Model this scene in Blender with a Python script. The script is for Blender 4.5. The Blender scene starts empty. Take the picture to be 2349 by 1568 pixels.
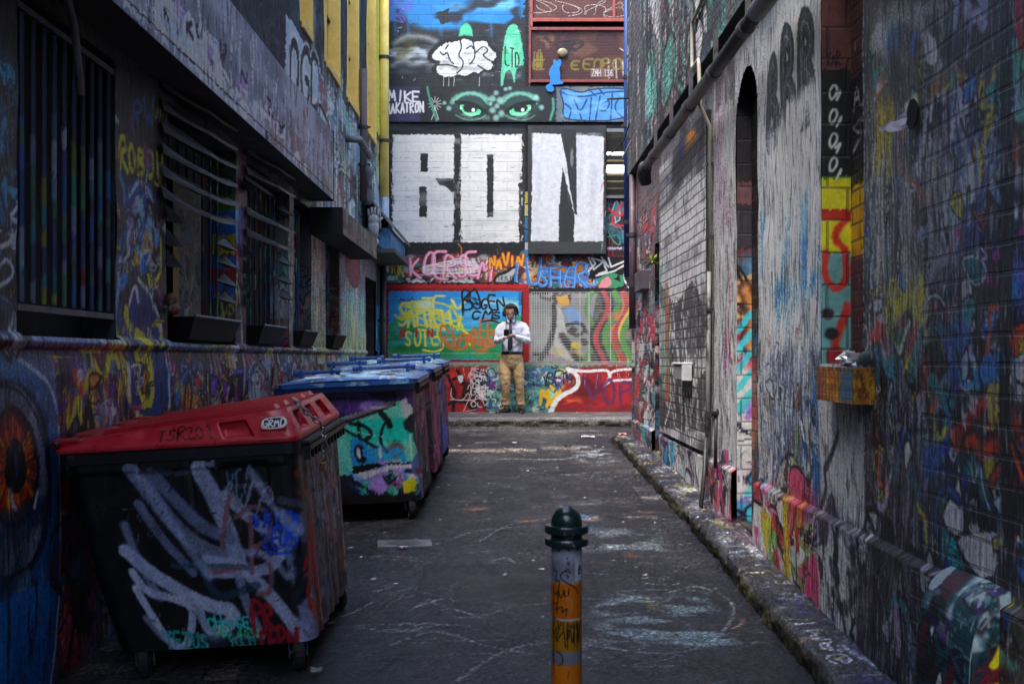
import bpy, bmesh, math, random
import numpy as np
from math import sin, cos, pi, radians
from mathutils import Vector, Matrix

# ------------------------------------------------------------------ camera, world, sun, exposure
SC = bpy.context.scene
COL = SC.collection
CAMZ = 1.55
FPX = 2610.0          # focal length in the pixel units the layout was measured in
VX, VY = 1165.0, 820.0
cam_d = bpy.data.cameras.new("camera")
cam = bpy.data.objects.new("camera", cam_d)
COL.objects.link(cam)
cam.location = (0, 0, CAMZ)
cam.rotation_euler = (radians(90), 0, 0)
cam_d.lens = 40.0
cam_d.sensor_width = 36.0
cam_d.shift_x = (1174.5 - VX) / 2349.0
cam_d.shift_y = (VY - 784.0) / 2349.0
cam_d.clip_end = 400
cam_d.clip_start = 0.05
cam_d.dof.use_dof = True
cam_d.dof.focus_distance = 16.0
cam_d.dof.aperture_fstop = 9.0
SC.camera = cam

SUN_EL, SUN_ROT = radians(64), radians(218)     # soft light falling steeply over the left building onto the right and far walls
world = bpy.data.worlds.new("World")
SC.world = world
world.use_nodes = True
wn = world.node_tree.nodes
sky = wn.new("ShaderNodeTexSky")
sky.sky_type = 'NISHITA'
sky.sun_disc = False
sky.sun_elevation = SUN_EL
sky.sun_rotation = SUN_ROT
sky.air_density = 1.0
sky.dust_density = 2.5
bg = wn["Background"]
bg.inputs[1].default_value = 0.15
world.node_tree.links.new(sky.outputs[0], bg.inputs[0])

sun_d = bpy.data.lights.new("sun", 'SUN')
sun_d.energy = 1.0
sun_d.angle = radians(28)
sun_d.color = (1.0, 0.96, 0.9)
sun = bpy.data.objects.new("sun", sun_d)
COL.objects.link(sun)
_d = Vector((sin(SUN_ROT) * cos(SUN_EL), cos(SUN_ROT) * cos(SUN_EL), sin(SUN_EL)))
sun.rotation_euler = _d.to_track_quat('Z', 'Y').to_euler()

SC.view_settings.view_transform = 'Standard'
SC.view_settings.look = 'None'
SC.view_settings.exposure = 2.1
SC.view_settings.gamma = 1.0
SC.cycles.use_denoising = True
SC.cycles.max_bounces = 5
SC.cycles.diffuse_bounces = 3
SC.cycles.glossy_bounces = 2
SC.cycles.transparent_max_bounces = 8
SC.cycles.caustics_reflective = False
SC.cycles.caustics_refractive = False
SC.cycles.sample_clamp_indirect = 4.0

RNG = np.random.default_rng(7)
R = random.Random(11)

# ------------------------------------------------------------------ layout of the lane (metres)
XL, XR, YB = -2.0, 1.56, 18.0
_gy = [-8, 0, 4.9, 8.35, 13.8, 16.4, 40]
_gz = [-.3, -.04, .18, .35, .5, .56, .6]
def ground_z(x, y):
    g = np.interp(y, _gy, _gz)
    return g + 0.045 * np.minimum(0, np.asarray(x) + 0.75) * np.clip((15 - np.asarray(y)) / 2, 0, 1)
def G(x, y): return float(ground_z(x, y))

def px(xd, yd, y):
    """the point at distance y behind picture position (xd, yd)"""
    return Vector(((xd - VX) * y / FPX, y, CAMZ - (yd - VY) * y / FPX))

# ------------------------------------------------------------------ object helpers
def link(o, parent=None):
    COL.objects.link(o)
    if parent is not None:
        o.parent = parent
    return o
def tag(o, label=None, cat=None, group=None, kind=None):
    if label: o["label"] = label
    if cat: o["category"] = cat
    if group: o["group"] = group
    if kind: o["kind"] = kind
    return o
def thing(name, label, cat, loc=(0, 0, 0), rz=0.0, group=None, rot=None):
    o = bpy.data.objects.new(name, None)
    o.empty_display_size = 0.1
    o.location = loc
    o.rotation_euler = rot if rot else (0, 0, rz)
    link(o)
    return tag(o, label, cat, group)
def copy_tree(o, parent=None):
    c = o.copy(); COL.objects.link(c)
    if parent is not None: c.parent = parent
    for ch in list(o.children): copy_tree(ch, c)
    return c

def hx(s):
    s = s.lstrip('#')
    return np.array([int(s[i:i + 2], 16) / 255 for i in (0, 2, 4)], dtype=np.float32)
def lin(c):
    c = np.asarray(c, dtype=np.float32)
    return np.where(c <= .04045, c / 12.92, ((c + .055) / 1.055) ** 2.4)

class MB:
    """collects shapes and links them as ONE mesh object"""
    def __init__(s): s.v = []; s.f = []
    def add(s, vs, fs):
        b = len(s.v); s.v += [tuple(v) for v in vs]; s.f += [tuple(i + b for i in f) for f in fs]; return s
    def box(s, a, b, M=None, taper=None):
        x0, y0, z0 = a; x1, y1, z1 = b
        vs = [Vector(p) for p in ((x0,y0,z0),(x1,y0,z0),(x1,y1,z0),(x0,y1,z0),(x0,y0,z1),(x1,y0,z1),(x1,y1,z1),(x0,y1,z1))]
        if taper:
            cx, cy = (x0+x1)/2, (y0+y1)/2
            for i in range(4):
                vs[i].x = cx + (vs[i].x-cx)*taper; vs[i].y = cy + (vs[i].y-cy)*taper
        if M is not None: vs = [M @ v for v in vs]
        return s.add(vs, [(0,3,2,1),(4,5,6,7),(0,1,5,4),(1,2,6,5),(2,3,7,6),(3,0,4,7)])
    def tube(s, pts, r, n=10, caps=True, flat=1.0):
        pts = [Vector(p) for p in pts]
        rs = r if isinstance(r, (list, tuple)) else [r] * len(pts)
        vs, fs = [], []
        up = None
        for i, p in enumerate(pts):
            t = (pts[min(i+1, len(pts)-1)] - pts[max(i-1, 0)])
            if t.length < 1e-9: t = Vector((0,0,1))
            t.normalize()
            if up is None:
                up = Vector((0,0,1)) if abs(t.z) < .9 else Vector((0,1,0))
            a = t.cross(up); a.normalize(); b = a.cross(t); b.normalize(); up = b
            for k in range(n):
                an = 2*pi*k/n
                rr = rs[i]
                if isinstance(rr, tuple): ra, rb = rr
                else: ra, rb = rr, rr*flat
                vs.append(p + a*cos(an)*ra + b*sin(an)*rb)
        for i in range(len(pts)-1):
            for k in range(n):
                k2 = (k+1) % n
                fs.append((i*n+k, i*n+k2, (i+1)*n+k2, (i+1)*n+k))
        if caps:
            fs.append(tuple(range(n))[::-1]); fs.append(tuple((len(pts)-1)*n+k for k in range(n)))
        return s.add(vs, fs)
    def lathe(s, prof, n=28, c=(0,0,0)):
        vs, fs = [], []
        for r, z in prof:
            for k in range(n):
                vs.append((c[0]+r*cos(2*pi*k/n), c[1]+r*sin(2*pi*k/n), c[2]+z))
        for i in range(len(prof)-1):
            for k in range(n):
                k2 = (k+1) % n
                fs.append((i*n+k, i*n+k2, (i+1)*n+k2, (i+1)*n+k))
        fs.append(tuple(range(n))[::-1]); fs.append(tuple((len(prof)-1)*n+k for k in range(n)))
        return s.add(vs, fs)
    def rings(s, rings, caps=True):
        n = len(rings[0]); vs = [v for r in rings for v in r]; fs = []
        for i in range(len(rings)-1):
            for k in range(n):
                k2 = (k+1) % n
                fs.append((i*n+k, i*n+k2, (i+1)*n+k2, (i+1)*n+k))
        if caps:
            fs.append(tuple(range(n))[::-1]); fs.append(tuple((len(rings)-1)*n+k for k in range(n)))
        return s.add(vs, fs)
    def ell(s, c, r, n=16, m=10, M=None):
        vs, fs = [], []
        for i in range(m+1):
            th = pi*i/m
            for k in range(n):
                v = Vector((r[0]*sin(th)*cos(2*pi*k/n), r[1]*sin(th)*sin(2*pi*k/n), r[2]*cos(th)))
                if M is not None: v = M @ v
                vs.append(v + Vector(c))
        for i in range(m):
            for k in range(n):
                k2 = (k+1) % n
                fs.append((i*n+k, (i+1)*n+k, (i+1)*n+k2, i*n+k2))
        return s.add(vs, fs)
    def build(s, name, mat, parent=None, smooth=False, bevel=0, M=None):
        me = bpy.data.meshes.new(name)
        vs = s.v if M is None else [tuple(M @ Vector(v)) for v in s.v]
        me.from_pydata(vs, [], s.f)
        bm = bmesh.new(); bm.from_mesh(me)
        bmesh.ops.recalc_face_normals(bm, faces=bm.faces)
        bm.to_mesh(me); bm.free()
        if mat: me.materials.append(mat)
        if smooth:
            me.polygons.foreach_set("use_smooth", [True]*len(me.polygons))
        o = bpy.data.objects.new(name, me)
        link(o, parent)
        if bevel:
            b = o.modifiers.new("bevel", 'BEVEL'); b.width = bevel; b.segments = 2; b.limit_method = 'ANGLE'
        return o

# ------------------------------------------------------------------ materials
def newmat(name):
    m = bpy.data.materials.new(name); m.use_nodes = True
    return m, m.node_tree.nodes, m.node_tree.links, m.node_tree.nodes["Principled BSDF"]
def N(nodes, t, **kw):
    n = nodes.new(t)
    for k, v in kw.items():
        if k.startswith('i_'):
            key = k[2:]
            n.inputs[int(key) if key.isdigit() else key].default_value = v
        else: setattr(n, k, v)
    return n
def simple(name, c, rough=.6, metal=0.0, var=.25, scale=9.0, bump=.15, stretch=(1,1,1), dirt=None, dirt_t=.55, spec=.5):
    """procedural solid colour with grime and small relief"""
    m, ns, ln, b = newmat(name)
    c = lin(hx(c)) if isinstance(c, str) else np.array(c)
    tc = N(ns, "ShaderNodeTexCoord")
    mp = N(ns, "ShaderNodeMapping"); mp.inputs['Scale'].default_value = stretch
    ln.new(tc.outputs['Object'], mp.inputs[0])
    no = N(ns, "ShaderNodeTexNoise", i_Scale=scale, i_Detail=6.0, i_Roughness=.65)
    ln.new(mp.outputs[0], no.inputs['Vector'])
    cr = N(ns, "ShaderNodeValToRGB")
    e = cr.color_ramp.elements
    e[0].position = .3; e[1].position = .7
    e[0].color = (*(c*(1-var)), 1); e[1].color = (*np.minimum(c*(1+var*.6), .9), 1)
    ln.new(no.outputs['Fac'], cr.inputs[0])
    src = cr.outputs[0]
    if dirt:
        n2 = N(ns, "ShaderNodeTexNoise", i_Scale=scale*.6, i_Detail=8.0, i_Roughness=.75)
        ln.new(mp.outputs[0], n2.inputs['Vector'])
        r2 = N(ns, "ShaderNodeValToRGB"); r2.color_ramp.elements[0].position = dirt_t; r2.color_ramp.elements[1].position = dirt_t+.08
        ln.new(n2.outputs['Fac'], r2.inputs[0])
        mx = N(ns, "ShaderNodeMix", data_type='RGBA')
        ln.new(r2.outputs[0], mx.inputs[0]); ln.new(src, mx.inputs[6])
        mx.inputs[7].default_value = (*lin(hx(dirt)), 1)
        src = mx.outputs[2]
    ln.new(src, b.inputs['Base Color'])
    b.inputs['Roughness'].default_value = rough
    b.inputs['Metallic'].default_value = metal
    b.inputs['Specular IOR Level'].default_value = spec
    if bump:
        bp = N(ns, "ShaderNodeBump", i_Strength=bump, i_Distance=.01)
        ln.new(no.outputs['Fac'], bp.inputs['Height']); ln.new(bp.outputs[0], b.inputs['Normal'])
    return m

def painted(name, plane='yz', brick=None, rough=.55, plaster=.5, streak=(3, 3), dirt=.35, spec=.4, mortar=.5, bdist=.012, wear=None, bmask=None):
    """masonry carrying layers of paint: the painted colours come from the mesh, bricks, grain, grime from nodes"""
    m, ns, ln, b = newmat(name)
    at = N(ns, "ShaderNodeAttribute", attribute_name="paint")
    geo = N(ns, "ShaderNodeTexCoord")
    sp = N(ns, "ShaderNodeSeparateXYZ"); ln.new(geo.outputs['Object'], sp.inputs[0])
    cb = N(ns, "ShaderNodeCombineXYZ")
    ax = {'x': 0, 'y': 1, 'z': 2}
    ln.new(sp.outputs[ax[plane[0]]], cb.inputs[0]); ln.new(sp.outputs[ax[plane[1]]], cb.inputs[1])
    mp = N(ns, "ShaderNodeMapping"); mp.inputs['Scale'].default_value = (streak[0], streak[1], 1)
    ln.new(cb.outputs[0], mp.inputs[0])
    n1 = N(ns, "ShaderNodeTexNoise", i_Scale=6.0, i_Detail=9.0, i_Roughness=.7); ln.new(mp.outputs[0], n1.inputs['Vector'])
    n2 = N(ns, "ShaderNodeTexNoise", i_Scale=45.0, i_Detail=4.0, i_Roughness=.6); ln.new(cb.outputs[0], n2.inputs['Vector'])
    # grime: multiply by a noise ramp
    r1 = N(ns, "ShaderNodeMapRange"); ln.new(n1.outputs['Fac'], r1.inputs[0])
    for i, v in enumerate((.35, .65, 1-dirt, 1.08)): r1.inputs[i+1].default_value = v
    mul = N(ns, "ShaderNodeMix", data_type='RGBA', blend_type='MULTIPLY'); mul.inputs[0].default_value = 1
    ln.new(at.outputs['Color'], mul.inputs[6]); ln.new(r1.outputs[0], mul.inputs[7])
    src = mul.outputs[2]
    h = N(ns, "ShaderNodeMath", operation='MULTIPLY'); h.inputs[1].default_value = plaster
    ln.new(n1.outputs['Fac'], h.inputs[0])
    h2 = N(ns, "ShaderNodeMath", operation='MULTIPLY_ADD'); h2.inputs[1].default_value = .25*plaster
    ln.new(n2.outputs['Fac'], h2.inputs[0]); ln.new(h.outputs[0], h2.inputs[2])
    hh = h2.outputs[0]
    if wear:
        # flaked and run paint: narrow upright patches, dark ones and pale ones, that also stand in relief
        (wsx, wsz, dt, da, lt, la) = wear
        mw = N(ns, "ShaderNodeMapping"); mw.inputs['Scale'].default_value = (wsx, wsz, 1); ln.new(cb.outputs[0], mw.inputs[0])
        w1 = N(ns, "ShaderNodeTexNoise", i_Scale=1.0, i_Detail=7.0, i_Roughness=.68, i_Distortion=.4); ln.new(mw.outputs[0], w1.inputs['Vector'])
        mo = N(ns, "ShaderNodeMapping"); mo.inputs['Location'].default_value = (31, 17, 3); mo.inputs['Scale'].default_value = (wsx*1.4, wsz*1.6, 1); ln.new(cb.outputs[0], mo.inputs[0])
        w2 = N(ns, "ShaderNodeTexNoise", i_Scale=1.0, i_Detail=7.0, i_Roughness=.7); ln.new(mo.outputs[0], w2.inputs['Vector'])
        for nz_, th_, am_, colr, md_ in ((w2, lt, la, (.42, .43, .46, 1), 'MIX'), (w1, dt, da, (.012, .012, .014, 1), 'MIX')):
            q = N(ns, "ShaderNodeMapRange"); ln.new(nz_.outputs['Fac'], q.inputs[0])
            for i, v in enumerate((th_, th_+.05, 0, am_)): q.inputs[i+1].default_value = v
            qm = N(ns, "ShaderNodeMix", data_type='RGBA'); ln.new(q.outputs[0], qm.inputs[0]); ln.new(src, qm.inputs[6]); qm.inputs[7].default_value = colr
            src = qm.outputs[2]
        hw = N(ns, "ShaderNodeMath", operation='MULTIPLY_ADD'); hw.inputs[1].default_value = -1.2; ln.new(w1.outputs['Fac'], hw.inputs[0]); ln.new(hh, hw.inputs[2])
        hh = hw.outputs[0]
    if brick:
        wv = N(ns, "ShaderNodeTexNoise", i_Scale=3.0, i_Detail=2.0); ln.new(cb.outputs[0], wv.inputs['Vector'])
        ws = N(ns, "ShaderNodeVectorMath", operation='SCALE'); ws.inputs[3].default_value = .02
        ln.new(wv.outputs['Color'], ws.inputs[0])
        wa = N(ns, "ShaderNodeVectorMath", operation='ADD'); ln.new(cb.outputs[0], wa.inputs[0]); ln.new(ws.outputs[0], wa.inputs[1])
        bk = N(ns, "ShaderNodeTexBrick", i_Scale=1.0)
        bk.inputs['Brick Width'].default_value = brick[0]; bk.inputs['Row Height'].default_value = brick[1]
        bk.inputs['Mortar Size'].default_value = brick[2]; bk.inputs['Mortar Smooth'].default_value = .35
        ln.new(wa.outputs[0], bk.inputs['Vector'])
        inv = N(ns, "ShaderNodeMath", operation='SUBTRACT'); inv.inputs[0].default_value = 1; ln.new(bk.outputs['Fac'], inv.inputs[1])
        bf = bk.outputs['Fac']
        if bmask:
            g1 = N(ns, "ShaderNodeMath", operation='LESS_THAN'); g1.inputs[1].default_value = bmask[0]; ln.new(sp.outputs[1], g1.inputs[0])
            g2 = N(ns, "ShaderNodeMath", operation='GREATER_THAN'); g2.inputs[1].default_value = bmask[1]; ln.new(sp.outputs[1], g2.inputs[0])
            g3 = N(ns, "ShaderNodeMath", operation='ADD'); ln.new(g1.outputs[0], g3.inputs[0]); ln.new(g2.outputs[0], g3.inputs[1])
            g4 = N(ns, "ShaderNodeMath", operation='MULTIPLY'); ln.new(bf, g4.inputs[0]); ln.new(g3.outputs[0], g4.inputs[1]); bf = g4.outputs[0]
            ln.new(bf, inv.inputs[1])
        ad = N(ns, "ShaderNodeMath", operation='ADD'); ln.new(inv.outputs[0], ad.inputs[0]); ln.new(hh, ad.inputs[1])
        hh = ad.outputs[0]
        md = N(ns, "ShaderNodeMath", operation='MULTIPLY'); md.inputs[1].default_value = mortar
        ln.new(bf, md.inputs[0])
        mk = N(ns, "ShaderNodeMix", data_type='RGBA'); ln.new(md.outputs[0], mk.inputs[0]); ln.new(src, mk.inputs[6])
        mk.inputs[7].default_value = (.03, .03, .034, 1)
        src = mk.outputs[2]
    ln.new(src, b.inputs['Base Color'])
    bp = N(ns, "ShaderNodeBump", i_Strength=.8, i_Distance=bdist); ln.new(hh, bp.inputs['Height']); ln.new(bp.outputs[0], b.inputs['Normal'])
    rr = N(ns, "ShaderNodeMapRange"); ln.new(n1.outputs['Fac'], rr.inputs[0])
    for i, v in enumerate((.3, .7, rough-.15, min(1, rough+.2))): rr.inputs[i+1].default_value = v
    ln.new(rr.outputs[0], b.inputs['Roughness'])
    b.inputs['Specular IOR Level'].default_value = spec
    return m

# ------------------------------------------------------------------ painting on surfaces
FONT = {
'A':"0,0 2,6 4,0|.9,2.2 3.2,2.2",'B':"0,0 0,6 3,5.8 3.2,4 0,3.2 3.8,2.6 3.6,.4 0,0",'C':"4,5 2.5,6 .3,5 0,2.5 1,.2 3,0 4,1",
'D':"0,0 0,6 3,5.4 4,3 3,.5 0,0",'E':"4,6 0,6 0,0 4,0|0,3 3,3",'F':"4,6 0,6 0,0|0,3 3,3",'G':"4,5 2.5,6 .3,5 0,2.5 1,.2 3.5,0 4,2.6 2.3,2.6",
'H':"0,0 0,6|4,0 4,6|0,3 4,3",'I':"2,0 2,6",'J':"4,6 4,1 2.5,0 .5,.6",'K':"0,0 0,6|4,6 0,2.8 4,0",'L':"0,6 0,0 4,0",
'M':"0,0 .5,6 2,2 3.5,6 4,0",'N':"0,0 0,6 4,0 4,6",'O':"2,6 .2,4.8 0,2 1.4,0 3.4,.6 4,3.4 3,5.7 2,6",'P':"0,0 0,6 3.4,5.8 3.8,3.6 0,2.8",
'Q':"2,6 .2,4.8 0,2 1.4,0 3.4,.6 4,3.4 3,5.7 2,6|2.4,1.6 4.3,-.6",'R':"0,0 0,6 3.4,5.8 3.6,3.8 0,3 4,0",'S':"4,5.2 2.2,6 .4,4.8 1.2,3.3 3.4,2.6 3.6,.8 1.6,0 0,.9",
'T':"0,6 4,6|2,6 2,0",'U':"0,6 .2,1 2,0 3.8,1 4,6",'V':"0,6 2,0 4,6",'W':"0,6 1,0 2,4 3,0 4,6",'X':"0,6 4,0|0,0 4,6",'Y':"0,6 2,3 4,6|2,3 1.6,0",
'Z':"0,6 4,6 0,0 4,0",'0':"2,6 .2,4.8 0,2 1.4,0 3.4,.6 4,3.4 3,5.7 2,6",'1':"1,5 2,6 2,0",'2':"0,5 2,6 3.8,4.6 0,0 4,0",'3':"0,5.6 3.4,5.6 1.6,3.4 3.8,2 2.6,0 0,.4",
'5':"4,6 .4,6 .3,3.4 3.4,3.4 3.6,.8 1.6,0 0,.6",'6':"3.6,5.8 .6,4 0,1.4 2,0 3.8,1.6 2.6,3.2 .4,2.4",'8':"2,3.2 .4,4.6 2,6 3.6,4.8 .3,1.4 2,0 3.8,1.4 2,3.2",
'!':"2,6 2,2|2,.6 2,0",'-':".5,3 3.5,3",'&':"4,0 .8,4.6 2,6 3,4.8 .2,1.6 1.6,0 4,2.4",'.':"2,.4 2,0"}
FONT = {k: [np.array([[float(a) for a in p.split(',')] for p in s.split()]) for s in v.split('|')] for k, v in FONT.items()}

def smooth_pts(p, it=2, closed=False):
    p = np.asarray(p, dtype=float)
    for _ in range(it):
        if len(p) < 3: return p
        q = [p[0]] if not closed else []
        n = len(p)
        for i in range(n if closed else n-1):
            a, b = p[i], p[(i+1) % n]
            q += [a*.75+b*.25, a*.25+b*.75]
        if not closed: q.append(p[-1])
        p = np.array(q)
    return p

def vnoise(U, V, su, sv, seed, octaves=1):
    """smooth value noise on the outer grid V x U"""
    out = 0; amp = 1; tot = 0
    for o in range(octaves):
        r = np.random.default_rng(seed + 31*o)
        u = (U - U.min())/su; v = (V - V.min())/sv
        nu, nv = int(u.max())+3, int(v.max())+3
        L = r.random((nv, nu), dtype=np.float32)
        ui, vi = u.astype(int), v.astype(int)
        fu, fv = (u-ui).astype(np.float32), (v-vi).astype(np.float32)
        fu = fu*fu*(3-2*fu); fv = fv*fv*(3-2*fv)
        fu = fu[None, :]; fv = fv[:, None]
        a = L[np.ix_(vi, ui)]; b = L[np.ix_(vi, ui+1)]; c = L[np.ix_(vi+1, ui)]; d = L[np.ix_(vi+1, ui+1)]
        out = out + amp*((a*(1-fu)+b*fu)*(1-fv) + (c*(1-fu)+d*fu)*fv)
        tot += amp; amp *= .5; su /= 2; sv /= 2
    return out/tot

class Canvas:
    """a grid of paint on a surface; U, V are metres along it; T turns layout pixels into (u, v)"""
    def __init__(s, U, V, base='#333333', T=None, seed=1, grain=.03):
        s.U = np.asarray(U, dtype=np.float32); s.V = np.asarray(V, dtype=np.float32)
        s.c = np.empty((len(V), len(U), 3), dtype=np.float32); s.c[:] = hx(base)
        s.T = T; s.seed = seed
        s.n = vnoise(s.U, s.V, grain, grain, seed, 2)
        s.rng = np.random.default_rng(seed)
        s.ppm = 1.0
    def pts(s, p, m=False):
        p = np.atleast_2d(np.asarray(p, dtype=float))
        if m or s.T is None: return p
        return np.array([s.T(a, b) for a, b in p])
    def _win(s, u0, u1, v0, v1):
        i0, i1 = np.searchsorted(s.U, (u0, u1)); j0, j1 = np.searchsorted(s.V, (v0, v1))
        return i0, i1, j0, j1
    def _mix(s, j0, j1, i0, i1, a, col):
        reg = s.c[j0:j1, i0:i1]
        reg += (hx(col) if isinstance(col, str) else col - 0)*a[..., None] - reg*a[..., None]
    def stroke(s, p, w, col, a=1.0, soft=.25, rough=.3, m=False, sm=2, closed=False, taper=0):
        p = smooth_pts(s.pts(p, m), sm, closed)
        if closed: p = np.vstack([p, p[:1]])
        pad = w*1.3
        u0, v0 = p.min(0)-pad; u1, v1 = p.max(0)+pad
        i0, i1, j0, j1 = s._win(u0, u1, v0, v1)
        if i1 <= i0 or j1 <= j0: return
        D = np.full((j1-j0, i1-i0), 1e3, dtype=np.float32)
        n = len(p)-1
        for k in range(n):
            a0, b0 = p[k], p[k+1]
            x0, x1 = min(a0[0], b0[0])-pad, max(a0[0], b0[0])+pad
            y0, y1 = min(a0[1], b0[1])-pad, max(a0[1], b0[1])+pad
            ii0, ii1, jj0, jj1 = s._win(x0, x1, y0, y1)
            if ii1 <= ii0 or jj1 <= jj0: continue
            uu = s.U[ii0:ii1][None, :]; vv = s.V[jj0:jj1][:, None]
            d = b0-a0; L2 = max(1e-9, float(d @ d))
            t = np.clip(((uu-a0[0])*d[0] + (vv-a0[1])*d[1])/L2, 0, 1)
            ds = np.sqrt((uu-a0[0]-t*d[0])**2 + (vv-a0[1]-t*d[1])**2)
            if taper: ds = ds + taper*w*.5*(k/n)
            sub = D[jj0-j0:jj1-j0, ii0-i0:ii1-i0]
            np.minimum(sub, ds, out=sub)
        nz = s.n[j0:j1, i0:i1]
        D = D + (nz-.5)*rough*w
        al = np.clip((w*.5-D)/(max(soft, .02)*w)+.5, 0, 1)*a
        if rough > .5: al = al*np.clip((nz-.28)*5, 0, 1)
        s._mix(j0, j1, i0, i1, al.astype(np.float32), col)
    def poly(s, p, col, a=1.0, m=False, rough=.012, soft=.006, sm=0):
        p = smooth_pts(s.pts(p, m), sm, True) if sm else s.pts(p, m)
        pad = rough+soft
        u0, v0 = p.min(0)-pad; u1, v1 = p.max(0)+pad
        i0, i1, j0, j1 = s._win(u0, u1, v0, v1)
        if i1 <= i0 or j1 <= j0: return
        uu = s.U[i0:i1][None, :]; vv = s.V[j0:j1][:, None]
        nz = s.n[j0:j1, i0:i1]
        uu = uu + (nz-.5)*rough*2; vv = vv + (nz[::-1, ::-1]-.5)*rough*2
        ins = np.zeros(nz.shape, dtype=bool)
        n = len(p)
        for k in range(n):
            x0, y0 = p[k]; x1, y1 = p[(k+1) % n]
            if abs(y1-y0) < 1e-9: continue
            c = ((y0 > vv) != (y1 > vv)) & (uu < (x1-x0)*(vv-y0)/(y1-y0)+x0)
            ins ^= c
        s._mix(j0, j1, i0, i1, ins.astype(np.float32)*a, col)
    def speckle(s, amp, seed=0, lo=None):
        """grain of the material itself: stones in asphalt, sand in render, chips in paint"""
        g = np.random.default_rng(seed+s.seed)
        s.c *= np.clip(1+g.normal(0, amp, s.c.shape[:2]), .35, 1.9).astype(np.float32)[..., None]
    def rect(s, x0, y0, x1, y1, col, a=1.0, m=False, rough=.01):
        s.poly([(x0,y0),(x1,y0),(x1,y1),(x0,y1)], col, a, m, rough)
    def blob(s, c, r, col, a=1.0, soft=.5, m=False, rough=.3):
        """r in metres (ru, rv)"""
        u, v = s.pts([c], m)[0]; ru, rv = r
        i0, i1, j0, j1 = s._win(u-ru*1.6, u+ru*1.6, v-rv*1.6, v+rv*1.6)
        if i1 <= i0 or j1 <= j0: return
        uu = (s.U[i0:i1][None, :]-u)/ru; vv = (s.V[j0:j1][:, None]-v)/rv
        d = np.sqrt(uu*uu+vv*vv) + (s.n[j0:j1, i0:i1]-.5)*rough
        s._mix(j0, j1, i0, i1, np.clip((1-d)/max(soft, .02)+.5, 0, 1).astype(np.float32)*a, col)
    def haze(s, box, col, su, sv, t=.5, k=4, a=1.0, seed=0, oct=3, m=False, feather=.1):
        """patches of worn / sprayed colour by noise inside a region"""
        (x0, y0), (x1, y1) = s.pts([(box[0], box[1]), (box[2], box[3])], m)
        x0, x1 = sorted((x0, x1)); y0, y1 = sorted((y0, y1))
        i0, i1, j0, j1 = s._win(x0, x1, y0, y1)
        if i1-i0 < 2 or j1-j0 < 2: return
        U, V = s.U[i0:i1], s.V[j0:j1]
        nz = vnoise(U, V, su, sv, s.seed*97+seed, oct)
        al = np.clip((nz-t)*k, 0, 1)*a
        f = feather
        if f:
            eu = np.clip(np.minimum(U-x0, x1-U)/f, 0, 1); ev = np.clip(np.minimum(V-y0, y1-V)/f, 0, 1)
            al = al*eu[None, :]*ev[:, None]
        s._mix(j0, j1, i0, i1, al.astype(np.float32), col)
    def text(s, t, box, w, col, a=1.0, m=False, round_=True, jit=.25, gap=1.3, out=None, outw=.0, slope=0, seed=None, rough=.3, soft=.25):
        """hand style lettering between the corners box = (x0,y0,x1,y1), baseline y1"""
        r = np.random.default_rng(seed if seed is not None else s.seed*13+len(t)+int(abs(box[0])))
        x0, y0, x1, y1 = box
        n = len(t); cw = (x1-x0)/(n*4+(n-1)*gap)
        runs = []
        for i, ch in enumerate(t):
            if ch not in FONT: continue
            ox = x0 + i*(4+gap)*cw; dy = r.uniform(-jit, jit)*.5; sc = 1+r.uniform(-jit, jit)*.4; sk = r.uniform(-jit, jit)*.3
            for st in FONT[ch]:
                q = st + r.uniform(-jit, jit, st.shape)*.5
                X = ox + (q[:, 0]+sk*q[:, 1])*cw*sc; Y = y1 + (y0-y1)*((q[:, 1]+dy)/6)*sc + slope*(X-x0)
                runs.append(np.stack([X, Y], 1))
        if out:
            for q in runs: s.stroke(q, w+outw, out, a, soft*.8, rough, m, 1 if round_ else 0)
        for q in runs: s.stroke(q, w, col, a, soft, rough, m, 2 if round_ else 0)
    def loops(s, c, r, w, col, a=1.0, n=9, m=False, seed=0, adv=.0, rough=.3, soft=.3):
        """a wild looping line"""
        g = np.random.default_rng(s.seed*7+seed)
        t = np.linspace(0, n*2.1, n*7)
        f1, f2, p1 = g.uniform(.7, 1.3), g.uniform(.6, 1.2), g.uniform(0, 6)
        X = c[0] + r[0]*(np.sin(t*f1+p1)*.7 + np.sin(t*2.3*f2)*.25) + adv*(t-t.mean())
        Y = c[1] + r[1]*(np.cos(t*1.17*f2+p1)*.7 + np.cos(t*.6*f1)*.3)
        s.stroke(np.stack([X, Y], 1), w, col, a, soft, rough, m, 1)
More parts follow.
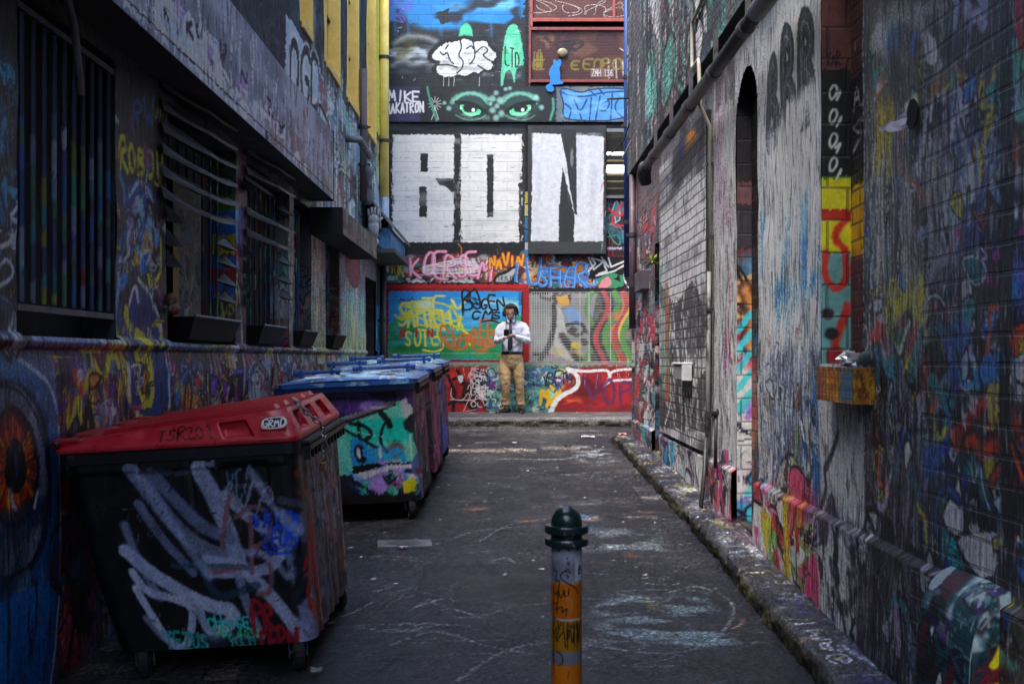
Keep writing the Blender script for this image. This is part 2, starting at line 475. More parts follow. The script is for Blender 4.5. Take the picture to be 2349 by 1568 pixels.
    def wild(s, box, pal, n, size=.3, m=False, seed=0, lw=.02, dark='#0d0d10', asp=1.0, a=1.0, drip=.3):
        """layers of throw-ups: filled shapes with outlines, strokes, sprays, drips, placed in metres inside the box"""
        g = np.random.default_rng(s.seed*1009+seed)
        (x0, y0), (x1, y1) = s.pts([(box[0], box[1]), (box[2], box[3])], m)
        x0, x1 = sorted((x0, x1)); y0, y1 = sorted((y0, y1))
        for k in range(n):
            u, v = g.uniform(x0, x1), g.uniform(y0, y1)
            R_ = size*g.uniform(.35, 1.1); col = pal[g.integers(len(pal))]; kind = g.random()
            if kind < .3:
                q = g.integers(4, 8); th = np.sort(g.uniform(0, 2*pi, q)); rr = R_*g.uniform(.35, 1, q)
                P = np.stack([u+rr*np.cos(th)*asp, v+rr*np.sin(th)], 1)
                al = a*g.uniform(.7, 1)
                s.poly(P, col, al, True, R_*.04, sm=int(g.integers(0, 3)))
                if g.random() < .6:
                    s.stroke(P, lw*g.uniform(.5, 1.1), dark if g.random() < .65 else pal[g.integers(len(pal))], al, .3, .3, True, 2, True)
            elif kind < .62:
                t = g.uniform(0, 2*pi); q = g.integers(3, 7)
                P = np.cumsum(np.vstack([[u, v], g.normal(0, R_*.5, (q, 2))*np.array([asp, 1])]), 0)
                w_ = lw*g.uniform(.5, 2.2)
                if g.random() < .35: s.stroke(P, w_*1.7, dark, a, .3, .3, True, 3)
                s.stroke(P, w_, col, a*g.uniform(.6, 1), g.uniform(.15, .8), .3, True, 3)
            elif kind < .78:
                s.loops((u, v), (R_*.6*asp, R_*.4), lw*g.uniform(.2, .6), col if g.random() < .7 else dark, a*.9, int(g.integers(3, 8)), True, seed*77+k, adv=R_*.05)
            elif kind < .9:
                s.blob((u, v), (R_*.8*asp, R_*.5), col, a*g.uniform(.25, .7), 1.0, True)
            else:
                L = R_*g.uniform(.5, 1.6)
                for _ in range(int(g.integers(2, 6))):
                    uu = u+g.uniform(-R_, R_)*.5*asp
                    s.stroke([(uu, v), (uu+g.normal(0, .004), v-L*g.uniform(.3, 1))], lw*.25, col, a*.8, .4, .3, True, 0)
    def streaks(s, box, pal, n, L=(.2, .8), w=(.004, .02), m=False, seed=0, a=(.3, .9)):
        g = np.random.default_rng(s.seed*509+seed)
        (x0, y0), (x1, y1) = s.pts([(box[0], box[1]), (box[2], box[3])], m)
        x0, x1 = sorted((x0, x1)); y0, y1 = sorted((y0, y1))
        for k in range(n):
            u, v = g.uniform(x0, x1), g.uniform(y0, y1); l = g.uniform(*L)
            dx = g.normal(0, .02)
            s.stroke([(u, v), (u+dx, v-l*.5), (u+dx*1.4, v-l)], g.uniform(*w), pal[g.integers(len(pal))], g.uniform(*a), .5, .8, True, 1, taper=.6)

def grid_mesh(name, cv, fn, mat, parent=None, holes=(), relief=None, flip=False, smooth=False, gain=1.0, holef=None, con=1.0):
    """the canvas as a real dense surface; fn(U, V) gives x, y, z arrays; holes = list of (u0,u1,v0,v1)"""
    U, V = np.meshgrid(cv.U, cv.V)
    x, y, z = fn(U, V)
    co = np.stack([np.broadcast_to(a, U.shape) for a in (x, y, z)], -1).astype(np.float32).reshape(-1, 3)
    nv, nu = U.shape
    idx = np.arange(nu*nv).reshape(nv, nu)
    q = np.stack([idx[:-1, :-1], idx[:-1, 1:], idx[1:, 1:], idx[1:, :-1]], -1)
    if flip: q = q[..., ::-1]
    keep = np.ones(q.shape[:2], dtype=bool)
    cu = (U[:-1, :-1]+U[1:, 1:])/2; cvv = (V[:-1, :-1]+V[1:, 1:])/2
    for (a, b, c, d) in holes:
        keep &= ~((cu > a) & (cu < b) & (cvv > c) & (cvv < d))
    if holef is not None: keep &= ~holef(cu, cvv)
    q = q[keep].reshape(-1, 4)
    me = bpy.data.meshes.new(name)
    me.vertices.add(len(co)); me.vertices.foreach_set("co", co.ravel())
    me.loops.add(len(q)*4); me.loops.foreach_set("vertex_index", q.ravel().astype(np.int32))
    me.polygons.add(len(q)); me.polygons.foreach_set("loop_start", np.arange(0, len(q)*4, 4, dtype=np.int32))
    me.update(calc_edges=True)
    at = me.color_attributes.new("paint", 'FLOAT_COLOR', 'POINT')
    c = np.ones((nu*nv, 4), dtype=np.float32)
    pc_ = cv.c if con == 1.0 else np.clip((cv.c-.38)*con+.38, .03, 1)
    c[:, :3] = np.clip(lin(np.clip(pc_, 0, 1)).reshape(-1, 3)*gain, 0, .82)
    at.data.foreach_set("color", c.ravel())
    me.materials.append(mat)
    if smooth: me.polygons.foreach_set("use_smooth", [True]*len(me.polygons))
    o = bpy.data.objects.new(name, me)
    return link(o, parent)

def span(a, b, step):
    return np.linspace(a, b, max(2, int(round((b-a)/step))+1))
def span_at(edges, step):
    """grid lines with given lines kept exactly"""
    e = sorted(edges); out = []
    for a, b in zip(e[:-1], e[1:]):
        st = step((a+b)/2) if callable(step) else step
        out.append(span(a, b, st)[:-1])
    return np.concatenate(out+[[e[-1]]])
def geo_span(edges, k):
    """grid lines along the lane, wider with distance from the near end"""
    e = sorted(edges); out = []
    for a, b in zip(e[:-1], e[1:]):
        y = a
        seg = [a]
        while y < b:
            y += max(.006, k*y*y); seg.append(y)
        seg = np.array(seg); seg = a+(seg-a)*(b-a)/(seg[-1]-a)
        out.append(seg[:-1])
    return np.concatenate(out+[[e[-1]]])
# ------------------------------------------------------------------ far wall closing the lane
K = 145.0
def TB(xd, yd): return ((xd-VX)/K, CAMZ-(yd-VY)/K)
def bx(xd): return (xd-VX)/K
def bz(yd): return CAMZ-(yd-VY)/K
M_block = painted("painted_block", 'xz', (.40, .155, .007), rough=.6, plaster=.5, streak=(2, 2), dirt=.10, mortar=.05, bdist=.010)
M_brick_b = painted("painted_brick_far", 'xz', (.23, .078, .006), rough=.5, plaster=.6, streak=(2, 2), dirt=.2, mortar=.22, bdist=.008)
M_render_b = painted("painted_render_far", 'xz', None, rough=.6, plaster=.6, streak=(2, 2), dirt=.2)
PALB = ['#c8322c', '#e8a820', '#2f7fc4', '#f2f2ee', '#1c1c20', '#7a4fa0', '#3fae7c', '#e58ab8', '#e0662a', '#69c3d8']

far_building = thing("brick_building", "graffiti covered block building closing the far end of the lane", "building", (0, YB, 0))
def far(o):
    o.location.y -= YB; o.parent = far_building; return o

U = span_at([-2.02, 2.1, 9.0], lambda m: .0085 if m < 2.1 else .12)
V = span_at([.6, 7.35, 9.5], lambda m: .0085 if m < 7.3 else .2)
c = Canvas(U, V, '#2a2b2e', TB, 101, .03)
c.wild((2.1, .6, 9, 7), PALB, 160, .8, m=True, seed=5, lw=.06)
# --- upper mural, black block with blue sky
c.rect(860, -60, 1215, 285, '#23262b')
c.haze((870, -60, 1215, 75), '#2489cf', .9, .45, .40, 9, .95, 1)
c.rect(870, -60, 1200, 14, '#1a6cae', .85)
c.poly([(880, -60), (1200, -60), (1200, 40), (1150, 52), (1130, 28), (1080, 40), (1010, 22), (985, 60), (940, 50), (930, 20), (905, 38), (880, 30)], '#1f77bb', .95, rough=.05)
c.haze((980, -40, 1190, 30), '#8fd0ea', .6, .25, .45, 6, .6, 2)
c.haze((900, -60, 1200, 70), '#1b2028', .5, .2, .56, 7, .9, 77); c.haze((885, -40, 960, 50), '#5a4fb8', .2, .3, .55, 6, .8, 3)
for i, (x, y) in enumerate([(905, 25), (925, 10), (912, 45)]): c.loops((x, y), (22, 18), .02, '#6a55c0', .8, 5, seed=i+3)
for x in (935, 905, 1010, 1125): c.stroke([(x, 20), (x+2, 80)], .05, '#2f7fc0', .5, 1, .3)
c.poly([(1000, 30), (1030, 20), (1030, 50), (1012, 58), (1006, 44)], '#22252a', 1, rough=.02)
c.haze((880, 80, 1000, 170), '#b9c2cc', .35, .18, .56, 7, .9, 5)
c.haze((880, 70, 1200, 200), '#5c6a72', .4, .15, .58, 6, .5, 6)
c.haze((885, 80, 960, 150), '#5b5a2c', .25, .2, .52, 6, .6, 16)
for p in ([(900, 150), (925, 135), (950, 150), (975, 140), (1000, 150)], [(905, 100), (930, 82), (975, 84), (1000, 96)]):
    c.stroke(p, .07, '#d5dade', .55, 1.2, .3)
g0 = np.random.default_rng(77)
# green ears and the bubble throw-up
green = '#53c596'
c.poly([(1052, 92), (1054, 66), (1066, 52), (1078, 56), (1084, 72), (1084, 92)], green, 1, sm=2)
c.stroke([(1052, 92), (1054, 66), (1066, 52), (1078, 56), (1084, 72)], .02, '#2f8d69', .6, .6)
c.poly([(1148, 190), (1152, 130), (1158, 80), (1168, 58), (1180, 54), (1190, 66), (1198, 100), (1204, 150), (1190, 152), (1183, 160), (1180, 198), (1175, 168), (1168, 158), (1158, 170), (1152, 205)], green, .95, sm=1)
c.haze((1150, 60, 1200, 190), '#9be8c4', .12, .2, .55, 6, .6, 8)
c.text('LTD', (1158, 108, 1192, 148), .022, '#15221c', slope=.25)
bub = [(985, 128), (1002, 108), (1015, 98), (1050, 92), (1072, 86), (1090, 96), (1108, 88), (1122, 98), (1128, 112), (1143, 122), (1141, 136), (1128, 142), (1134, 152), (1128, 164), (1112, 160), (1100, 172), (1088, 166), (1070, 178), (1050, 172), (1030, 182), (1005, 176), (995, 160), (1004, 150), (1010, 142), (990, 138)]
c.poly(bub, '#16181b', 1, sm=2, rough=.02); c.stroke(bub, .09, '#16181b', 1, .3, closed=True)
c.poly([((x-1065)*.95+1065, (y-135)*.93+135) for x, y in bub], '#d4d7d6', 1, sm=2, rough=.02)
c.haze((995, 95, 1140, 180), '#8f9596', .2, .08, .52, 6, .7, 9)
for p in ([(1010, 120), (1018, 128), (1026, 118), (1032, 140), (1040, 146)], [(1055, 92), (1060, 110), (1050, 128), (1064, 140), (1060, 158), (1048, 168)], [(1084, 92), (1092, 130), (1078, 148)],
          [(1092, 120), (1110, 104), (1122, 118), (1104, 126), (1128, 142)], [(1000, 150), (1030, 148), (1050, 156)], [(1096, 150), (1112, 160)], [(1022, 112), (1028, 104)], [(1070, 112), (1082, 104), (1086, 112)]):
    c.stroke(p, .022, '#141518', 1, .3)
for x in (1018, 1042, 1100, 1030): c.stroke([(x, 178), (x-1, 200)], .012, '#c9cccb', .8, .4, .4, sm=0)
for k in range(70):
    x_, yy_ = g0.uniform(885, 1190), g0.uniform(60, 195)
    c.stroke([(x_, yy_), (x_+g0.uniform(-8, 14), yy_+g0.uniform(-3, 6))], g0.uniform(.006, .02), ['#8a9096', '#4c565e', '#d0d4d6', '#15171a'][k % 4], .6, .4, .6)
# right part above the beam behind the screens
c.rect(1205, -60, 1213, 600, '#0b0b0c')
c.rect(1213, -60, 1222, 200, '#8d8f90', .5)
for yy in range(-20, 200, 26): c.rect(1200, yy, 1213, yy+5, '#1b1d1f')
c.rect(1216, -60, 1460, 210, '#121214')
# --- lower half: big letter wall
c.rect(870, 278, 1215, 600, '#26282b')
c.haze((885, 270, 1210, 310), '#43464a', .5, .06, .5, 7, .7, 11)
c.rect(900, 309, 1042, 556, '#dfdeda', 1, rough=.022)
c.rect(1056, 309, 1197, 556, '#dfdeda', 1, rough=.022)
c.rect(1190, 420, 1200, 556, '#26282b', 1, rough=.02)
c.rect(1041, 309, 1057, 556, '#1f2124', 1, rough=.015)
c.poly([(998, 409), (1058, 408), (1058, 450), (1042, 446), (1024, 430), (1008, 424)], '#1f2124', 1, rough=.012)
c.rect(965, 351, 981, 395, '#1f2124', 1, rough=.014)
c.rect(962, 428, 979, 498, '#1f2124', 1, rough=.014)
c.rect(1117, 354, 1132, 498, '#222427', 1, rough=.012)
c.haze((900, 310, 1197, 556), '#b9bcbb', .7, .1, .56, 5, .5, 12, feather=.02)
g = np.random.default_rng(3)
for k in range(60):     # breaks in the paint along the joints
    x, yr = g.uniform(900, 1190), 309+22.5*int(g.integers(0, 11))+8
    c.stroke([(x, yr), (x+g.uniform(4, 26), yr+g.uniform(-1, 1))], .006, '#55585a', .8, .3, .8, sm=0)
for x in (900, 1042, 1056, 1196):
    for k in range(10):
        y = g.uniform(312, 550); c.stroke([(x+g.uniform(-3, 3), y), (x+g.uniform(-5, 5), y+g.uniform(6, 20))], .03, '#dfdeda' if g.random() < .4 else '#26282b', .8, .5, .8, sm=0)
for k in range(14):
    x = g.uniform(1040, 1058); y = g.uniform(330, 550); c.stroke([(x, y), (x+2, y+g.uniform(5, 22))], .02, '#8b8d8c', .7, .5, .8, sm=0)
c.rect(880, 556, 1212, 586, '#1b1d1f', 1, rough=.01)
c.streaks((950, 556, 1200, 585), ['#7f9a4a', '#c8b44a', '#60676a'], 14, (.05, .15), (.008, .014), seed=2)
c.rect(1205, 290, 1213, 580, '#0b0b0c')
for i, col in enumerate(['#c9b84e', '#d8cf8a', '#3f86bd', '#2c6da8', '#c6cdd2']): c.rect(1204, 440+i*29, 1211, 466+i*29, col, .85)
c.rect(1213, 283, 1460, 300, '#2a2c2e')
# side panel right of the board
c.rect(1385, 452, 1460, 585, '#35171d')
c.wild((1392, 456, 1452, 545), ['#6fb59c', '#27778a', '#cf3a40', '#d9d9d9', '#2a1b22', '#185a70'], 26, .3, seed=31, lw=.03)
c.stroke([(1395, 478), (1420, 500), (1440, 478), (1430, 462), (1412, 486), (1400, 512), (1430, 520), (1448, 505)], .035, '#c9303a', 1, .3)
c.blob((1440, 482), (.06, .07), '#dedede', .8)
c.rect(1388, 566, 1460, 574, '#2c2447'); c.text('DECOLO-VINK & CO', (1394, 567, 1442, 572), .009, '#d7d7e0', jit=.1)
# --- graffiti frieze under the letters
c.rect(878, 585, 1460, 660, '#57262a')
c.wild((880, 588, 1455, 655), ['#c83a34', '#e27a2c', '#d4d4cc', '#1b1a1d', '#2f6fa8', '#e3a02c', '#7d2c33', '#39685a'], 520, .13, seed=41, lw=.016)
c.rect(880, 588, 925, 648, '#2f8077', .85, rough=.05)
c.text('YRK', (886, 590, 926, 622), .035, '#e3b02c', slope=.25)
c.text('LEYK', (886, 606, 912, 632), .012, '#16302c'); c.text('GRABIT', (890, 633, 912, 642), .012, '#e8efe9')
for x, w in ((960, 30), (1058, 48)):
    P = [(x-w, 655), (x-w*.6, 640), (x, 632), (x+w*.6, 640), (x+w, 655)]
    c.poly(P, '#a9a8a4', 1); c.stroke(P, .045, '#19181a', 1, .4)
    c.haze((x-w, 632, x+w, 655), '#d4d3cf', .1, .05, .5, 6, .8, 13, feather=0)
for k in range(26):
    x = g.uniform(1030, 1120); c.stroke([(x, g.uniform(590, 625)), (x+g.uniform(-14, 14), g.uniform(600, 645))], .03, '#e4e2e0', .7, .4, .5)
c.text('KOERSEM', (942, 590, 1120, 634), .042, '#e893b4', out='#8c2c3a', outw=.02, jit=.9, gap=.5, slope=.03, seed=6)
c.text('KOERSEM', (944, 589, 1122, 633), .014, '#f6c9d8', jit=.9, gap=.5, slope=.03, seed=6); c.loops((1040, 610), (80, 18), .018, '#ecdfe4', .85, 14, seed=2)
c.text('NAVIN', (1124, 588, 1196, 616), .04, '#eba02b', out='#8f1f20', outw=.025, jit=.6)
P = [(1130, 650), (1140, 630), (1160, 626), (1176, 612), (1188, 614), (1180, 634), (1172, 650)]
c.poly(P, '#b5b4b1', 1, sm=2); c.stroke(P, .04, '#151417', 1, .3, closed=True); c.text('TRSLK', (1142, 632, 1176, 644), .01, '#1a1a1a', jit=.6)
c.haze((1215, 590, 1350, 655), '#d98b3a', .2, .08, .5, 6, .8, 17); c.haze((1215, 600, 1370, 640), '#cfcabb', .15, .08, .55, 6, .9, 18)
c.text('LUSHERS', (1180, 610, 1370, 658), .046, '#3f7ec8', jit=.85, gap=.4, seed=4); c.loops((1290, 630), (66, 20), .03, '#3f7ec8', .9, 11, seed=4); c.text('LUSHERS', (1183, 608, 1372, 656), .013, '#7fb2ea', jit=.85, gap=.4, seed=4)
c.poly([(1345, 592), (1452, 588), (1452, 668), (1400, 668), (1385, 640), (1350, 640), (1356, 615)], '#111216', 1, rough=.02)
for p in ([(1350, 590), (1362, 618), (1384, 600), (1392, 622), (1374, 628)], [(1396, 592), (1402, 612), (1440, 596), (1430, 640), (1446, 664)], [(1380, 590), (1396, 612)], [(1450, 594), (1442, 616)], [(1368, 632), (1408, 622), (1436, 606)], [(1350, 622), (1366, 604), (1356, 592), (1380, 598)]):
    c.stroke(p, .03, '#dcdcd8', 1, .3, sm=0)
c.poly([(1368, 640), (1400, 625), (1430, 632), (1432, 655), (1400, 664), (1378, 660)], '#3f9064', 1); c.poly([(1380, 642), (1396, 632), (1404, 650), (1388, 664), (1372, 662)], '#e0909a', 1); c.poly([(1408, 640), (1420, 630), (1424, 648)], '#101014', 1)
# --- blue and green panel in its red frame
c.rect(880, 650, 1208, 668, '#bf2226', 1); c.rect(884, 648, 1190, 652, '#1a0d0e', 1, rough=.02)
c.rect(880, 660, 1215, 828, '#9c1c22')
c.rect(891, 668, 1196, 824, '#2c9be0')
c.haze((891, 690, 1196, 760), '#5cc0ec', .5, .2, .4, 4, .8, 21); c.haze((1050, 680, 1196, 730), '#c9efe8', .5, .2, .45, 4, .9, 22)
c.poly([(891, 742), (915, 730), (950, 742), (990, 748), (1040, 740), (1080, 752), (1130, 742), (1196, 722), (1196, 824), (891, 824)], '#2ba06a', .95, rough=.03)
c.haze((891, 735, 1196, 824), '#1d7d3c', .4, .12, .45, 6, .8, 23); c.haze((891, 735, 1196, 800), '#3fb8c2', .5, .1, .5, 6, .8, 24)
c.haze((891, 790, 1196, 824), '#3f9d3a', .6, .12, .35, 6, .9, 25); c.haze((900, 740, 1100, 800), '#7fd6cf', .3, .06, .58, 6, .8, 26)
c.text('MEND', (918, 683, 950, 694), .012, '#4a2a9a', jit=.6)
for s_ in range(3): c.text('SAMTEHY', (912+s_*2, 690, 1060+s_*2, 746), .034-.01*s_, ['#e9e23a', '#f4ee62', '#f8f6b0'][s_], jit=.95, gap=.2, slope=.05, seed=71)
c.loops((985, 715), (62, 24), .03, '#ece442', .9, 10, seed=3); c.loops((945, 715), (34, 20), .026, '#ece442', .9, 7, seed=9); c.stroke([(905, 722), (925, 738), (935, 712), (950, 745), (1000, 748), (1060, 730)], .035, '#e6e03c', 1, .3)
c.blob((976, 700), (.14, .07), '#f4f2c4', .8, .9)
for p in ([(1035, 700), (1062, 750), (1070, 775), (1078, 790)], [(1030, 742), (1060, 756), (1085, 772)]): c.stroke(p, .035, '#e6e03c', 1, .3)
c.text('SOTE', (930, 752, 1004, 792), .035, '#ece64c', jit=.6); c.stroke([(1010, 745), (1000, 770), (1022, 795), (1000, 808), (970, 802)], .03, '#ece64c', 1, .3)
for i, ch in enumerate('SIN'): c.text(ch, (918+i*32, 756, 928+i*32, 772), .035, '#c8282c', round_=False, jit=.1)
c.text('RIDM', (1016, 758, 1086, 800), .03, '#e0702a', jit=.9, gap=.4); c.text('DEEA', (1084, 742, 1152, 778), .03, '#e0702a', jit=.9, gap=.4); c.loops((1095, 782), (40, 18), .022, '#dd6c28', .9, 9, seed=4); c.loops((1040, 785), (26, 16), .02, '#dd6c28', .9, 7, seed=6); c.wild((1090, 742, 1150, 818), ['#e0702a', '#e88a3a'], 7, .14, seed=51, lw=.022, dark='#c85f22')
c.text('BOGEN', (1062, 674, 1162, 710), .03, '#14161c', jit=.9, gap=.4, seed=8); c.loops((1085, 692), (22, 16), .026, '#14161c', .95, 5, seed=5); c.text('CMS', (1082, 712, 1150, 732), .03, '#14161c', jit=.5); c.stroke([(1105, 738), (1130, 734), (1155, 744)], .03, '#14161c', 1)
c.stroke([(1062, 722), (1060, 690), (1075, 674)], .03, '#14161c', 1)
for k in range(8): c.stroke([(892, 684+k*18), (1196, 684+k*18)], .006, '#d5ecf2', .55, .3, .9, sm=0)
c.rect(1196, 660, 1214, 828, '#a01d22'); c.rect(1196, 668, 1200, 824, '#4a0e12')
c.rect(1190, 668, 1196, 700, '#2a6fb0')
# --- right: shutter with face and waving stripes
c.rect(1214, 660, 1460, 830, '#8c8c89')
c.rect(1214, 660, 1460, 672, '#1a1718')
c.haze((1216, 672, 1300, 830), '#b8b8b4', .3, .3, .4, 5, .8, 31)
c.rect(1222, 668, 1256, 676, '#121212'); c.rect(1222, 808, 1260, 816, '#15161a')
c.poly([(1268, 674), (1312, 674), (1308, 700), (1285, 690), (1270, 702)], '#16161a', 1); c.poly([(1276, 680), (1302, 676), (1308, 698), (1282, 704)], '#e5a922', 1)
c.poly([(1290, 712), (1318, 700), (1340, 740), (1318, 752), (1300, 735)], '#6d9fd8', 1, sm=1); c.poly([(1345, 712), (1375, 706), (1372, 726), (1352, 734)], '#6d9fd8', .9, sm=1)
c.poly([(1262, 700), (1290, 705), (1300, 770), (1330, 826), (1290, 826), (1266, 780)], '#cdccc8', .9, sm=1)
for p, w in (([(1270, 700), (1272, 740), (1262, 790), (1240, 824)], .08), ([(1290, 770), (1310, 800), (1330, 826)], .12), ([(1300, 745), (1330, 738), (1345, 756), (1325, 772), (1305, 760)], .05), ([(1345, 760), (1362, 772), (1350, 790), (1335, 780)], .05), ([(1240, 680), (1262, 690), (1275, 674)], .05)):
    c.stroke(p, w, '#18181b', .95, .4)
c.blob((1315, 756), (.06, .05), '#18181b'); c.blob((1340, 784), (.05, .06), '#3a3a3c', .9)
c.haze((1262, 770, 1340, 826), '#e6c23a', .12, .12, .55, 6, .9, 33); c.haze((1214, 800, 1290, 828), '#b24a92', .15, .08, .5, 6, .8, 34)
c.poly([(1370, 672), (1454, 672), (1454, 828), (1356, 828), (1350, 770)], '#3a3d38', .95)
c.haze((1356, 672, 1454, 828), '#8e9890', .15, .12, .52, 6, .8, 35)
def wave(x, col, w, ph=0, y0=672, y1=828):
    t = np.linspace(0, 1, 14); c.stroke(np.stack([x+13*np.sin(t*7+ph)-t*8, y0+(y1-y0)*t], 1), w, col, 1, .25, .2)
for x, col, w, ph in ((1360, '#3f8f2e', .08, 3.3), (1384, '#c0242a', .09, 0), (1396, '#1b1b1e', .07, .2), (1406, '#3d922c', .10, .3), (1420, '#e0782a', .05, .5), (1428, '#c0242a', .09, .2), (1438, '#e8c02e', .05, .7), (1446, '#3d922c', .09, .3), (1374, '#16161a', .05, .2)):
    wave(x, col, w, ph)
c.haze((1395, 690, 1454, 770), '#27509a', .12, .12, .62, 8, .9, 36); c.haze((1370, 780, 1454, 828), '#4fa02e', .2, .1, .45, 6, .8, 37)
c.haze((1370, 700, 1454, 800), '#e46a2a', .12, .1, .64, 8, .9, 38)
for k in range(27): c.stroke([(1220, 672+k*6), (1456, 672+k*6)], .006, '#c6c6c2', .45, .3, .5, sm=0)
hole_mesh = (bx(1391), bx(1456), bz(450), bz(297))
hole_top = (bx(1219), bx(1456), bz(192), 8.0)
o = far(grid_mesh("wall", c, lambda U, V: (U, YB, V), M_block, holes=[hole_mesh, hole_top]))
o["label"] = "block wall painted with murals, white block letters and tags"

# plinth along the foot of the far wall
U = span_at([-2.02, 2.1, 9.0], lambda m: .0085 if m < 2.1 else .12)
c = Canvas(U, span(.55, bz(830), .0085), '#8c1d20', TB, 102, .03)
c.wild((2.1, .6, 9, 1.6), PALB, 60, .5, m=True, seed=5, lw=.05)
c.rect(870, 828, 1130, 960, '#b3211f'); c.haze((1000, 840, 1120, 940), '#e23a2c', .4, .2, .45, 5, .9, 1)
c.haze((1020, 840, 1140, 945), '#2a0a0c', .25, .3, .52, 8, .95, 2)
for p in ([(1028, 860), (1045, 900), (1040, 942)], [(1050, 850), (1070, 880), (1060, 910), (1085, 940)], [(1100, 850), (1126, 870), (1136, 910), (1120, 940)], [(1030, 925), (1060, 915), (1090, 935)], [(1040, 870), (1058, 862), (1062, 880)]): c.stroke(p, .05, '#16090b', 1, .4)
c.poly([(1085, 845), (1128, 850), (1140, 885), (1120, 905), (1090, 890)], '#2b1216', .8, sm=2)
for r_ in range(7): c.text(['BENM', 'ANGS', 'SANGEL', 'NOOVA', 'LOSUP', 'ZNMA', 'OLA'][r_], (1080-(r_ % 2)*6, 842+r_*13, 1124+(r_ % 3)*5, 853+r_*13), .011, '#f0e6e2', jit=.9)
for s_ in range(6): c.loops((1100+s_*4, 868+s_*10), (24, 16), .011, '#f2e8e6', .95, 6, seed=s_)
for p in ([(1036, 890), (1034, 912), (1060, 920), (1075, 900)], [(1034, 915), (1080, 918), (1130, 905), (1150, 912)], [(1130, 905), (1110, 935), (1070, 942)], [(1122, 866), (1125, 905)], [(1078, 860), (1082, 900), (1064, 942)]): c.stroke(p, .012, '#f0dedc', .9, .3)
c.poly([(1048, 862), (1060, 858), (1064, 872), (1056, 880)], '#e4e0de', 1, sm=2)
c.rect(1120, 838, 1310, 945, '#5fae9c', .9, rough=.06)
c.wild((1120, 842, 1330, 942), ['#86d2b4', '#2a5aa8', '#e6b522', '#6a3a88', '#1a1d28', '#e8e6e0', '#2c7f9c', '#a8dcc4'], 300, .12, seed=61, lw=.014)
c.haze((1130, 890, 1310, 945), '#93dcbc', .25, .15, .45, 7, .9, 3)
c.text('BEND', (1252, 846, 1330, 882), .022, '#14151c', jit=.9, gap=.3, seed=2); c.loops((1225, 862), (18, 14), .016, '#5c3c9c', .9, 7, seed=1); c.text('MY', (1240, 890, 1290, 925), .05, '#e9b41e', jit=.6); c.text('XO', (1270, 868, 1320, 900), .022, '#5c3a8c', jit=.8)
c.stroke([(1240, 900), (1260, 915), (1250, 938), (1275, 905), (1300, 900)], .045, '#e9b41e', 1)
c.poly([(1300, 845), (1460, 842), (1460, 945), (1268, 945), (1285, 915), (1330, 892)], '#8e1c22', 1, sm=0, rough=.02)
c.haze((1285, 850, 1456, 940), '#b3232c', .3, .2, .45, 5, .9, 4); c.haze((1300, 850, 1456, 942), '#5d1119', .3, .2, .5, 6, .8, 5); c.haze((1285, 905, 1340, 935), '#e2602a', .15, .05, .5, 8, .9, 6); c.haze((1330, 930, 1456, 945), '#476b3a', .15, .05, .5, 6, .8, 7)
c.stroke([(1262, 944), (1275, 915), (1300, 900), (1322, 890), (1328, 868), (1315, 852), (1302, 846)], .07, '#efe9e4', 1, .2, .2)
c.stroke([(1302, 846), (1340, 852), (1380, 848), (1395, 850), (1400, 862), (1385, 884)], .045, '#efe9e4', 1, .2, .2); c.stroke([(1395, 858), (1410, 848), (1450, 846)], .04, '#efe9e4', 1, .2, .2); c.stroke([(1386, 882), (1402, 872), (1448, 870)], .035, '#dfe2ea', 1, .3)
c.text('VOP', (1345, 868, 1450, 925), .05, '#5b2a5e', .85, jit=.5)
c.rect(870, 828, 1460, 838, '#a9b0ad', .8, rough=.03); c.haze((980, 828, 1460, 846), '#4fae7a', .5, .05, .5, 8, .9, 8); c.haze((1300, 828, 1456, 842), '#3f8f3c', .3, .05, .4, 8, .8, 9); c.haze((1100, 828, 1456, 842), '#c8364a', .2, .04, .55, 8, .9, 10)
c.streaks((1000, 836, 1456, 860), ['#e8e8e2', '#c83838', '#2d5f9a', '#e8c4d0'], 90, (.03, .25), (.006, .014), seed=4)
c.haze((1000, 930, 1456, 946), '#4a4442', .3, .05, .5, 6, .7, 12)
far(grid_mesh("plinth", c, lambda U, V: (U, YB-.1+0*V, V), M_render_b))
U2 = U; c = Canvas(U2, span(YB-.1, YB, .02), '#8e9a94', None, 103)
c.wild((-2, YB-.1, 3, YB), PALB, 200, .1, m=True, seed=3, lw=.015)
far(grid_mesh("ledge", c, lambda U, V: (U, V, bz(830)+.001), M_render_b))

# concrete beam with the painted eyes
bm_u = span_at([-2.02, 2.1, 9.0], lambda m: .0075 if m < 2.1 else .12)
c = Canvas(bm_u, span(bz(281), bz(200), .0075), '#1d2126', TB, 104, .025)
c.rect(878, 198, 965, 282, '#3a3458', .9, rough=.05); c.haze((880, 200, 975, 280), '#5a4f8c', .3, .2, .5, 6, .8, 1)
c.text('MIKE', (893, 210, 962, 232), .030, '#eceaf0', jit=.35, slope=.06, round_=False, rough=.2); c.text('MAKATRON', (887, 238, 972, 262), .026, '#eceaf0', jit=.35, slope=-.05, round_=False, rough=.2)
for k in range(12):
    a_ = k*pi/6; c.stroke([(998+4*cos(a_), 240+4*sin(a_)), (998+16*cos(a_), 240+16*sin(a_))], .008, '#dfe3e0', .9, .3, sm=0)
c.stroke([(998, 245), (996, 262), (990, 276)], .01, '#dfe3e0', .9); c.stroke([(998, 246), (1006, 276)], .01, '#dfe3e0', .9)
c.stroke([(980, 198), (985, 225), (1002, 278)], .035, '#3f9e7c', .9, .5); c.stroke([(1268, 228), (1270, 250), (1262, 276)], .04, '#43a582', .9, .5)
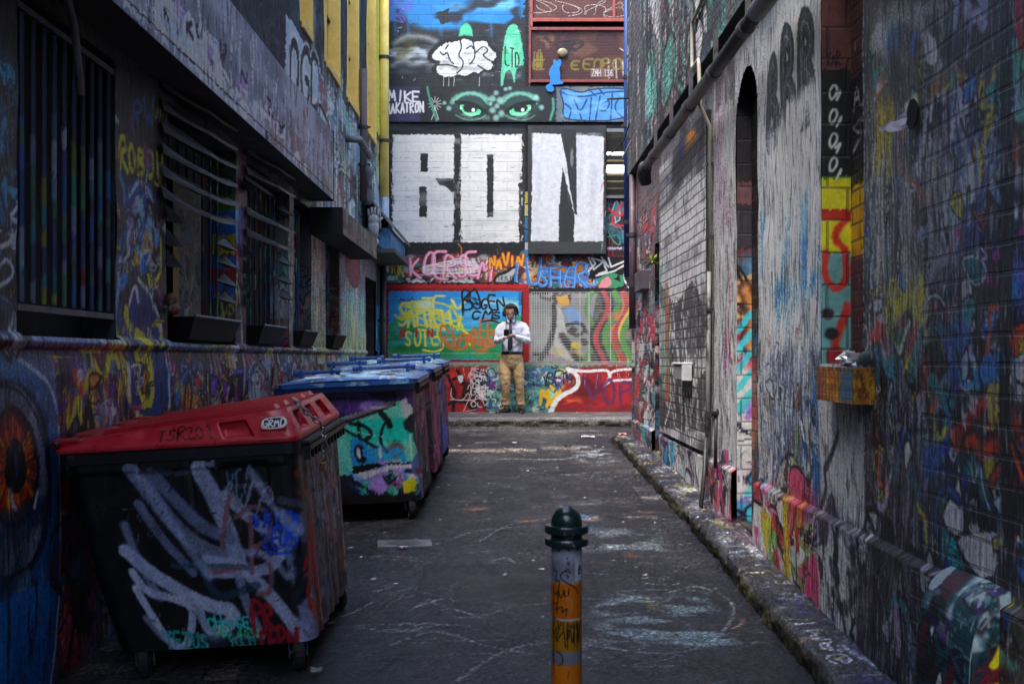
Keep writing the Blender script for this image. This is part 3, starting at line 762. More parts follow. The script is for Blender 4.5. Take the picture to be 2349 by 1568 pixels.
for i, (x, sgn) in enumerate(((1080, 1), (1193, -1))):
    y = 246
    c.blob((x, y-8), (.30, .20), '#2f4a45', .8, .8)
    for k in range(9):
        a_ = pi*(.15+.1*k); c.blob((x+42*cos(a_), y-6-24*sin(a_)), (.05, .035), '#8fe0c0', .6, .9)
    c.stroke([(x-36, y-12), (x-20, y-28), (x, y-32), (x+24, y-24), (x+38, y-6)], .03, '#79cdae', .7, .8)
    eye = [(x-32*sgn, y-6), (x-16*sgn, y-6), (x+4*sgn, y-2), (x+30*sgn, y+10), (x+26*sgn, y+20), (x, y+27), (x-22*sgn, y+16)]
    c.poly(eye, '#0b1110', 1, sm=2)
    c.poly([(a_ + (x-a_)*.14, b_+(y+9-b_)*.16) for a_, b_ in eye], '#57d893', 1, sm=2)
    c.blob((x-1*sgn, y+4), (.11, .075), '#0c1512', 1, .25); c.blob((x, y+17), (.14, .03), '#a8f2c8', .6, .8)
    c.stroke([(x-34*sgn, y-10), (x-10*sgn, y-9), (x+12*sgn, y-3), (x+34*sgn, y+12)], .05, '#0b1110', 1, .3)
    c.blob((x+6, y+8), (.028, .03), '#f2fff6', 1, .4); c.blob((x-22*sgn, y+4), (.02, .02), '#e8fff0', 1, .4)
    c.stroke([(x-34, y+20), (x-10, y+32), (x+20, y+30), (x+34, y+20)], .02, '#5fb094', .7, .6)
for x, y, r_ in ((1130, 228, .05), (1138, 215, .04), (1146, 232, .05), (1130, 255, .05), (1150, 262, .05), (1140, 245, .04), (1138, 272, .05), (1230, 225, .04), (1242, 248, .04), (1030, 250, .04), (1020, 238, .03), (1160, 206, .03), (1170, 204, .03), (1125, 240, .03)):
    c.blob((x, y), (r_, r_), '#9fdcc8', .75, .9)
c.haze((1050, 262, 1240, 282), '#8ab8b0', .15, .05, .5, 6, .8, 4)
pc = [(1282, 208), (1300, 204), (1330, 216), (1360, 206), (1400, 204), (1450, 206), (1450, 278), (1300, 279), (1290, 262), (1294, 240)]
c.rect(1276, 200, 1460, 281, '#6b747c', .9, rough=.03); c.haze((1330, 200, 1400, 220), '#e88a2c', .15, .05, .4, 8, 1, 5)
c.poly(pc, '#4f93cf', 1, sm=1); c.stroke(pc, .02, '#172b4c', 1, closed=True)
for p in ([(1284, 212), (1310, 222), (1345, 224), (1380, 214), (1450, 210)], [(1296, 240), (1312, 252), (1304, 276)], [(1316, 230), (1330, 262), (1346, 230)], [(1330, 262), (1334, 278)], [(1356, 226), (1352, 276)], [(1376, 222), (1366, 276)], [(1380, 240), (1400, 230), (1392, 256), (1376, 256)], [(1404, 216), (1400, 276)], [(1420, 226), (1406, 250), (1432, 276)], [(1436, 218), (1430, 244), (1446, 262)], [(1350, 206), (1366, 222)], [(1372, 204), (1384, 218)]):
    c.stroke(p, .024, '#1b3e70', 1, .3)
c.haze((1285, 215, 1450, 270), '#7db8e6', .2, .08, .5, 5, .6, 6, feather=0)
o = far(grid_mesh("beam", c, lambda U, V: (U, YB-.05+0*V, V), M_render_b)); o["label"] = "beam painted with two glowing green eyes and a name"
mb = MB(); mb.box((-2.02, YB-.046, bz(281)), (9, YB+.3, bz(200))); M_dark = simple("dark_concrete", '#26282b', .8, dirt='#3a3a3c')
far(mb.build("beam_core", M_dark))

# board with the N
U = span(bx(1211), bx(1389), .008)
c = Canvas(U, span(bz(583), bz(291), .008), '#333537', TB, 105, .03)
c.haze((1211, 291, 1389, 583), '#45474a', .3, .3, .5, 4, .7, 1, feather=0)
c.poly([(1222, 308), (1286, 311), (1300, 380), (1318, 494), (1323, 494), (1321, 312), (1384, 316), (1382, 555), (1314, 555), (1318, 500), (1306, 450), (1290, 388), (1286, 470), (1282, 555), (1218, 554)], '#d3d5d8', 1, rough=.01)
c.haze((1218, 308, 1385, 555), '#b6bac2', .12, .9, .5, 3, .6, 2, feather=0)
c.poly([(1289, 384), (1300, 440), (1312, 498), (1316, 556), (1282, 556), (1285, 440)], '#2b2c2e', 1, rough=.012)
c.rect(1281, 470, 1312, 560, '#2b2c2e', 1, rough=.01)
c.poly([(1286, 300), (1321, 300), (1321, 492), (1316, 490), (1304, 420), (1296, 350)], '#2b2c2e', 1, rough=.01)
c.haze((1290, 310, 1321, 400), '#8b8d8e', .05, .2, .6, 7, .8, 4, feather=0)
c.rect(1384, 300, 1392, 590, '#2b2c2e'); c.rect(1205, 556, 1392, 590, '#3a3c3e', 1, rough=.01)
c.streaks((1380, 310, 1389, 560), ['#b92a34', '#d8d8d8'], 14, (.05, .2), (.01, .02), seed=7)
board = thing("mural_board", "dark framed board with a white painted N fixed on the far wall", "board", (bx(1300), YB-.1, bz(440)))
o = grid_mesh("face", c, lambda U, V: (U-bx(1300), 0*U, V-bz(440)), M_render_b, board)
mb = MB(); mb.box((bx(1211)-bx(1300), .003, bz(583)-bz(440)), (bx(1389)-bx(1300), .095, bz(291)-bz(440)))
mb.build("backing", M_dark, board)

# mesh covered window with lamps behind it
M_in = simple("unlit_room", '#3b3a36', .9, var=.4, scale=2)
m_tube, ns, ln, b = newmat("fluorescent_tube"); b.inputs['Emission Color'].default_value = (.95, 1, .88, 1); b.inputs['Emission Strength'].default_value = 2.2
m_wire = simple("galvanised_wire", '#8e9192', .45, .6)
m_wdark = simple("dark_wire", '#35363a', .6, .4)
x0, x1, z0, z1 = hole_mesh
w_ = thing("mesh_window", "wire mesh covered window right of the N board, lit tubes inside", "window", ((x0+x1)/2, YB, (z0+z1)/2))
M_ = Matrix.Translation(-w_.location)
mb = MB()
for a, b_ in (((x0, YB+.001, z0), (x0+.01, YB+.9, z1)), ((x1-.01, YB+.001, z0), (x1, YB+.9, z1)), ((x0+.01, YB+.001, z0), (x1-.01, YB+.9, z0+.01)), ((x0+.01, YB+.001, z1-.01), (x1-.01, YB+.9, z1)), ((x0+.01, YB+.88, z0+.01), (x1-.01, YB+.9, z1-.01))): mb.box(a, b_)
mb.build("interior", M_in, w_, M=M_)
for k, (yd, h) in enumerate(((384, .035), (372, .02), (339, .02))):
    mb = MB(); mb.box((x0+.012, YB+.3+.1*k, bz(yd)-h), (x1-.012, YB+.34+.1*k, bz(yd)+h)); mb.build("lamp_tube", m_tube, w_, M=M_)
mb = MB()
for k in range(6): mb.box((x0+.011, YB+.5+.02*k, bz(440-k*17)), (x1-.011, YB+.52+.02*k, bz(436-k*17)))
mb.build("shelf", simple("shelf_wood", '#7b6d58', .7), w_, M=M_)
mb = MB()
for k in range(18): xx = x0+(x1-x0)*k/17; mb.box((xx-.0018, YB-.012, z0), (xx+.0018, YB-.009, z1))
for k in range(38): zz = z0+(z1-z0)*k/37; mb.box((x0, YB-.0085, zz-.0018), (x1, YB-.006, zz+.0018))
mb.build("wire_mesh", m_wdark, w_, M=M_)
mb = MB(); mb.box((x0, YB-.04, bz(303)), (x1+.05, YB-.015, bz(296))); mb.box((x0-.01, YB-.04, bz(455)), (x1+.05, YB-.015, bz(449)))
mb.build("frame", m_wire, w_, M=M_)

# painted iron screens at the top right
U = span(bx(1217), bx(1458), .008)
M_screen = painted("rusty_screen", 'xz', (.05, .05, .006), rough=.5, plaster=.3, dirt=.25, mortar=.25, bdist=.004)
c = Canvas(U, span(bz(188), bz(66), .008), '#48241f', TB, 106, .025)
c.haze((1220, 70, 1456, 188), '#6f4a38', .4, .25, .45, 5, .8, 1, feather=0)
c.haze((1220, 75, 1300, 120), '#8a6a52', .08, .05, .55, 7, .7, 2)
for x, t_ in ((1222, 'E'), (1310, 'EED'), (1378, 'POT')): c.text(t_, (x, 138, x+len(t_)*24, 160), .035, '#8d7f2a', .75, jit=.4)
c.text('FOUD', (1225, 118, 1245, 158), .02, '#9c8e34', .7)
for s_ in range(2): c.loops((1300+s_*18, 106), (28, 12), .028, '#231a1c', .9, 6, seed=s_+4)
for x in (1395, 1412, 1428, 1440): c.stroke([(x, 140), (x+2, 180)], .03, '#d0cdc2', .8, .5, .8); 
c.stroke([(1422, 112), (1446, 128)], .014, '#e8e4d4', .9); c.stroke([(1440, 90), (1450, 120)], .014, '#c9c89a', .9)
c.rect(1355, 158, 1408, 178, '#7c6259', .9); c.text('ZMH 136', (1358, 161, 1405, 175), .014, '#c9bdb4', jit=.05, round_=False)
screen = thing("iron_screen", "rust red iron screen with a plate number and faded yellow writing", "screen", (bx(1338), YB-.03, bz(127)))
M_ = Matrix.Translation(-screen.location)
ox, oz = bx(1338), bz(127)
grid_mesh("panel", c, lambda U, V: (U-ox, 0*U+.01, V-oz), M_screen, screen)
mb = MB(); mb.box((bx(1217), YB-.015, bz(188)), (bx(1458), YB+.02, bz(66))); mb.build("backing", M_dark, screen, M=M_)
m_rail = simple("red_rail_paint", '#8c3a38', .5, dirt='#5b2c28')
mb = MB()
mb.box((bx(1215), YB-.06, bz(191)), (bx(1458), YB-.022, bz(185))); mb.box((bx(1215), YB-.06, bz(72)), (bx(1458), YB-.022, bz(65)))
mb.box((bx(1213), YB-.062, bz(193)), (bx(1218), YB-.02, bz(60)))
mb.build("frame", m_rail, screen, M=M_, bevel=.004)
lampm = simple("worn_brass_disc", '#8f8264', .4, .3, var=.5, scale=20)
mb = MB(); mb.ell((bx(1290), YB-.045, bz(123)), (.085, .03, .075)); mb.build("round_badge", lampm, screen, M=M_, smooth=True)
screen2 = thing("iron_screen", "red iron screen with a painted post, topmost on the right of the far wall", "screen", (bx(1338), YB-.03, bz(10)))
c = Canvas(U, span(bz(48), 7.6, .01), '#552c26', TB, 107, .025)
c.haze((1220, -60, 1456, 48), '#6a3c32', .5, .3, .4, 5, .8, 1, feather=0)
for s_ in range(4): c.loops((1250+s_*55, 15+s_*4), (34, 22), .008, '#cfc6ba', .9, 5, seed=s_)
oz2 = bz(10)
grid_mesh("panel", c, lambda U, V: (U-ox, 0*U+.01, V-oz2), M_screen, screen2)
M_ = Matrix.Translation(-screen2.location)
mb = MB(); mb.box((bx(1217), YB-.06, bz(52)), (bx(1458), YB-.022, bz(44))); mb.box((bx(1215), YB-.062, bz(64)), (bx(1222), YB-.02, 7.6)); mb.box((bx(1405), YB-.05, bz(43)), (bx(1411), YB-.022, 7.6))
mb.build("frame", simple("orange_red_paint", '#a44a3c', .5, dirt='#6b2f28'), screen2, M=M_, bevel=.004)
mb = MB(); mb.box((bx(1217), YB-.015, bz(48)), (bx(1458), YB+.02, 7.6)); mb.build("backing", M_dark, screen2, M=M_)
mb = MB(); mb.box((bx(1213), YB+.1, bz(200)), (bx(1462), YB+.14, 9.5))
far(mb.build("dark_back_panel", simple("black_recess", '#15151a', .9)))
# cut out cat of painted ply on the screen
cat = [(1256, 212), (1250, 200), (1262, 194), (1262, 182), (1258, 170), (1262, 158), (1270, 150), (1268, 142), (1272, 138), (1276, 144), (1284, 138), (1287, 144), (1286, 152), (1282, 160), (1285, 175), (1284, 188), (1292, 192), (1290, 196), (1262, 197), (1272, 204), (1268, 214), (1258, 212)]
cc = [TB(*p) for p in smooth_pts(np.array(cat, float), 1, True)]
mb = MB(); n = len(cc); f0 = [(x, YB-.075, z) for x, z in cc]; f1 = [(x, YB-.063, z) for x, z in cc]
mb.add(f0+f1, [tuple(range(n)), tuple(range(2*n-1, n-1, -1))]+[(i, (i+1) % n, n+(i+1) % n, n+i) for i in range(n)])
tag(mb.build("cat_cutout", simple("blue_gloss", '#1f7fd0', .4)), "flat bright blue sitting cat cut-out fixed below the rust red screen", "cut-out")

# white wire grille over the shutter
gr = thing("window_grille", "white wire grille over the painted shutter right of the red post", "grille", (bx(1338), YB-.04, bz(750)))
M_ = Matrix.Translation(-gr.location)
mb = MB(); xa, xb_, za, zb = bx(1217), bx(1457), bz(828), bz(670)
for k in range(28): zz = za+(zb-za)*k/27; mb.box((xa, YB-.045, zz-.0028), (xb_, YB-.041, zz+.0028))
mb.build("horizontal_wires", simple("white_wire", '#c9c9c4', .5), gr, M=M_)
mb = MB()
for k in range(9): xx = xa+.02+(bx(1262)-xa)*k/8; mb.box((xx-.0028, YB-.0405, za), (xx+.0028, YB-.037, zb))
for xd in (1330, 1349, 1352, 1400): mb.box((bx(xd)-.004, YB-.0405, za), (bx(xd)+.004, YB-.037, zb))
mb.build("vertical_wires", simple("white_wire_b", '#d4d4cf', .5), gr, M=M_)
# building mass behind
mb = MB(); mb.box((-6, YB+1.0, 0), (9, YB+7, 9.5)); mb.box((2.3, YB+.02, 0), (9, YB+1.0, 9.5))
far(mb.build("rear_mass", M_dark))
mb = MB(); mb.box((bx(1204), YB-.03, .8), (bx(1210), YB-.005, bz(283))); mb.box((bx(1206), YB-.03, bz(198)), (bx(1209), YB-.005, 7.4))
# ------------------------------------------------------------------ right hand building
def TR(xd, yd, X=XR):
    y = FPX*X/max(xd-VX, 20); return (y, CAMZ-(yd-VY)*y/FPX)
M_br = painted("weathered_brick", 'yz', (.235, .082, .009), rough=.5, plaster=.8, streak=(5, 1.2), dirt=.5, mortar=.7, bdist=.014, wear=(14, 4, .56, .85, .60, .5))
M_pl = painted("peeling_render", 'yz', (.27, .096, .009), rough=.42, plaster=1.2, streak=(9, .9), dirt=.5, bdist=.022, mortar=.35, bmask=(4.3, 11.4), wear=(30, 4.2, .54, .85, .57, .6))
M_lumpy = painted("lumpy_paint", 'xz', None, rough=.4, plaster=1.0, streak=(8, 5), dirt=.4, bdist=.01)
M_bx = painted("reveal_brick", 'xz', (.2, .16, .008), rough=.5, plaster=.6, streak=(3, 2), dirt=.3, mortar=.5, bdist=.01)
PALR = ['#8f8f92', '#b9bcc0', '#3c4a5c', '#5d4a58', '#8c5a4a', '#3f7f86', '#1d1e22', '#a8883a', '#6d3b52', '#2f5f8c', '#c0b8b0', '#94403a']
right_building = thing("brick_building", "weathered brick building along the right side of the lane", "building", (XR, 8, 0))
def rt(o):
    o.location -= right_building.location; o.parent = right_building; return o
Y_END = 14.05
slot = (7.10, 7.75); win = (4.98, 5.66); door = (11.45, 12.05); SILLZ = CAMZ-.03
U = geo_span([3.0, win[0], win[1], slot[0], slot[1], door[0], door[1], Y_END], .00042)
V = span_at([-.1, .79, SILLZ, 3.6, 3.8], .008)
c = Canvas(U, V, '#5a5a5d', TR, 201, .016)
# base coats by bay
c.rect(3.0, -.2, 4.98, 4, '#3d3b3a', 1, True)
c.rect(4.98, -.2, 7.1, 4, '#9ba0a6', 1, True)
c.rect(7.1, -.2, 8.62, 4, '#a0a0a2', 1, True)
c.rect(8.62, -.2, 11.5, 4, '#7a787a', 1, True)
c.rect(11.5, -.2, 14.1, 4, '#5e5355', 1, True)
# far bays, pinkish and green paint
c.haze((11.5, .1, 14.1, 3.8), '#a07f84', .5, 1.2, .5, 6, .8, 1, m=True); c.haze((12.6, .5, 13.6, 2.6), '#7fae9c', .3, 1.4, .5, 6, .8, 2, m=True)
c.wild((11.6, .2, 14.0, 2.4), ['#b03a48', '#c9c4c0', '#3a6f9c', '#c77f92', '#26242a', '#56887a', '#e0e0dc'], 110, .35, m=True, seed=3, lw=.03, asp=1.5)
# brick bay 8.6-11.4: pale paint with hard bent shapes
c.haze((8.7, 1.6, 11.4, 3.3), '#c4c4c2', .9, .5, .42, 7, .9, 4, m=True)
c.haze((8.7, .7, 11.4, 3.6), '#4a484c', 1.2, .7, .55, 7, .7, 5, m=True)
c.poly([(1540, 450), (1630, 400), (1632, 560), (1560, 590), (1540, 560)], '#c9cac8', .8, rough=.06)
c.haze((1530, 430, 1632, 620), '#5c5a5e', .5, .12, .55, 8, .7, 6)
for p in ([(1528, 640), (1560, 700), (1600, 640), (1632, 720), (1632, 760), (1600, 700), (1560, 770), (1530, 700)], [(1530, 880), (1560, 850), (1590, 905), (1632, 840), (1632, 960), (1530, 980)]):
    c.poly(p, '#4d4649', .9, rough=.02)
g = np.random.default_rng(5)
for k in range(16):
    y0 = g.uniform(8.8, 11.2); z0 = g.uniform(1.0, 2.3); t = np.linspace(0, 1, 6)
    c.stroke(np.stack([y0+.5*np.sin(t*4+k)*g.uniform(.4, 1), z0-.75*t], 1), .03, ['#cfcfcd', '#2b2a2e', '#b3b1b0'][k % 3], .8, .3, .3, True)
c.haze((1540, 880, 1635, 990), '#aeb0ae', .5, .1, .55, 8, .6, 8)
c.rect(1537, 650, 1543, 920, '#8a5638', .8, rough=.03); c.stroke([(1545, 610), (1543, 760), (1547, 900)], .05, '#4f7f78', .6, .6)
c.haze((1530, 250, 1600, 400), '#3d3743', .7, .3, .45, 7, .8, 9); c.haze((1575, 255, 1612, 310), '#a87438', .4, .2, .45, 8, .8, 10); c.haze((1540, 320, 1580, 380), '#4a3f6a', .4, .2, .5, 8, .8, 11)
# rendered pillar between conduit and slot
c.haze((7.75, .8, 8.6, 3.6), '#b9babb', .25, 1.6, .42, 6, .85, 12, m=True); c.haze((7.75, 2.4, 8.6, 3.7), '#8a7280', .4, .8, .5, 6, .7, 13, m=True); c.haze((7.75, 2.8, 8.6, 3.8), '#4b4745', .4, .4, .4, 6, .8, 14, m=True)
for k in range(9):
    y0 = g.uniform(7.85, 8.5); z0 = g.uniform(1.3, 2.4); c.stroke([(y0, z0), (y0-.1, z0-.2), (y0+.12, z0-.45), (y0-.05, z0-.8)], .045, ['#37373b', '#cfd0d0', '#5e5f63'][k % 3], .8, .4, .3, True)
c.stroke([(1672, 620), (1676, 700), (1670, 760), (1678, 830)], .05, '#8a3030', .8, .5); c.stroke([(1664, 780), (1666, 850)], .09, '#7a4670', .8, .5)
c.streaks((7.75, .7, 8.6, 2.8), ['#d2d2d0', '#4b4b4e', '#8a8a8c'], 160, (.15, .7), (.01, .03), m=True, seed=5)
# rendered pillar with three letters
c.haze((5.66, 1.0, 7.1, 3.9), '#b8bbc0', .4, 1.2, .4, 5, .9, 15, m=True)
pan = [(1752, 85), (1796, 62), (1840, 10), (1888, -60), (1890, 290), (1850, 320), (1800, 372), (1756, 400), (1752, 250)]
c.poly(pan, '#c4c6c7', 1, rough=.02)
for (x0, y0, x1, y1) in ((1763, 130, 1782, 335), (1797, 65, 1822, 315), (1838, 30, 1866, 280)):
    w = x1-x0; h = y1-y0
    P = [(x0, y0+8), (x0+w*.5, y0), (x1, y0+h*.14), (x1-w*.15, y0+h*.42), (x1+2, y0+h*.62), (x1-w*.2, y1-6), (x0+w*.25, y1), (x0, y0+h*.6)]
    c.text('B', (x0, y0+10, x1, y1-10), .15, '#0c0d0e', jit=.1, seed=3, rough=.1, soft=.1); c.text('B', (x0, y0+10, x1, y1-10), .11, '#3c3e40', jit=.1, seed=3, rough=.1, soft=.1)
    c.text('B', (x0, y0+10, x1, y1-10), .012, '#8a8c8e', .6, jit=.1, seed=3)
c.haze((1800, 330, 1845, 375), '#8f9250', .12, .1, .4, 7, .8, 16)
c.poly([(1745, 480), (1760, 400), (1800, 375), (1850, 335), (1888, 330), (1888, 560), (1745, 600)], '#e0e5ea', .9, rough=.06)
c.haze((1740, 470, 1888, 720), '#4d7aa6', .10, .9, .47, 6, .9, 17); c.haze((1740, 560, 1888, 760), '#36608f', .3, .25, .42, 5, .8, 18)
c.haze((1740, 640, 1800, 900), '#b9b7ad', .2, .5, .38, 5, .9, 19); c.haze((1800, 600, 1888, 850), '#5a8a9c', .08, .7, .5, 6, .8, 20)
c.haze((1745, 780, 1888, 1230), '#4a5368', .3, .5, .35, 5, .9, 21); c.haze((1755, 880, 1880, 1200), '#2f5a86', .25, .35, .48, 6, .85, 22)
c.haze((1760, 850, 1888, 960), '#5c4a44', .3, .2, .5, 6, .8, 23)
c.rect(1739, 800, 1757, 1090, '#8f8f90', .8, rough=.03)
c.haze((5.66, 1.95, 7.1, 3.0), '#eef2f4', .15, .6, .40, 5, .85, 120, m=True)
c.streaks((5.66, 1.3, 7.08, 2.9), ['#eff3f6', '#8fa3b8', '#3b4c60', '#e3e7e9', '#2a3038', '#6c8fb4', '#f2f4f6'], 520, (.15, .7), (.008, .022), m=True, seed=6)
c.streaks((5.66, .8, 7.08, 1.6), ['#8d949c', '#3c5a78', '#6a5a52', '#20242a', '#8a6a52'], 160, (.1, .4), (.008, .02), m=True, seed=7)
ghost = [(1770, 1150), (1784, 1070), (1812, 1035), (1834, 1060), (1840, 1150), (1830, 1200), (1790, 1170)]
c.poly(ghost, '#85837c', 1, sm=2); c.stroke(ghost[:5], .025, '#2b2b2e', 1, .4); c.text('DOSWHY', (1774, 1095, 1834, 1150), .016, '#1d1d20', jit=.5)
c.blob((1872, 1010), (.07, .35), '#2d5580', .9, .5)
# wall nearer than the window: worn render then painted brick
c.haze((3.2, 1.4, 4.96, 3.9), '#5c5a54', .25, 1.1, .4, 5, .9, 24, m=True); c.haze((1990, 20, 2250, 300), '#56563a', .4, .4, .5, 6, .8, 25)
c.haze((2000, -60, 2180, 170), '#777772', .3, .3, .52, 6, .8, 26)
c.streaks((3.9, 1.5, 4.95, 2.7), ['#8f8f8e', '#2a2a2b', '#707072', '#4d4c4a', '#9c9a94'], 420, (.1, .5), (.006, .02), m=True, seed=8)
c.haze((1990, 230, 2060, 420), '#9c8a24', .12, .5, .5, 7, .85, 27); c.haze((1990, 170, 2100, 300), '#7a4a3a', .15, .3, .56, 7, .7, 28); c.haze((2080, 180, 2180, 260), '#a86c30', .12, .2, .58, 7, .8, 29)
c.stroke([(2030, 120), (2040, 60), (2080, 30), (2110, 60), (2130, 110)], .06, '#85857f', .7, .7); c.stroke([(2030, 20), (2100, 25), (2170, 10)], .05, '#7d7d78', .6, .7)
for p in ([(2188, -20), (2186, 100)], [(2212, -10), (2222, 60), (2218, 120)], [(2212, 20), (2240, 40), (2262, 25), (2246, -10)], [(2240, 40), (2256, 60)]): c.stroke(p, .05, '#8385a0', .9, .3, sm=1)
c.blob((2152, 325), (.03, .12), '#8c2a30', .9, .5)
c.wild((2130, 280, 2270, 620), ['#9aa0b8', '#7d8ba8', '#2f4468', '#a89a3c', '#2a2a30', '#c0c2d0', '#b8503c'], 100, .22, seed=81, lw=.03, asp=.9)
for k in range(16):
    x = g.uniform(2150, 2265); y = g.uniform(290, 480); c.stroke([(x, y), (x+g.uniform(-6, 6), y+60), (x+g.uniform(-8, 8), y+120)], .035, ['#a3a8bf', '#7f86a0', '#40506e'][k % 3], .8, .5, .5)
c.stroke([(1995, 400), (2010, 480), (1996, 560), (2012, 640), (1998, 700), (2010, 780)], .07, '#25272c', .9, .5); c.streaks((1990, 420, 2040, 800), ['#8aa0b8', '#3c5a7a', '#22242a', '#a9b2bc', '#3a6a6c'], 110, (.1, .35), (.01, .025), seed=9)
c.haze((2020, 630, 2130, 760), '#a39a28', .06, .2, .46, 9, .85, 30); c.text('MARB', (2030, 660, 2130, 740), .03, '#a8a02a', .9, jit=.7)
for k in range(22):
    x = g.uniform(2200, 2262); y = g.uniform(530, 680); c.stroke([(x, y), (x+g.uniform(-20, 20), y+g.uniform(20, 60))], .025, ['#d8461e', '#d8461e', '#e0902c', '#2c4a8c', '#c8c8d2'][k % 5], .9, .3, .3, sm=0)
c.wild((2170, 620, 2275, 900), ['#2a5a9c', '#1f6c74', '#7f88a8', '#182a50', '#0f1014', '#8e3c58', '#27807c'], 120, .25, seed=82, lw=.03)
c.wild((2000, 860, 2150, 1450), ['#6c6a70', '#4c4a50', '#8b8794', '#2a2428', '#5b3c48', '#2c2c3a', '#77707c'], 200, .24, seed=83, lw=.03)
c.wild((2120, 820, 2290, 1568), ['#1f6a6c', '#2a7a7c', '#1b3c70', '#8d8a9a', '#9c8a2c', '#131418', '#63343c', '#257a80'], 260, .26, seed=84, lw=.03)
c.haze((2140, 780, 2300, 1400), '#1f7478', .3, .3, .44, 7, .8, 31); c.wild((2140, 800, 2300, 1500), ['#0c0d10', '#2a8c90', '#0c0d10', '#a0a4bc', '#1c3c8c', '#1f7478'], 120, .2, seed=184, lw=.022)
c.wild((2000, 780, 2140, 900), ['#8b8894', '#3c3a42', '#a33a3c', '#2f6a72', '#a89a30', '#18181c'], 90, .18, seed=85, lw=.025)
c.streaks((1985, 850, 2160, 1400), ['#84828c', '#1e1c20', '#5c5a64', '#3a3038'], 330, (.15, .6), (.015, .04), seed=10)
c.haze((2120, 1330, 2180, 1568), '#a28a22', .15, .4, .42, 7, .8, 32)
c.poly([(2302, -60), (2349, -60), (2349, 130), (2302, 120)], '#98282c', .9); c.text('DS', (2303, 110, 2356, 270), .05, '#4f9c84', .9, jit=.5)
c.haze((2300, 300, 2350, 420), '#c25a2c', .2, .2, .3, 6, .9, 33); c.text('LAM', (2303, 390, 2365, 500), .035, '#b8bcd0', jit=.6); c.wild((2300, 560, 2360, 850), ['#2f68b8', '#1a2c5c', '#8c3a7a', '#3c86d0', '#14141a'], 50, .2, seed=86, lw=.04)
c.wild((2300, 850, 2360, 1300), ['#a8a8b0', '#c05028', '#26262c', '#2a6ab0', '#8e2c30'], 50, .22, seed=87, lw=.03)
c.wild((11.6, .3, 14.0, 3.2), ['#c9c4c0', '#b03a48', '#1c1a20', '#3a6f9c', '#d8d8d4', '#7a5a66'], 260, .2, m=True, seed=171, lw=.02, asp=1.4)
c.wild((5.66, .8, 7.1, 1.7), ['#8a94a0', '#2c4464', '#1a1c22', '#7c5c50', '#b8bcc0'], 80, .12, m=True, seed=172, lw=.012)
c.wild((3.3, .8, 4.96, 2.9), ['#8c90a4', '#c8ccd8', '#14151a', '#2f5c9c', '#a8502c', '#26787c', '#a89c34'], 150, .12, m=True, seed=173, lw=.012)
c.haze((1992, 360, 2170, 660), '#8a8a88', .1, .8, .42, 5, .8, 131)
c.streaks((3.95, 1.7, 4.95, 2.6), ['#a8a8a6', '#1e1e1f', '#8a8a8a', '#5d5c5a'], 260, (.1, .5), (.006, .018), m=True, seed=18)
c.rect(3.52, -.2, 3.60, 4, '#0e0f12', 1, True, .012); c.streaks((3.5, .2, 3.64, 3.4), ['#1f4a68', '#15151a', '#0c0c0e', '#5c7088'], 60, (.1, .4), (.01, .03), m=True, seed=21); c.rect(3.5, 2.9, 3.62, 3.4, '#1f5c80', .8, True)
# foot of the wall
zz = .79
c.wild((8.7, -.1, 11.4, zz), ['#b7b9b8', '#dcdcda', '#222226', '#2f7fae', '#5c3a6c', '#8a8c8c'], 90, .3, m=True, seed=88, lw=.035, asp=1.6)
c.wild((5.66, -.1, 7.1, zz), ['#9c9ca4', '#17171b', '#8e2838', '#b09a24', '#b04060', '#c8c8cc', '#5a7f3c', '#a82c34'], 140, .26, m=True, seed=89, lw=.03, asp=1.3)
c.wild((7.75, -.1, 8.65, zz), ['#a04a6c', '#c0bcbc', '#1b1b20', '#b03038', '#7c7c80'], 50, .24, m=True, seed=90, lw=.03)
c.haze((5.7, 0, 7.1, .55), '#a32834', .5, .3, .5, 6, .85, 34, m=True); c.stroke([(6.25, .72), (6.2, .4), (6.15, .1)], .13, '#9c8420', .95, .5, .3, True); c.stroke([(6.6, .5), (6.5, .25)], .1, '#4f8a3a', .8, .6, .3, True)
c.stroke([(5.62, .75), (5.55, .4), (5.6, .1)], .025, '#9aa0bc', .8, .4, .3, True)
c.wild((3.0, -.2, 5.6, zz), ['#4a4850', '#2b2a30', '#7d7a88', '#1a1a1e', '#3c3040', '#8c8a94'], 150, .25, m=True, seed=91, lw=.03)
c.streaks((4.2, 0, 5.6, .9), ['#75737c', '#1a181c', '#4c4650'], 200, (.1, .4), (.01, .035), m=True, seed=12)
c.speckle(.13)
def arch(cu, cv_):
    mid = (slot[0]+slot[1])/2; hw = (slot[1]-slot[0])/2
    return (np.abs(cu-mid) < hw) & (cv_ > .42) & (cv_ < 3.12+np.sqrt(np.clip(hw*hw-(cu-mid)**2, 0, 1)))
def lower_x(U_, V_):
    plin = np.clip((.79-V_)/.02, 0, 1)*.035*np.clip((U_-3.2)*5, 0, 1)
    bump = (vnoise(U_[0], V_[:, 0], .35, .5, 77, 3)-.5)*.035
    return XR-plin+bump
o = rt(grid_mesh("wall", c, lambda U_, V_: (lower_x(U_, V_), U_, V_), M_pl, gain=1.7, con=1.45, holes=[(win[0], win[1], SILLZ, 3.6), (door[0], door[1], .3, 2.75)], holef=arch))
o["label"] = "grey and blue streaked wall with fat dark bubble letters"

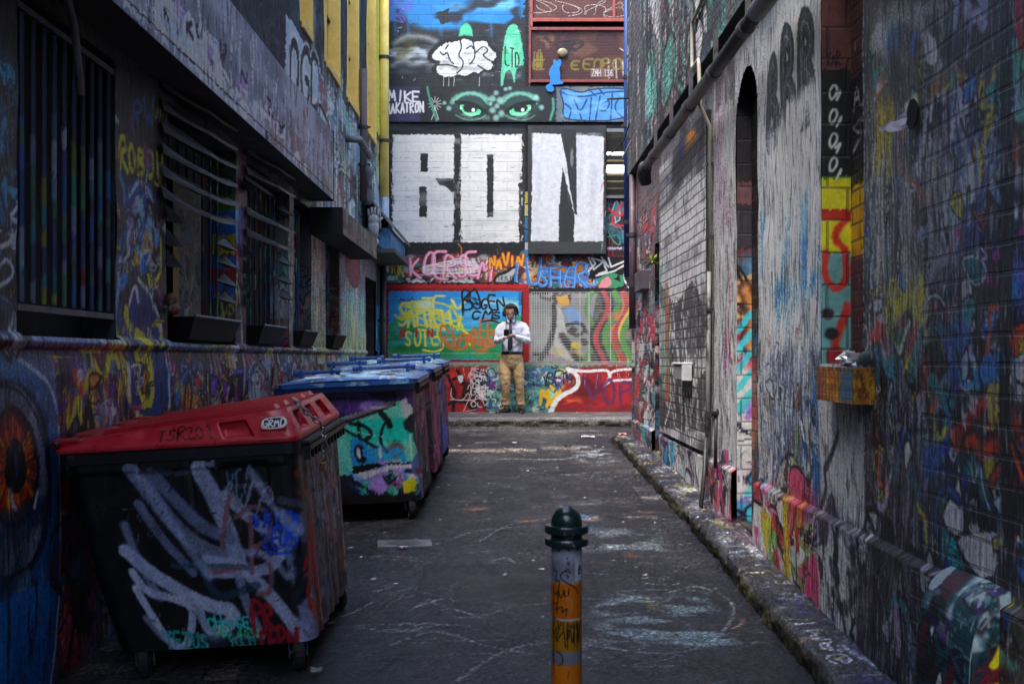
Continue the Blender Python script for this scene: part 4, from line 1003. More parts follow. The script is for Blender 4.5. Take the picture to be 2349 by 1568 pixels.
# upper brick wall, standing forward of the lower wall
def TU(xd, yd): return TR(xd, yd, 1.47)
U = geo_span([4.6, Y_END], .00045); V = span_at([3.78, 7.3], .014)
c = Canvas(U, V, '#3b3a3c', TU, 202, .03)
c.haze((4.6, 3.7, 14.1, 7.5), '#5a5a5c', 1.2, .9, .45, 5, .7, 1, m=True)
c.haze((1478, 120, 1560, 330), '#9c9a98', .6, .35, .48, 8, .7, 2); c.haze((1478, 0, 1600, 200), '#5e7a76', .8, .5, .5, 6, .7, 3); c.haze((1500, 150, 1580, 300), '#6d3b44', .7, .3, .58, 8, .8, 4)
c.wild((1478, 40, 1610, 330), ['#c2c0be', '#8b8a8a', '#4e7d74', '#6a3c44', '#1f1f22', '#3b3a48'], 90, .7, seed=5, lw=.06, asp=1.2)
c.poly([(1480, 170), (1492, 150), (1496, 260), (1482, 270)], '#5fa294', .95, rough=.04)
c.haze((1600, -60, 1900, 200), '#2c2b2c', 1, .5, .35, 5, .8, 6)
c.streaks((9, 3.8, 14, 6.5), ['#c0c0be', '#2a2a2c', '#6f8f88', '#7c4a50'], 300, (.2, .8), (.03, .09), m=True, seed=3)
c.speckle(.16)
rt(grid_mesh("upper_wall", c, lambda U_, V_: (1.47+0*U_, U_, V_), M_br, gain=1.9, con=1.4))
M_dk = simple("sooty_concrete", '#2a2a2b', .85, dirt='#4a4846')
mb = MB(); mb.box((1.474, 4.0, 3.775), (1.9, Y_END-.003, 4.0)); mb.box((1.5, 3.0, 3.62), (1.9, 4.6, 7.3)); rt(mb.build("ledge", M_dk))
# brick texture area on the lower wall: bay of bare brick panels laid on the wall plane
c0 = Canvas(geo_span([8.72, 11.40], .0006), span(.82, 3.45, .013), '#98989a', TR, 203, .03)
c0.haze((8.7, .7, 11.4, 3.6), '#d0d0ce', 1.0, .6, .42, 6, .8, 4, m=True)
c0.haze((8.7, .7, 11.4, 3.6), '#3f3d41', 1.2, .5, .55, 7, .8, 5, m=True)
c0.poly([(1538, 450), (1634, 385), (1634, 560), (1560, 590), (1540, 560)], '#d2d3d1', .85, rough=.08)
c0.haze((1530, 430, 1634, 600), '#6a686b', .5, .12, .58, 8, .7, 6); c0.haze((1520, 230, 1634, 400), '#403b42', .8, .3, .42, 7, .8, 9); c0.haze((1575, 250, 1620, 320), '#b07c3a', .5, .2, .5, 8, .9, 10); c0.haze((1535, 320, 1580, 390), '#4a3f7a', .5, .2, .52, 8, .8, 11)
for p in ([(1520, 640), (1560, 700), (1600, 640), (1634, 720), (1634, 760), (1600, 700), (1560, 770), (1525, 700)], [(1520, 860), (1560, 850), (1590, 905), (1634, 840), (1634, 990), (1520, 980)]):
    c0.poly(p, '#4b4447', .9, rough=.02)
for k in range(30):
    y0 = g.uniform(8.75, 11.3); z0 = g.uniform(1.2, 2.4); t = np.linspace(0, 1, 6)
    c0.stroke(np.stack([y0+.4*np.sin(t*4+k)*g.uniform(.3, 1), z0-.8*t], 1), g.uniform(.02, .05), ['#d8d8d6', '#2b2a2e', '#bfbdbc'][k % 3], .8, .3, .3, True)
for k in range(12):
    x = 1532+k*8.5; c0.stroke([(x, 870), (x+g.uniform(-3, 3), 925+k*4)], .03, '#b8b6b4', .7, .4, .4, sm=0)
c0.rect(1536, 650, 1544, 920, '#96603c', .9, rough=.03); c0.stroke([(1530, 600), (1532, 760), (1530, 900)], .07, '#4f8f84', .7, .6); c0.haze((1518, 600, 1550, 950), '#6f8a84', .2, .5, .5, 6, .7, 12)
c0.streaks((8.72, 1, 11.4, 3.0), ['#dadad8', '#3c3b3e', '#98989a'], 200, (.1, .4), (.015, .05), m=True, seed=4)
rt(grid_mesh("brick_panel", c0, lambda U_, V_: (XR-.042+.0*U_, U_, V_), M_br, gain=1.3, con=1.3))
mb = MB(); mb.box((XR-.040, 8.72, .82), (XR+.1, 11.40, 3.45)); rt(mb.build("brick_panel_core", M_dk))

# arched slot recess
c = Canvas(span(XR, XR+.34, .006), span(.3, 3.6, .012), '#1d1b1f', None, 204, .02)
def zD(yd, y): return CAMZ-(yd-VY)*y/FPX
yy = slot[1]
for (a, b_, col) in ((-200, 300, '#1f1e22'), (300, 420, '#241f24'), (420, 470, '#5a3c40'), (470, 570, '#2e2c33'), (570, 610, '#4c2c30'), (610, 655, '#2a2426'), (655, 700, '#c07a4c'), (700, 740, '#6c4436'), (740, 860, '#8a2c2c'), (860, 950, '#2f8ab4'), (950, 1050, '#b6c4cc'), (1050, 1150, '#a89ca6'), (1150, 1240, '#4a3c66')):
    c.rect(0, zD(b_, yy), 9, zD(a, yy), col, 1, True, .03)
c.haze((0, zD(1240, yy), 9, zD(1000, yy)), '#c9c4c6', .2, .2, .5, 6, .8, 2, m=True, feather=0)
c.wild((XR, .3, XR+.34, zD(600, yy)), ['#2f9fd0', '#2f9fd0', '#c83a34', '#e08a4c', '#17171b', '#e6e6e6', '#7c4a8c'], 60, .22, m=True, seed=3, lw=.03)
for k in range(5): c.stroke([(XR, zD(760-k*0+k*45, yy)), (XR+.14, zD(700+k*45, yy)), (XR+.25, zD(740+k*45, yy))], .045, '#37a3d6', .95, .3, .3, True)
c.haze((XR, zD(470, yy), XR+.3, zD(380, yy)), '#8c6a6c', .2, .2, .4, 5, .7, 3, m=True)
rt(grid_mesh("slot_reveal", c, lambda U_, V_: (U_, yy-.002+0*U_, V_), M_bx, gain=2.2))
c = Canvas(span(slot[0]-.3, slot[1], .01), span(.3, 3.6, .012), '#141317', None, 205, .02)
c.wild((slot[0], .5, slot[1], 2.0), ['#2f9fd0', '#c8403a', '#17171b', '#d8d4d0', '#3a4a6c', '#d07840'], 70, .25, m=True, seed=3, lw=.03); c.haze((slot[0], .4, slot[1], 1.0), '#5c4c74', .3, .3, .4, 5, .8, 1, m=True)
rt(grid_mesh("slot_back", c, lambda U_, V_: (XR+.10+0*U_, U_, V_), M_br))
mb = MB(); mb.box((XR+.01, slot[0]-.2, .2), (XR+.34, slot[1]-.004, .44)); rt(mb.build("slot_step", M_dk, bevel=.01))
mb = MB(); mb.box((XR+.02, slot[0]-.06, .1), (XR+.3, slot[0]-.002, 3.7)); mb.box((XR+.04, slot[0]-.05, 3.5), (XR+.3, slot[1]+.05, 3.7)); rt(mb.build("slot_cheek", M_dk))

# window recess with its sill
yy = win[1]
c = Canvas(span(XR, XR+.145, .004), span(SILLZ-.02, 3.6, .008), '#17171a', None, 206, .02)
def zr(a, b_, col): c.rect(0, zD(b_, yy), 9, zD(a, yy), col, 1, True, .006)
zr(-900, 160, '#4a2c2c'); zr(160, 405, '#141518'); zr(405, 412, '#3d6a24'); zr(410, 580, '#c8a01c'); zr(580, 900, '#4f7d7c')
for k in range(4): c.stroke([(XR+.07+.02*(k % 2), zD(190+k*60+30, yy)), (XR+.10, zD(190+k*60-5+20, yy)), (XR+.075, zD(190+k*60+40, yy))], .012, '#b8bbbb', .95, .3, .3, True)
for k in range(4):
    zc = zD(215+k*55, yy); c.stroke([(XR+.035, zc), (XR+.06, zc+.05), (XR+.085, zc+.02), (XR+.05, zc-.04)], .012, '#a8abab', .9, .3, .3, True, closed=True)
zr(480, 505, '#8f2418'); red = '#9a221c'
for p, w in (([(XR+.13, zD(500, yy)), (XR+.05, zD(540, yy)), (XR+.12, zD(575, yy))], .035), ([(XR+.02, zD(580, yy)), (XR+.01, zD(630, yy)), (XR+.07, zD(670, yy)), (XR+.13, zD(640, yy)), (XR+.12, zD(590, yy))], .035), ([(XR+.13, zD(700, yy)), (XR+.09, zD(760, yy)), (XR+.06, zD(790, yy)), (XR+.1, zD(830, yy))], .04)):
    c.stroke(p, w, red, .95, .4, .3, True)
c.blob((XR+.03, zD(720, yy)), (.03, .03), '#2a1c20', 1, .4, True); c.blob((XR+.05, zD(765, yy)), (.035, .03), '#1c1a1e', 1, .4, True); c.blob((XR+.06, zD(815, yy)), (.04, .045), '#7c2026', 1, .5, True)
c.text('KAR', (XR+.03, zD(120, yy), XR+.09, zD(150, yy)), .008, '#1c1214', m=True)
rt(grid_mesh("window_reveal", c, lambda U_, V_: (U_, yy-.002+0*U_, V_), M_bx, gain=2.2))
c = Canvas(span(win[0]-.4, win[1], .008), span(SILLZ-.02, 3.6, .01), '#16161a', None, 207, .02)
zb_ = lambda yd: zD(yd, 5.3)
c.rect(4, zb_(580), 6, zb_(405), '#a07c18', 1, True); c.rect(4, zb_(140), 6, 5, '#3a2422', 1, True); c.rect(4, 1.3, 6, zb_(580), '#3c1c22', 1, True)
c.text('PEA', (5.2, zb_(150), 5.62, zb_(220)), .016, '#8e9092', .9, m=True); c.text('MR', (5.2, zb_(250), 5.62, zb_(320)), .016, '#8e9092', .9, m=True)
c.haze((4, 1.4, 6, zb_(520)), '#8a1c20', .2, .3, .45, 6, .9, 3, m=True)
rt(grid_mesh("window_back", c, lambda U_, V_: (XR+.145+0*U_, U_, V_), M_br, gain=1.8))
mb = MB(); mb.box((XR+.03, win[0]-.1, 1.4), (XR+.3, win[0]-.004, 3.65)); mb.box((XR+.04, win[0]-.1, 3.58), (XR+.3, win[1]+.1, 3.75)); rt(mb.build("window_cheek", M_dk))
# sill block
def block_grid(name, cvs, fn, mat, parent): return grid_mesh(name, cvs, fn, mat, parent)
sill = thing("window_sill", "thick stone sill jutting from the right wall, its near face streaked yellow and orange", "sill", (XR, 5.3, SILLZ))
SX = 1.475; sy0, sy1 = 4.86, 5.44; sz0, sz1 = SILLZ-.17, SILLZ-.012
c = Canvas(span(sy0, sy1, .008), span(sz0, sz1, .006), '#4a3c34', None, 208, .015)
c.streaks((sy0, sz0+.02, sy1, sz1+.1), ['#a8801c', '#b0601c', '#8c3c20', '#c09a24', '#5c4a2c'], 260, (.05, .2), (.008, .02), m=True, seed=1)
c.haze((sy0, sz0, sy0+.2, sz1), '#3c5a74', .1, .1, .3, 5, .9, 2, m=True, feather=.02); c.haze((sy1-.1, sz0, sy1, sz1), '#6a4450', .1, .1, .4, 5, .8, 3, m=True, feather=.02)
grid_mesh("face", c, lambda U_, V_: (SX-XR+0*U_, U_-5.3, V_-SILLZ), M_lumpy, sill, gain=1.8, con=1.3)
c = Canvas(span(SX, XR+.145, .006), span(sz0, sz1, .006), '#7c7a3a', None, 209, .015)
c.rect(SX+.08, 0, 3, 3, '#223040', .9, True); c.streaks((SX, sz0, SX+.1, sz1+.1), ['#a8801c', '#b87a1c', '#8c4c20', '#b8a024', '#4c2a1c', '#8c3c1c'], 160, (.05, .2), (.006, .016), m=True, seed=1)
grid_mesh("end_face", c, lambda U_, V_: (U_-XR, sy0-5.3+0*U_, V_-SILLZ), M_lumpy, sill, gain=1.1, con=1.3)
mb = MB(); mb.box((SX+.002, sy0+.002, sz0), (XR+.14, sy1-.002, sz1)); mb.build("core", simple("painted_sill_stone", '#6d7478', .7, dirt='#3a4a50', var=.4), sill, M=Matrix.Translation(-sill.location), bevel=.004)
# crumpled foil on the sill
foil = MB(); rf = random.Random(4)
foil.ell((0, 0, 0), (.05, .045, .035), 12, 8)
foil.v = [tuple(Vector(v)*(1+rf.uniform(-.28, .28))) for v in foil.v]
o = tag(foil.build("crumpled_foil", simple("foil", '#b9bcc0', .3, .5, var=.3, scale=30)), "crumpled silver foil ball left on the stone window sill", "litter"); o.location = (1.515, 5.05, sz1+.035)
can = MB(); can.lathe([(.0, 0), (.036, 0), (.038, .004), (.03, .075), (.028, .075)], 16)
o = tag(can.build("paper_cup", simple("grey_cup", '#33484c', .6), smooth=False), "squashed dark teal cup beside the foil on the sill", "cup"); o.location = (1.56, 4.97, sz1+.03); o.rotation_euler = (1.2, .2, .4)

# far doorway in the right wall
c = Canvas(span(XR, XR+.5, .008), span(.3, 2.8, .012), '#1a1c20', None, 210, .02)
yy = door[1]
c.wild((XR, .3, XR+.3, 2.3), ['#2f7fae', '#b02c34', '#1d1d22', '#c9c9cc', '#3c8f8c', '#d87830', '#6c3a6c'], 80, .25, m=True, seed=2, lw=.03)
c.haze((XR, 1.4, XR+.3, 1.9), '#b4252c', .2, .2, .4, 6, .8, 1, m=True); c.rect(XR, 2.3, XR+.5, 2.9, '#0f0f12', 1, True)
rt(grid_mesh("doorway_reveal", c, lambda U_, V_: (U_, yy-.002+0*U_, V_), M_bx))
mb = MB(); mb.box((XR+.28, door[0]-.3, .2), (XR+.32, door[1], 2.9)); mb.box((XR+.02, door[0]-.08, .2), (XR+.3, door[0]-.003, 2.9)); mb.box((XR+.02, door[0], 2.74), (XR+.3, door[1], 2.9)); rt(mb.build("doorway_back", simple("black_door", '#141417', .8)))
# body of the building and its end wall
mb = MB(); mb.box((XR+.35, 2.9, -.3), (7, Y_END-.02, 7.3)); mb.box((XR+.02, 12.3, -.2), (XR+.4, Y_END-.01, 3.77)); rt(mb.build("building_body", M_dk))
c = Canvas(span_at([XR-.03, 3, 7], .04), span(-.1, 7.3, .04), '#5a5052', None, 211, .05); c.wild((XR, 0, 7, 5), PALR, 200, .8, m=True, seed=3, lw=.06)
rt(grid_mesh("end_wall", c, lambda U_, V_: (U_, Y_END+.004+0*U_, V_), M_bx))

# pipes and fittings
M_iron = simple("painted_iron", '#3c3c40', .45, .2, dirt='#6a5a5c', dirt_t=.6, scale=14, var=.5)
def bigpipe():
    t = thing("service_pipe", "thick black pipe running level along the right wall under the brick overhang", "pipe", (1.40, 9, 3.49))
    mb = MB(); mb.tube([(0, -5.2, 0), (0, 2.6, 0)], .046, 16)
    mb.build("pipe_run", simple("black_pipe", '#2d2c2d', .45, .0, dirt='#55504c', dirt_t=.58, scale=8, var=.6, stretch=(4, 1, 4)), t, smooth=True)
    for k in range(7):
        mb = MB(); y = -4.4+k*1.05; mb.tube([(0, y-.05, 0), (0, y+.05, 0)], .053, 16); mb.box((.0, y-.015, .06), (.03, y+.015, .29)); mb.build("pipe_collar", simple("grey_collar", '#57565a', .5, dirt='#2a2828'), t)
    mb = MB(); mb.tube([(0, 2.6, 0), (0, 2.72, -.03), (.03, 2.78, -.14)], [.07, .072, .06], 14); mb.build("pipe_elbow", M_iron, t, smooth=True)
    mb = MB(); mb.tube([(0, -3.4, 0), (0, -2.6, 0)], .056, 16); mb.build("pipe_wrap", simple("grey_wrap", '#77777a', .6, dirt='#3a3a3c'), t, smooth=True)
bigpipe()
M_cond = simple("cream_conduit", '#b9b3a2', .5, dirt='#6a675e', dirt_t=.6)
cd = thing("conduit", "thin cream conduit with a jog, running down the right wall past the black pipe", "pipe", (XR-.02, 8.64, 2))
def at(x, y, z, t): return Vector((x, y, z))-Vector(t.location)
def zz_(yd): return CAMZ-(yd-VY)*8.64/FPX
mb = MB()
mb.tube([at(1.44, 9.0, 5.2, cd), at(1.44, 9.0, 4.35, cd), at(1.44, 8.98, 4.3, cd), at(1.44, 8.66, 4.27, cd)], .016, 8)
mb.tube([at(1.44, 8.66, 4.6, cd), at(1.44, 8.66, 4.22, cd)], .0165, 8)
mb = MB(); X1 = 1.45
mb.tube([at(X1, 8.5, 4.6, cd), at(X1, 8.5, 4.25, cd), at(X1, 8.53, 4.21, cd), at(X1, 8.92, 4.19, cd), at(X1, 8.95, 4.15, cd), at(X1, 8.95, 3.86, cd), at(X1, 8.93, 3.82, cd), at(X1-.01, 8.6, 3.80, cd), at(X1-.01, 8.58, 3.76, cd), at(X1, 8.58, 3.45, cd), at(XR-.035, 8.6, 3.3, cd), at(XR-.035, 8.62, 2.2, cd)], .015, 8)
mb.build("pipe_run", M_cond, cd, smooth=True)
mb = MB(); mb.tube([at(XR-.035, 8.62, 2.2, cd), at(XR-.05, 8.62, .65, cd)], .017, 8); mb.build("lower_pipe", simple("striped_pipe", '#8a8a88', .5, dirt='#1c1c1e', dirt_t=.5, stretch=(1, 1, .6), scale=5), cd, smooth=True)
for z in (3.0, 2.45, 1.9, 1.1):
    mb = MB(); mb.box(tuple(at(XR-.06, 8.595, z, cd)), tuple(at(XR-.005, 8.645, z+.025, cd))); mb.build("clip", M_iron, cd)
lp = thing("waste_pipe", "narrow leaning black pipe at the foot of the right wall below the conduit", "pipe", (XR-.06, 8.3, .5))
mb = MB(); mb.tube([at(XR-.08, 8.5, .95, lp), at(XR-.1, 8.45, .7, lp), at(XR-.16, 8.25, G(1.4, 8.2)+.13, lp)], .016, 8); mb.build("pipe_run", M_iron, lp, smooth=True)
mb = MB(); mb.tube([at(XR-.05, 8.25, 1.15, lp), at(XR-.055, 8.25, .75, lp)], .014, 8); mb.lathe([(.0, 0), (.025, 0), (.028, .03), (.02, .05)], 10, tuple(at(XR-.055, 8.25, 1.13, lp))); mb.build("riser", M_iron, lp, smooth=True)
# corner down pipes
def downpipe(x, y, z0, z1, r, mat, label, cuts=(), name="drainpipe", sq=None):
    t = thing(name, label, "drainpipe", (x, y, z0))
    mb = MB(); mb.tube([(0, 0, 0), (0, 0, z1-z0)], r, 14); mb.build("pipe_run", mat, t, smooth=True)
    for z in cuts:
        mb = MB(); mb.lathe([(r*1.02, 0), (r*1.25, .004), (r*1.25, .05), (r*1.02, .054)], 14, (0, 0, z-z0)); mb.box((-r*1.9, -.01, z-z0+.012), (r*1.9, .012, z-z0+.04)); mb.build("bracket", M_iron, t)
    return t
downpipe(1.475, 14.12, 2.55, 7.4, .035, simple("blue_pipe_paint", '#2b4a8c', .45, dirt='#7a2c34', dirt_t=.62, scale=12, stretch=(1, 1, .4)), "blue downpipe at the far corner of the right building", (3.2, 4.4, 5.0, 6.0))
downpipe(1.53, 13.9, 4.0, 7.4, .045, simple("black_pipe_paint", '#232224', .5, dirt='#4c4446'), "wide black downpipe beside the blue one on the right building", (4.2, 5.2, 6.2))
downpipe(1.50, 13.7, 1.9, 3.75, .04, simple("plum_pipe_paint", '#5a4850', .5, dirt='#8a6a74', scale=14, dirt_t=.55), "plum coloured pipe stub under the overhang at the right corner", (2.4, 3.0))
# wires and bracket near the corner
wr = thing("wire_bracket", "rusty rods and wires reaching out from the far right corner", "bracket", (1.45, 13.9, 4.5))
mb = MB()
mb.tube([at(1.2, 13.7, 4.66, wr), at(1.62, 13.9, 4.72, wr), at(1.75, 13.6, 4.75, wr)], .012, 6); mb.tube([at(1.35, 13.5, 3.9, wr), at(1.55, 13.6, 4.3, wr), at(1.5, 13.0, 4.42, wr)], .012, 6); mb.tube([at(1.2, 14.2, 4.0, wr), at(1.42, 13.9, 4.2, wr), at(1.55, 13.5, 4.7, wr)], .008, 6); mb.tube([at(1.53, 12.9, 4.6, wr), at(1.5, 12.8, 4.1, wr), at(1.45, 12.5, 3.75, wr)], .008, 6)
mb.build("rods", M_iron, wr)
bxk = thing("meter_box", "small white box fixed on the brick wall beside the conduit", "box", (XR-.045, 9.6, 1.43))
mb = MB(); mb.box((-.08, -.26, -.07), (0, .26, .06)); mb.build("housing", simple("box_grey", '#8b8b8e', .6, dirt='#5a5a5e'), bxk, bevel=.008)
mb = MB(); mb.box((-.09, -.28, .061), (0, .28, .08)); mb.box((-.09, -.28, -.07), (-.005, -.262, .06)); mb.build("cover", simple("box_white", '#d3d3d2', .5, dirt='#86868a', dirt_t=.6), bxk, bevel=.006)
# odd clump over the far doorway
pl = MB(); rf = random.Random(8)
for k in range(34):
    a_, e_ = rf.uniform(0, 6.3), rf.uniform(-.6, 1.4); L = rf.uniform(.06, .13)
    d_ = Vector((cos(a_)*cos(e_), sin(a_)*cos(e_), sin(e_)))*L; s_ = d_.cross(Vector((0, 0, 1))).normalized()*.018
    pl.add([(0, 0, 0), d_*.6+s_, d_, d_*.6-s_], [(0, 1, 2, 3)])
o = tag(pl.build("plastic_flower", simple("yellow_green_plastic", '#9aa32c', .5, var=.6, scale=12)), "small yellow green plastic bunch stuck above the far right doorway", "ornament"); o.location = (1.50, 11.85, 2.56)
jb = MB(); jb.box((-.05, -.4, -.12), (.05, .3, .10)); o = tag(jb.build("junction_box", simple("plum_box", '#4f4650', .6, dirt='#8c8088'), bevel=.01), "dull purple box stuck on the wall left of the far right doorway", "box"); o.location = (1.52, 12.9, 2.42)
# tissue in a hole, whose darkness is a black disc on the uncut wall
hole = MB(); hole.lathe([(.0, 0), (.046, 0), (.05, .006), (.05, .012)], 24)
hy = 4.33; hz = CAMZ+(820-262)*hy/FPX
o = hole.build("hole_shade_disc", simple("hole_shade_black", '#060607', .9)); o.rotation_euler = (0, -pi/2, 0); o.location = (XR-.016, hy, hz); o.scale = (1.15, 1.15, .6); rt(o)
ts = MB(); rf = random.Random(2); P = []
for i in range(6):
    for j in range(5): P.append((-.02-.014*i+rf.uniform(-.006, .006), .02*i-.04, -.03+.016*j*(1-i*.15)+rf.uniform(-.008, .008)))
ts.add(P, [(i*5+j, i*5+j+1, i*5+j+6, i*5+j+5) for i in range(5) for j in range(4)])
o = tag(ts.build("tissue", simple("tissue_paper", '#cfc8d4', .9)), "crumpled pale tissue stuffed in the round hole of the right wall", "litter"); o.location = (XR-.02, hy+.05, hz-.02)
sol = o.modifiers.new("solid", 'SOLIDIFY'); sol.thickness = .003

# rounded concrete buttress in the near right corner
bu = thing("concrete_buttress", "round shouldered concrete block in the near right corner with looping yellow paint", "block", (1.665, 3.74, .1))
prof = [(-.23, 0), (-.235, .45), (-.215, .62), (-.16, .70), (-.07, .735), (.05, .75), (.25, .76)]
prof = smooth_pts(np.array(prof), 2)
s_len = np.concatenate([[0], np.cumsum(np.hypot(*np.diff(prof, axis=0).T))])
c = Canvas(span(-.24, .3, .004), span(0, .77, .005), '#1c3a40', None, 220, .015)
c.wild((-.24, 0, .3, .77), ['#4f6a70', '#1a2c38', '#7c8488', '#5c2c34', '#101216', '#2c6c7c', '#4a3a5c'], 120, .14, m=True, seed=3, lw=.012)
c.haze((-.24, .5, .3, .77), '#8f9aa0', .08, .06, .45, 6, .85, 4, m=True, feather=0); c.haze((0, .6, .2, .77), '#3f9ac0', .06, .06, .5, 7, .9, 5, m=True, feather=0)
for p in [[(a_-.11, b_) for a_, b_ in q_] for q_ in ([(-.05, .50), (.02, .62), (.14, .64), (.2, .55)], [(-.10, .42), (.05, .44), (.2, .5)], [(-.02, .52), (.08, .38), (.1, .2)], [(-.08, .3), (.04, .38), (.18, .32), (.22, .4)], [(-.14, .3), (-.1, .16), (-.06, .02)], [(0, .1), (.1, .25), (.22, .3)])]: c.stroke(p, .026, '#c0ae20', .95, .3, .3, True)
def top_of(x): return np.interp(x, prof[:, 0], prof[:, 1])
grid_mesh("painted_end", c, lambda U_, V_: (U_, -.2-.02*np.sin(np.clip(V_/.75, 0, 1)*3.0)+.05*np.clip((V_/np.maximum(top_of(U_), .01))-.85, 0, 1), np.minimum(V_, top_of(U_))), M_lumpy, bu, smooth=True, gain=1.5, con=1.5)
Lg = s_len[-1]
c = Canvas(span(-.2, .25, .006), span(0, Lg, .006), '#26444a', None, 221, .015)
c.wild((-.2, 0, .25, Lg), ['#4f6a70', '#1a2c38', '#8c9498', '#4c2c34', '#101216', '#2c6c7c', '#3a2c5c'], 120, .14, m=True, seed=3, lw=.012); c.haze((-.2, .5, .25, Lg), '#9aa2aa', .1, .1, .45, 6, .85, 4, m=True)
grid_mesh("painted_side", c, lambda U_, V_: (np.interp(V_, s_len, prof[:, 0]), U_, np.interp(V_, s_len, prof[:, 1])), M_lumpy, bu, smooth=True, gain=1.5, con=1.5)
# ------------------------------------------------------------------ left hand building
def TL(xd, yd, X=-XL):
    y = FPX*X/max(VX-xd, 20); return (y, CAMZ-(yd-VY)*y/FPX)
M_ll = painted("painted_old_wall", 'yz', None, rough=.42, plaster=1.1, streak=(7, 1.2), dirt=.4, bdist=.014, spec=.5, wear=(20, 3.4, .545, .85, .62, .4))
M_lf = painted("painted_fascia", 'yz', None, rough=.6, plaster=.6, streak=(4, 2), dirt=.35, wear=(9, 5, .60, .7, .62, .35))
M_bxs = painted("reveal_paint", 'xz', None, rough=.5, plaster=.6, streak=(6, 2), dirt=.35, wear=(16, 6, .58, .7, .64, .3))
M_lg = painted("clean_painted", 'yz', None, rough=.5, plaster=.3, streak=(4, 2), dirt=.25)
left_building = thing("workshop_building", "dark building on the left with barred windows below and yellow windows above", "building", (XL, 9, 0))
def lf(o):
    o.location -= left_building.location; o.parent = left_building; return o
W = [(4.64, 5.80), (6.66, 8.36), (8.70, 10.38), (10.60, 11.58), (12.50, 13.50)]
WZ0, WZ1 = 1.64, 3.05
ldoor = (16.0, 17.25)
edges = [3.4]+[e for w in W for e in w]+[ldoor[0], ldoor[1], YB]
U = geo_span(edges, .00038); V = span_at([-.2, WZ0, WZ1, 3.3], .008)
c = Canvas(U, V, '#2c2e36', TL, 301, .016)
PL = ['#2f5fa0', '#a89a28', '#7c3038', '#5a4f80', '#8f98ac', '#1a1b20', '#34688a', '#a3602c', '#39406a', '#6d7390', '#b8b8c4', '#27405c']
# general layers, duller near, brighter towards the far end
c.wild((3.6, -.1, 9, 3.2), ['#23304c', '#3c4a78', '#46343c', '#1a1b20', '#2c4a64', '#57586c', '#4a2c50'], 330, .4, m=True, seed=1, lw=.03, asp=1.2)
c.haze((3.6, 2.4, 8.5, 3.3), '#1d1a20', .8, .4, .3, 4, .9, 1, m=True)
# sill band and the wall under the windows
c.rect(3.6, 0, 18, 1.62, '#3c3a46', .6, True)
c.wild((4.95, .2, 8.6, 1.6), ['#8f8a24', '#7c2430', '#3b3c60', '#b05a28', '#1c1c24', '#6c2c4c', '#2c5c8c', '#a8a02c', '#6f7288'], 260, .32, m=True, seed=2, lw=.03)
c.streaks((4.95, .3, 8.6, 1.65), ['#a8a028', '#8c2c34', '#7c80a4', '#2c4c80', '#1a1a20', '#a8a8c0', '#704080'], 420, (.1, .5), (.01, .035), m=True, seed=3)
for p in ([(140, 900), (150, 1000), (170, 890), (180, 990)], [(160, 860), (185, 900), (200, 840), (205, 960)], [(210, 830), (225, 880), (245, 820)]): c.stroke(p, .05, '#b0a424', .9, .4)
c.haze((125, 860, 260, 990), '#8a3c2c', .3, .3, .5, 6, .7, 4); c.haze((200, 800, 262, 960), '#8c5c2c', .2, .3, .5, 6, .7, 5)
c.wild((8.6, .4, 18, 1.62), ['#8c90a0', '#5c6478', '#8c6f7a', '#6f8090', '#2c3038', '#a8a8b0', '#7a5a60'], 260, .4, m=True, seed=6, lw=.04, asp=1.8)
c.streaks((8.6, .6, 17.9, 1.7), ['#a8a8b4', '#6c7c94', '#8c7080', '#3a3c48', '#b0b4bc', '#4a6a8c'], 500, (.15, .6), (.02, .07), m=True, seed=7)
for k in range(16):
    x = 575+k*13+3; c.poly([(x, 940), (x, 850), (x+4, 838), (x+9, 850), (x+9, 940)], ['#8a8e9c', '#7a6a78', '#667488', '#8c7c8c'][k % 4], .7, sm=0)
c.rect(3.6, 1.60, 18, 1.66, '#63708a', .8, True, .01)
c.haze((3.6, 1.55, 18, 1.68), '#a8a848', .3, .03, .55, 7, .8, 8, m=True, feather=0)
# pier 5.8-6.62: yellow word, blue characters
c.rect(5.82, 1.66, 6.62, 3.3, '#1c1a22', .75, True)
c.haze((268, 120, 350, 260), '#3c2630', .3, .5, .45, 5, .8, 9)
c.text('PW', (308, 235, 350, 300), .035, '#2c5088', .9, jit=.5)
c.text('ROBOW', (278, 320, 372, 385), .035, '#a8a42c', .95, slope=.35, jit=.4)
c.stroke([(275, 400), (290, 440), (278, 500), (285, 560)], .05, '#3d6cb0', .9, .4)
c.poly([(285, 470), (300, 420), (325, 400), (350, 430), (366, 500), (360, 600), (330, 640), (290, 600)], '#2c4c8c', .8, sm=2); c.stroke([(300, 450), (320, 410), (345, 440), (362, 520)], .03, '#8c94b4', .9, .4)
c.poly([(305, 470), (322, 440), (336, 480), (330, 520), (308, 510)], '#7f88a8', .9, sm=2); c.loops((318, 540), (30, 50), .03, '#3c7cd0', .9, 8, seed=2); c.loops((330, 600), (28, 36), .02, '#98a06c', .8, 6, seed=3)
c.wild((272, 480, 372, 640), ['#2f64b4', '#7c88a8', '#3b2c44', '#5c8cc8', '#191a20', '#8c6c3c'], 50, .18, seed=12, lw=.025)
c.poly([(290, 900), (288, 740), (312, 645), (350, 680), (378, 800), (380, 950), (300, 950)], '#22305c', 1, sm=1)
c.stroke([(286, 900), (288, 740), (312, 640), (320, 700)], .03, '#9ba0b8', .95, .3); c.stroke([(320, 640), (352, 680), (376, 790), (380, 930)], .03, '#9ba0b8', .95, .3)
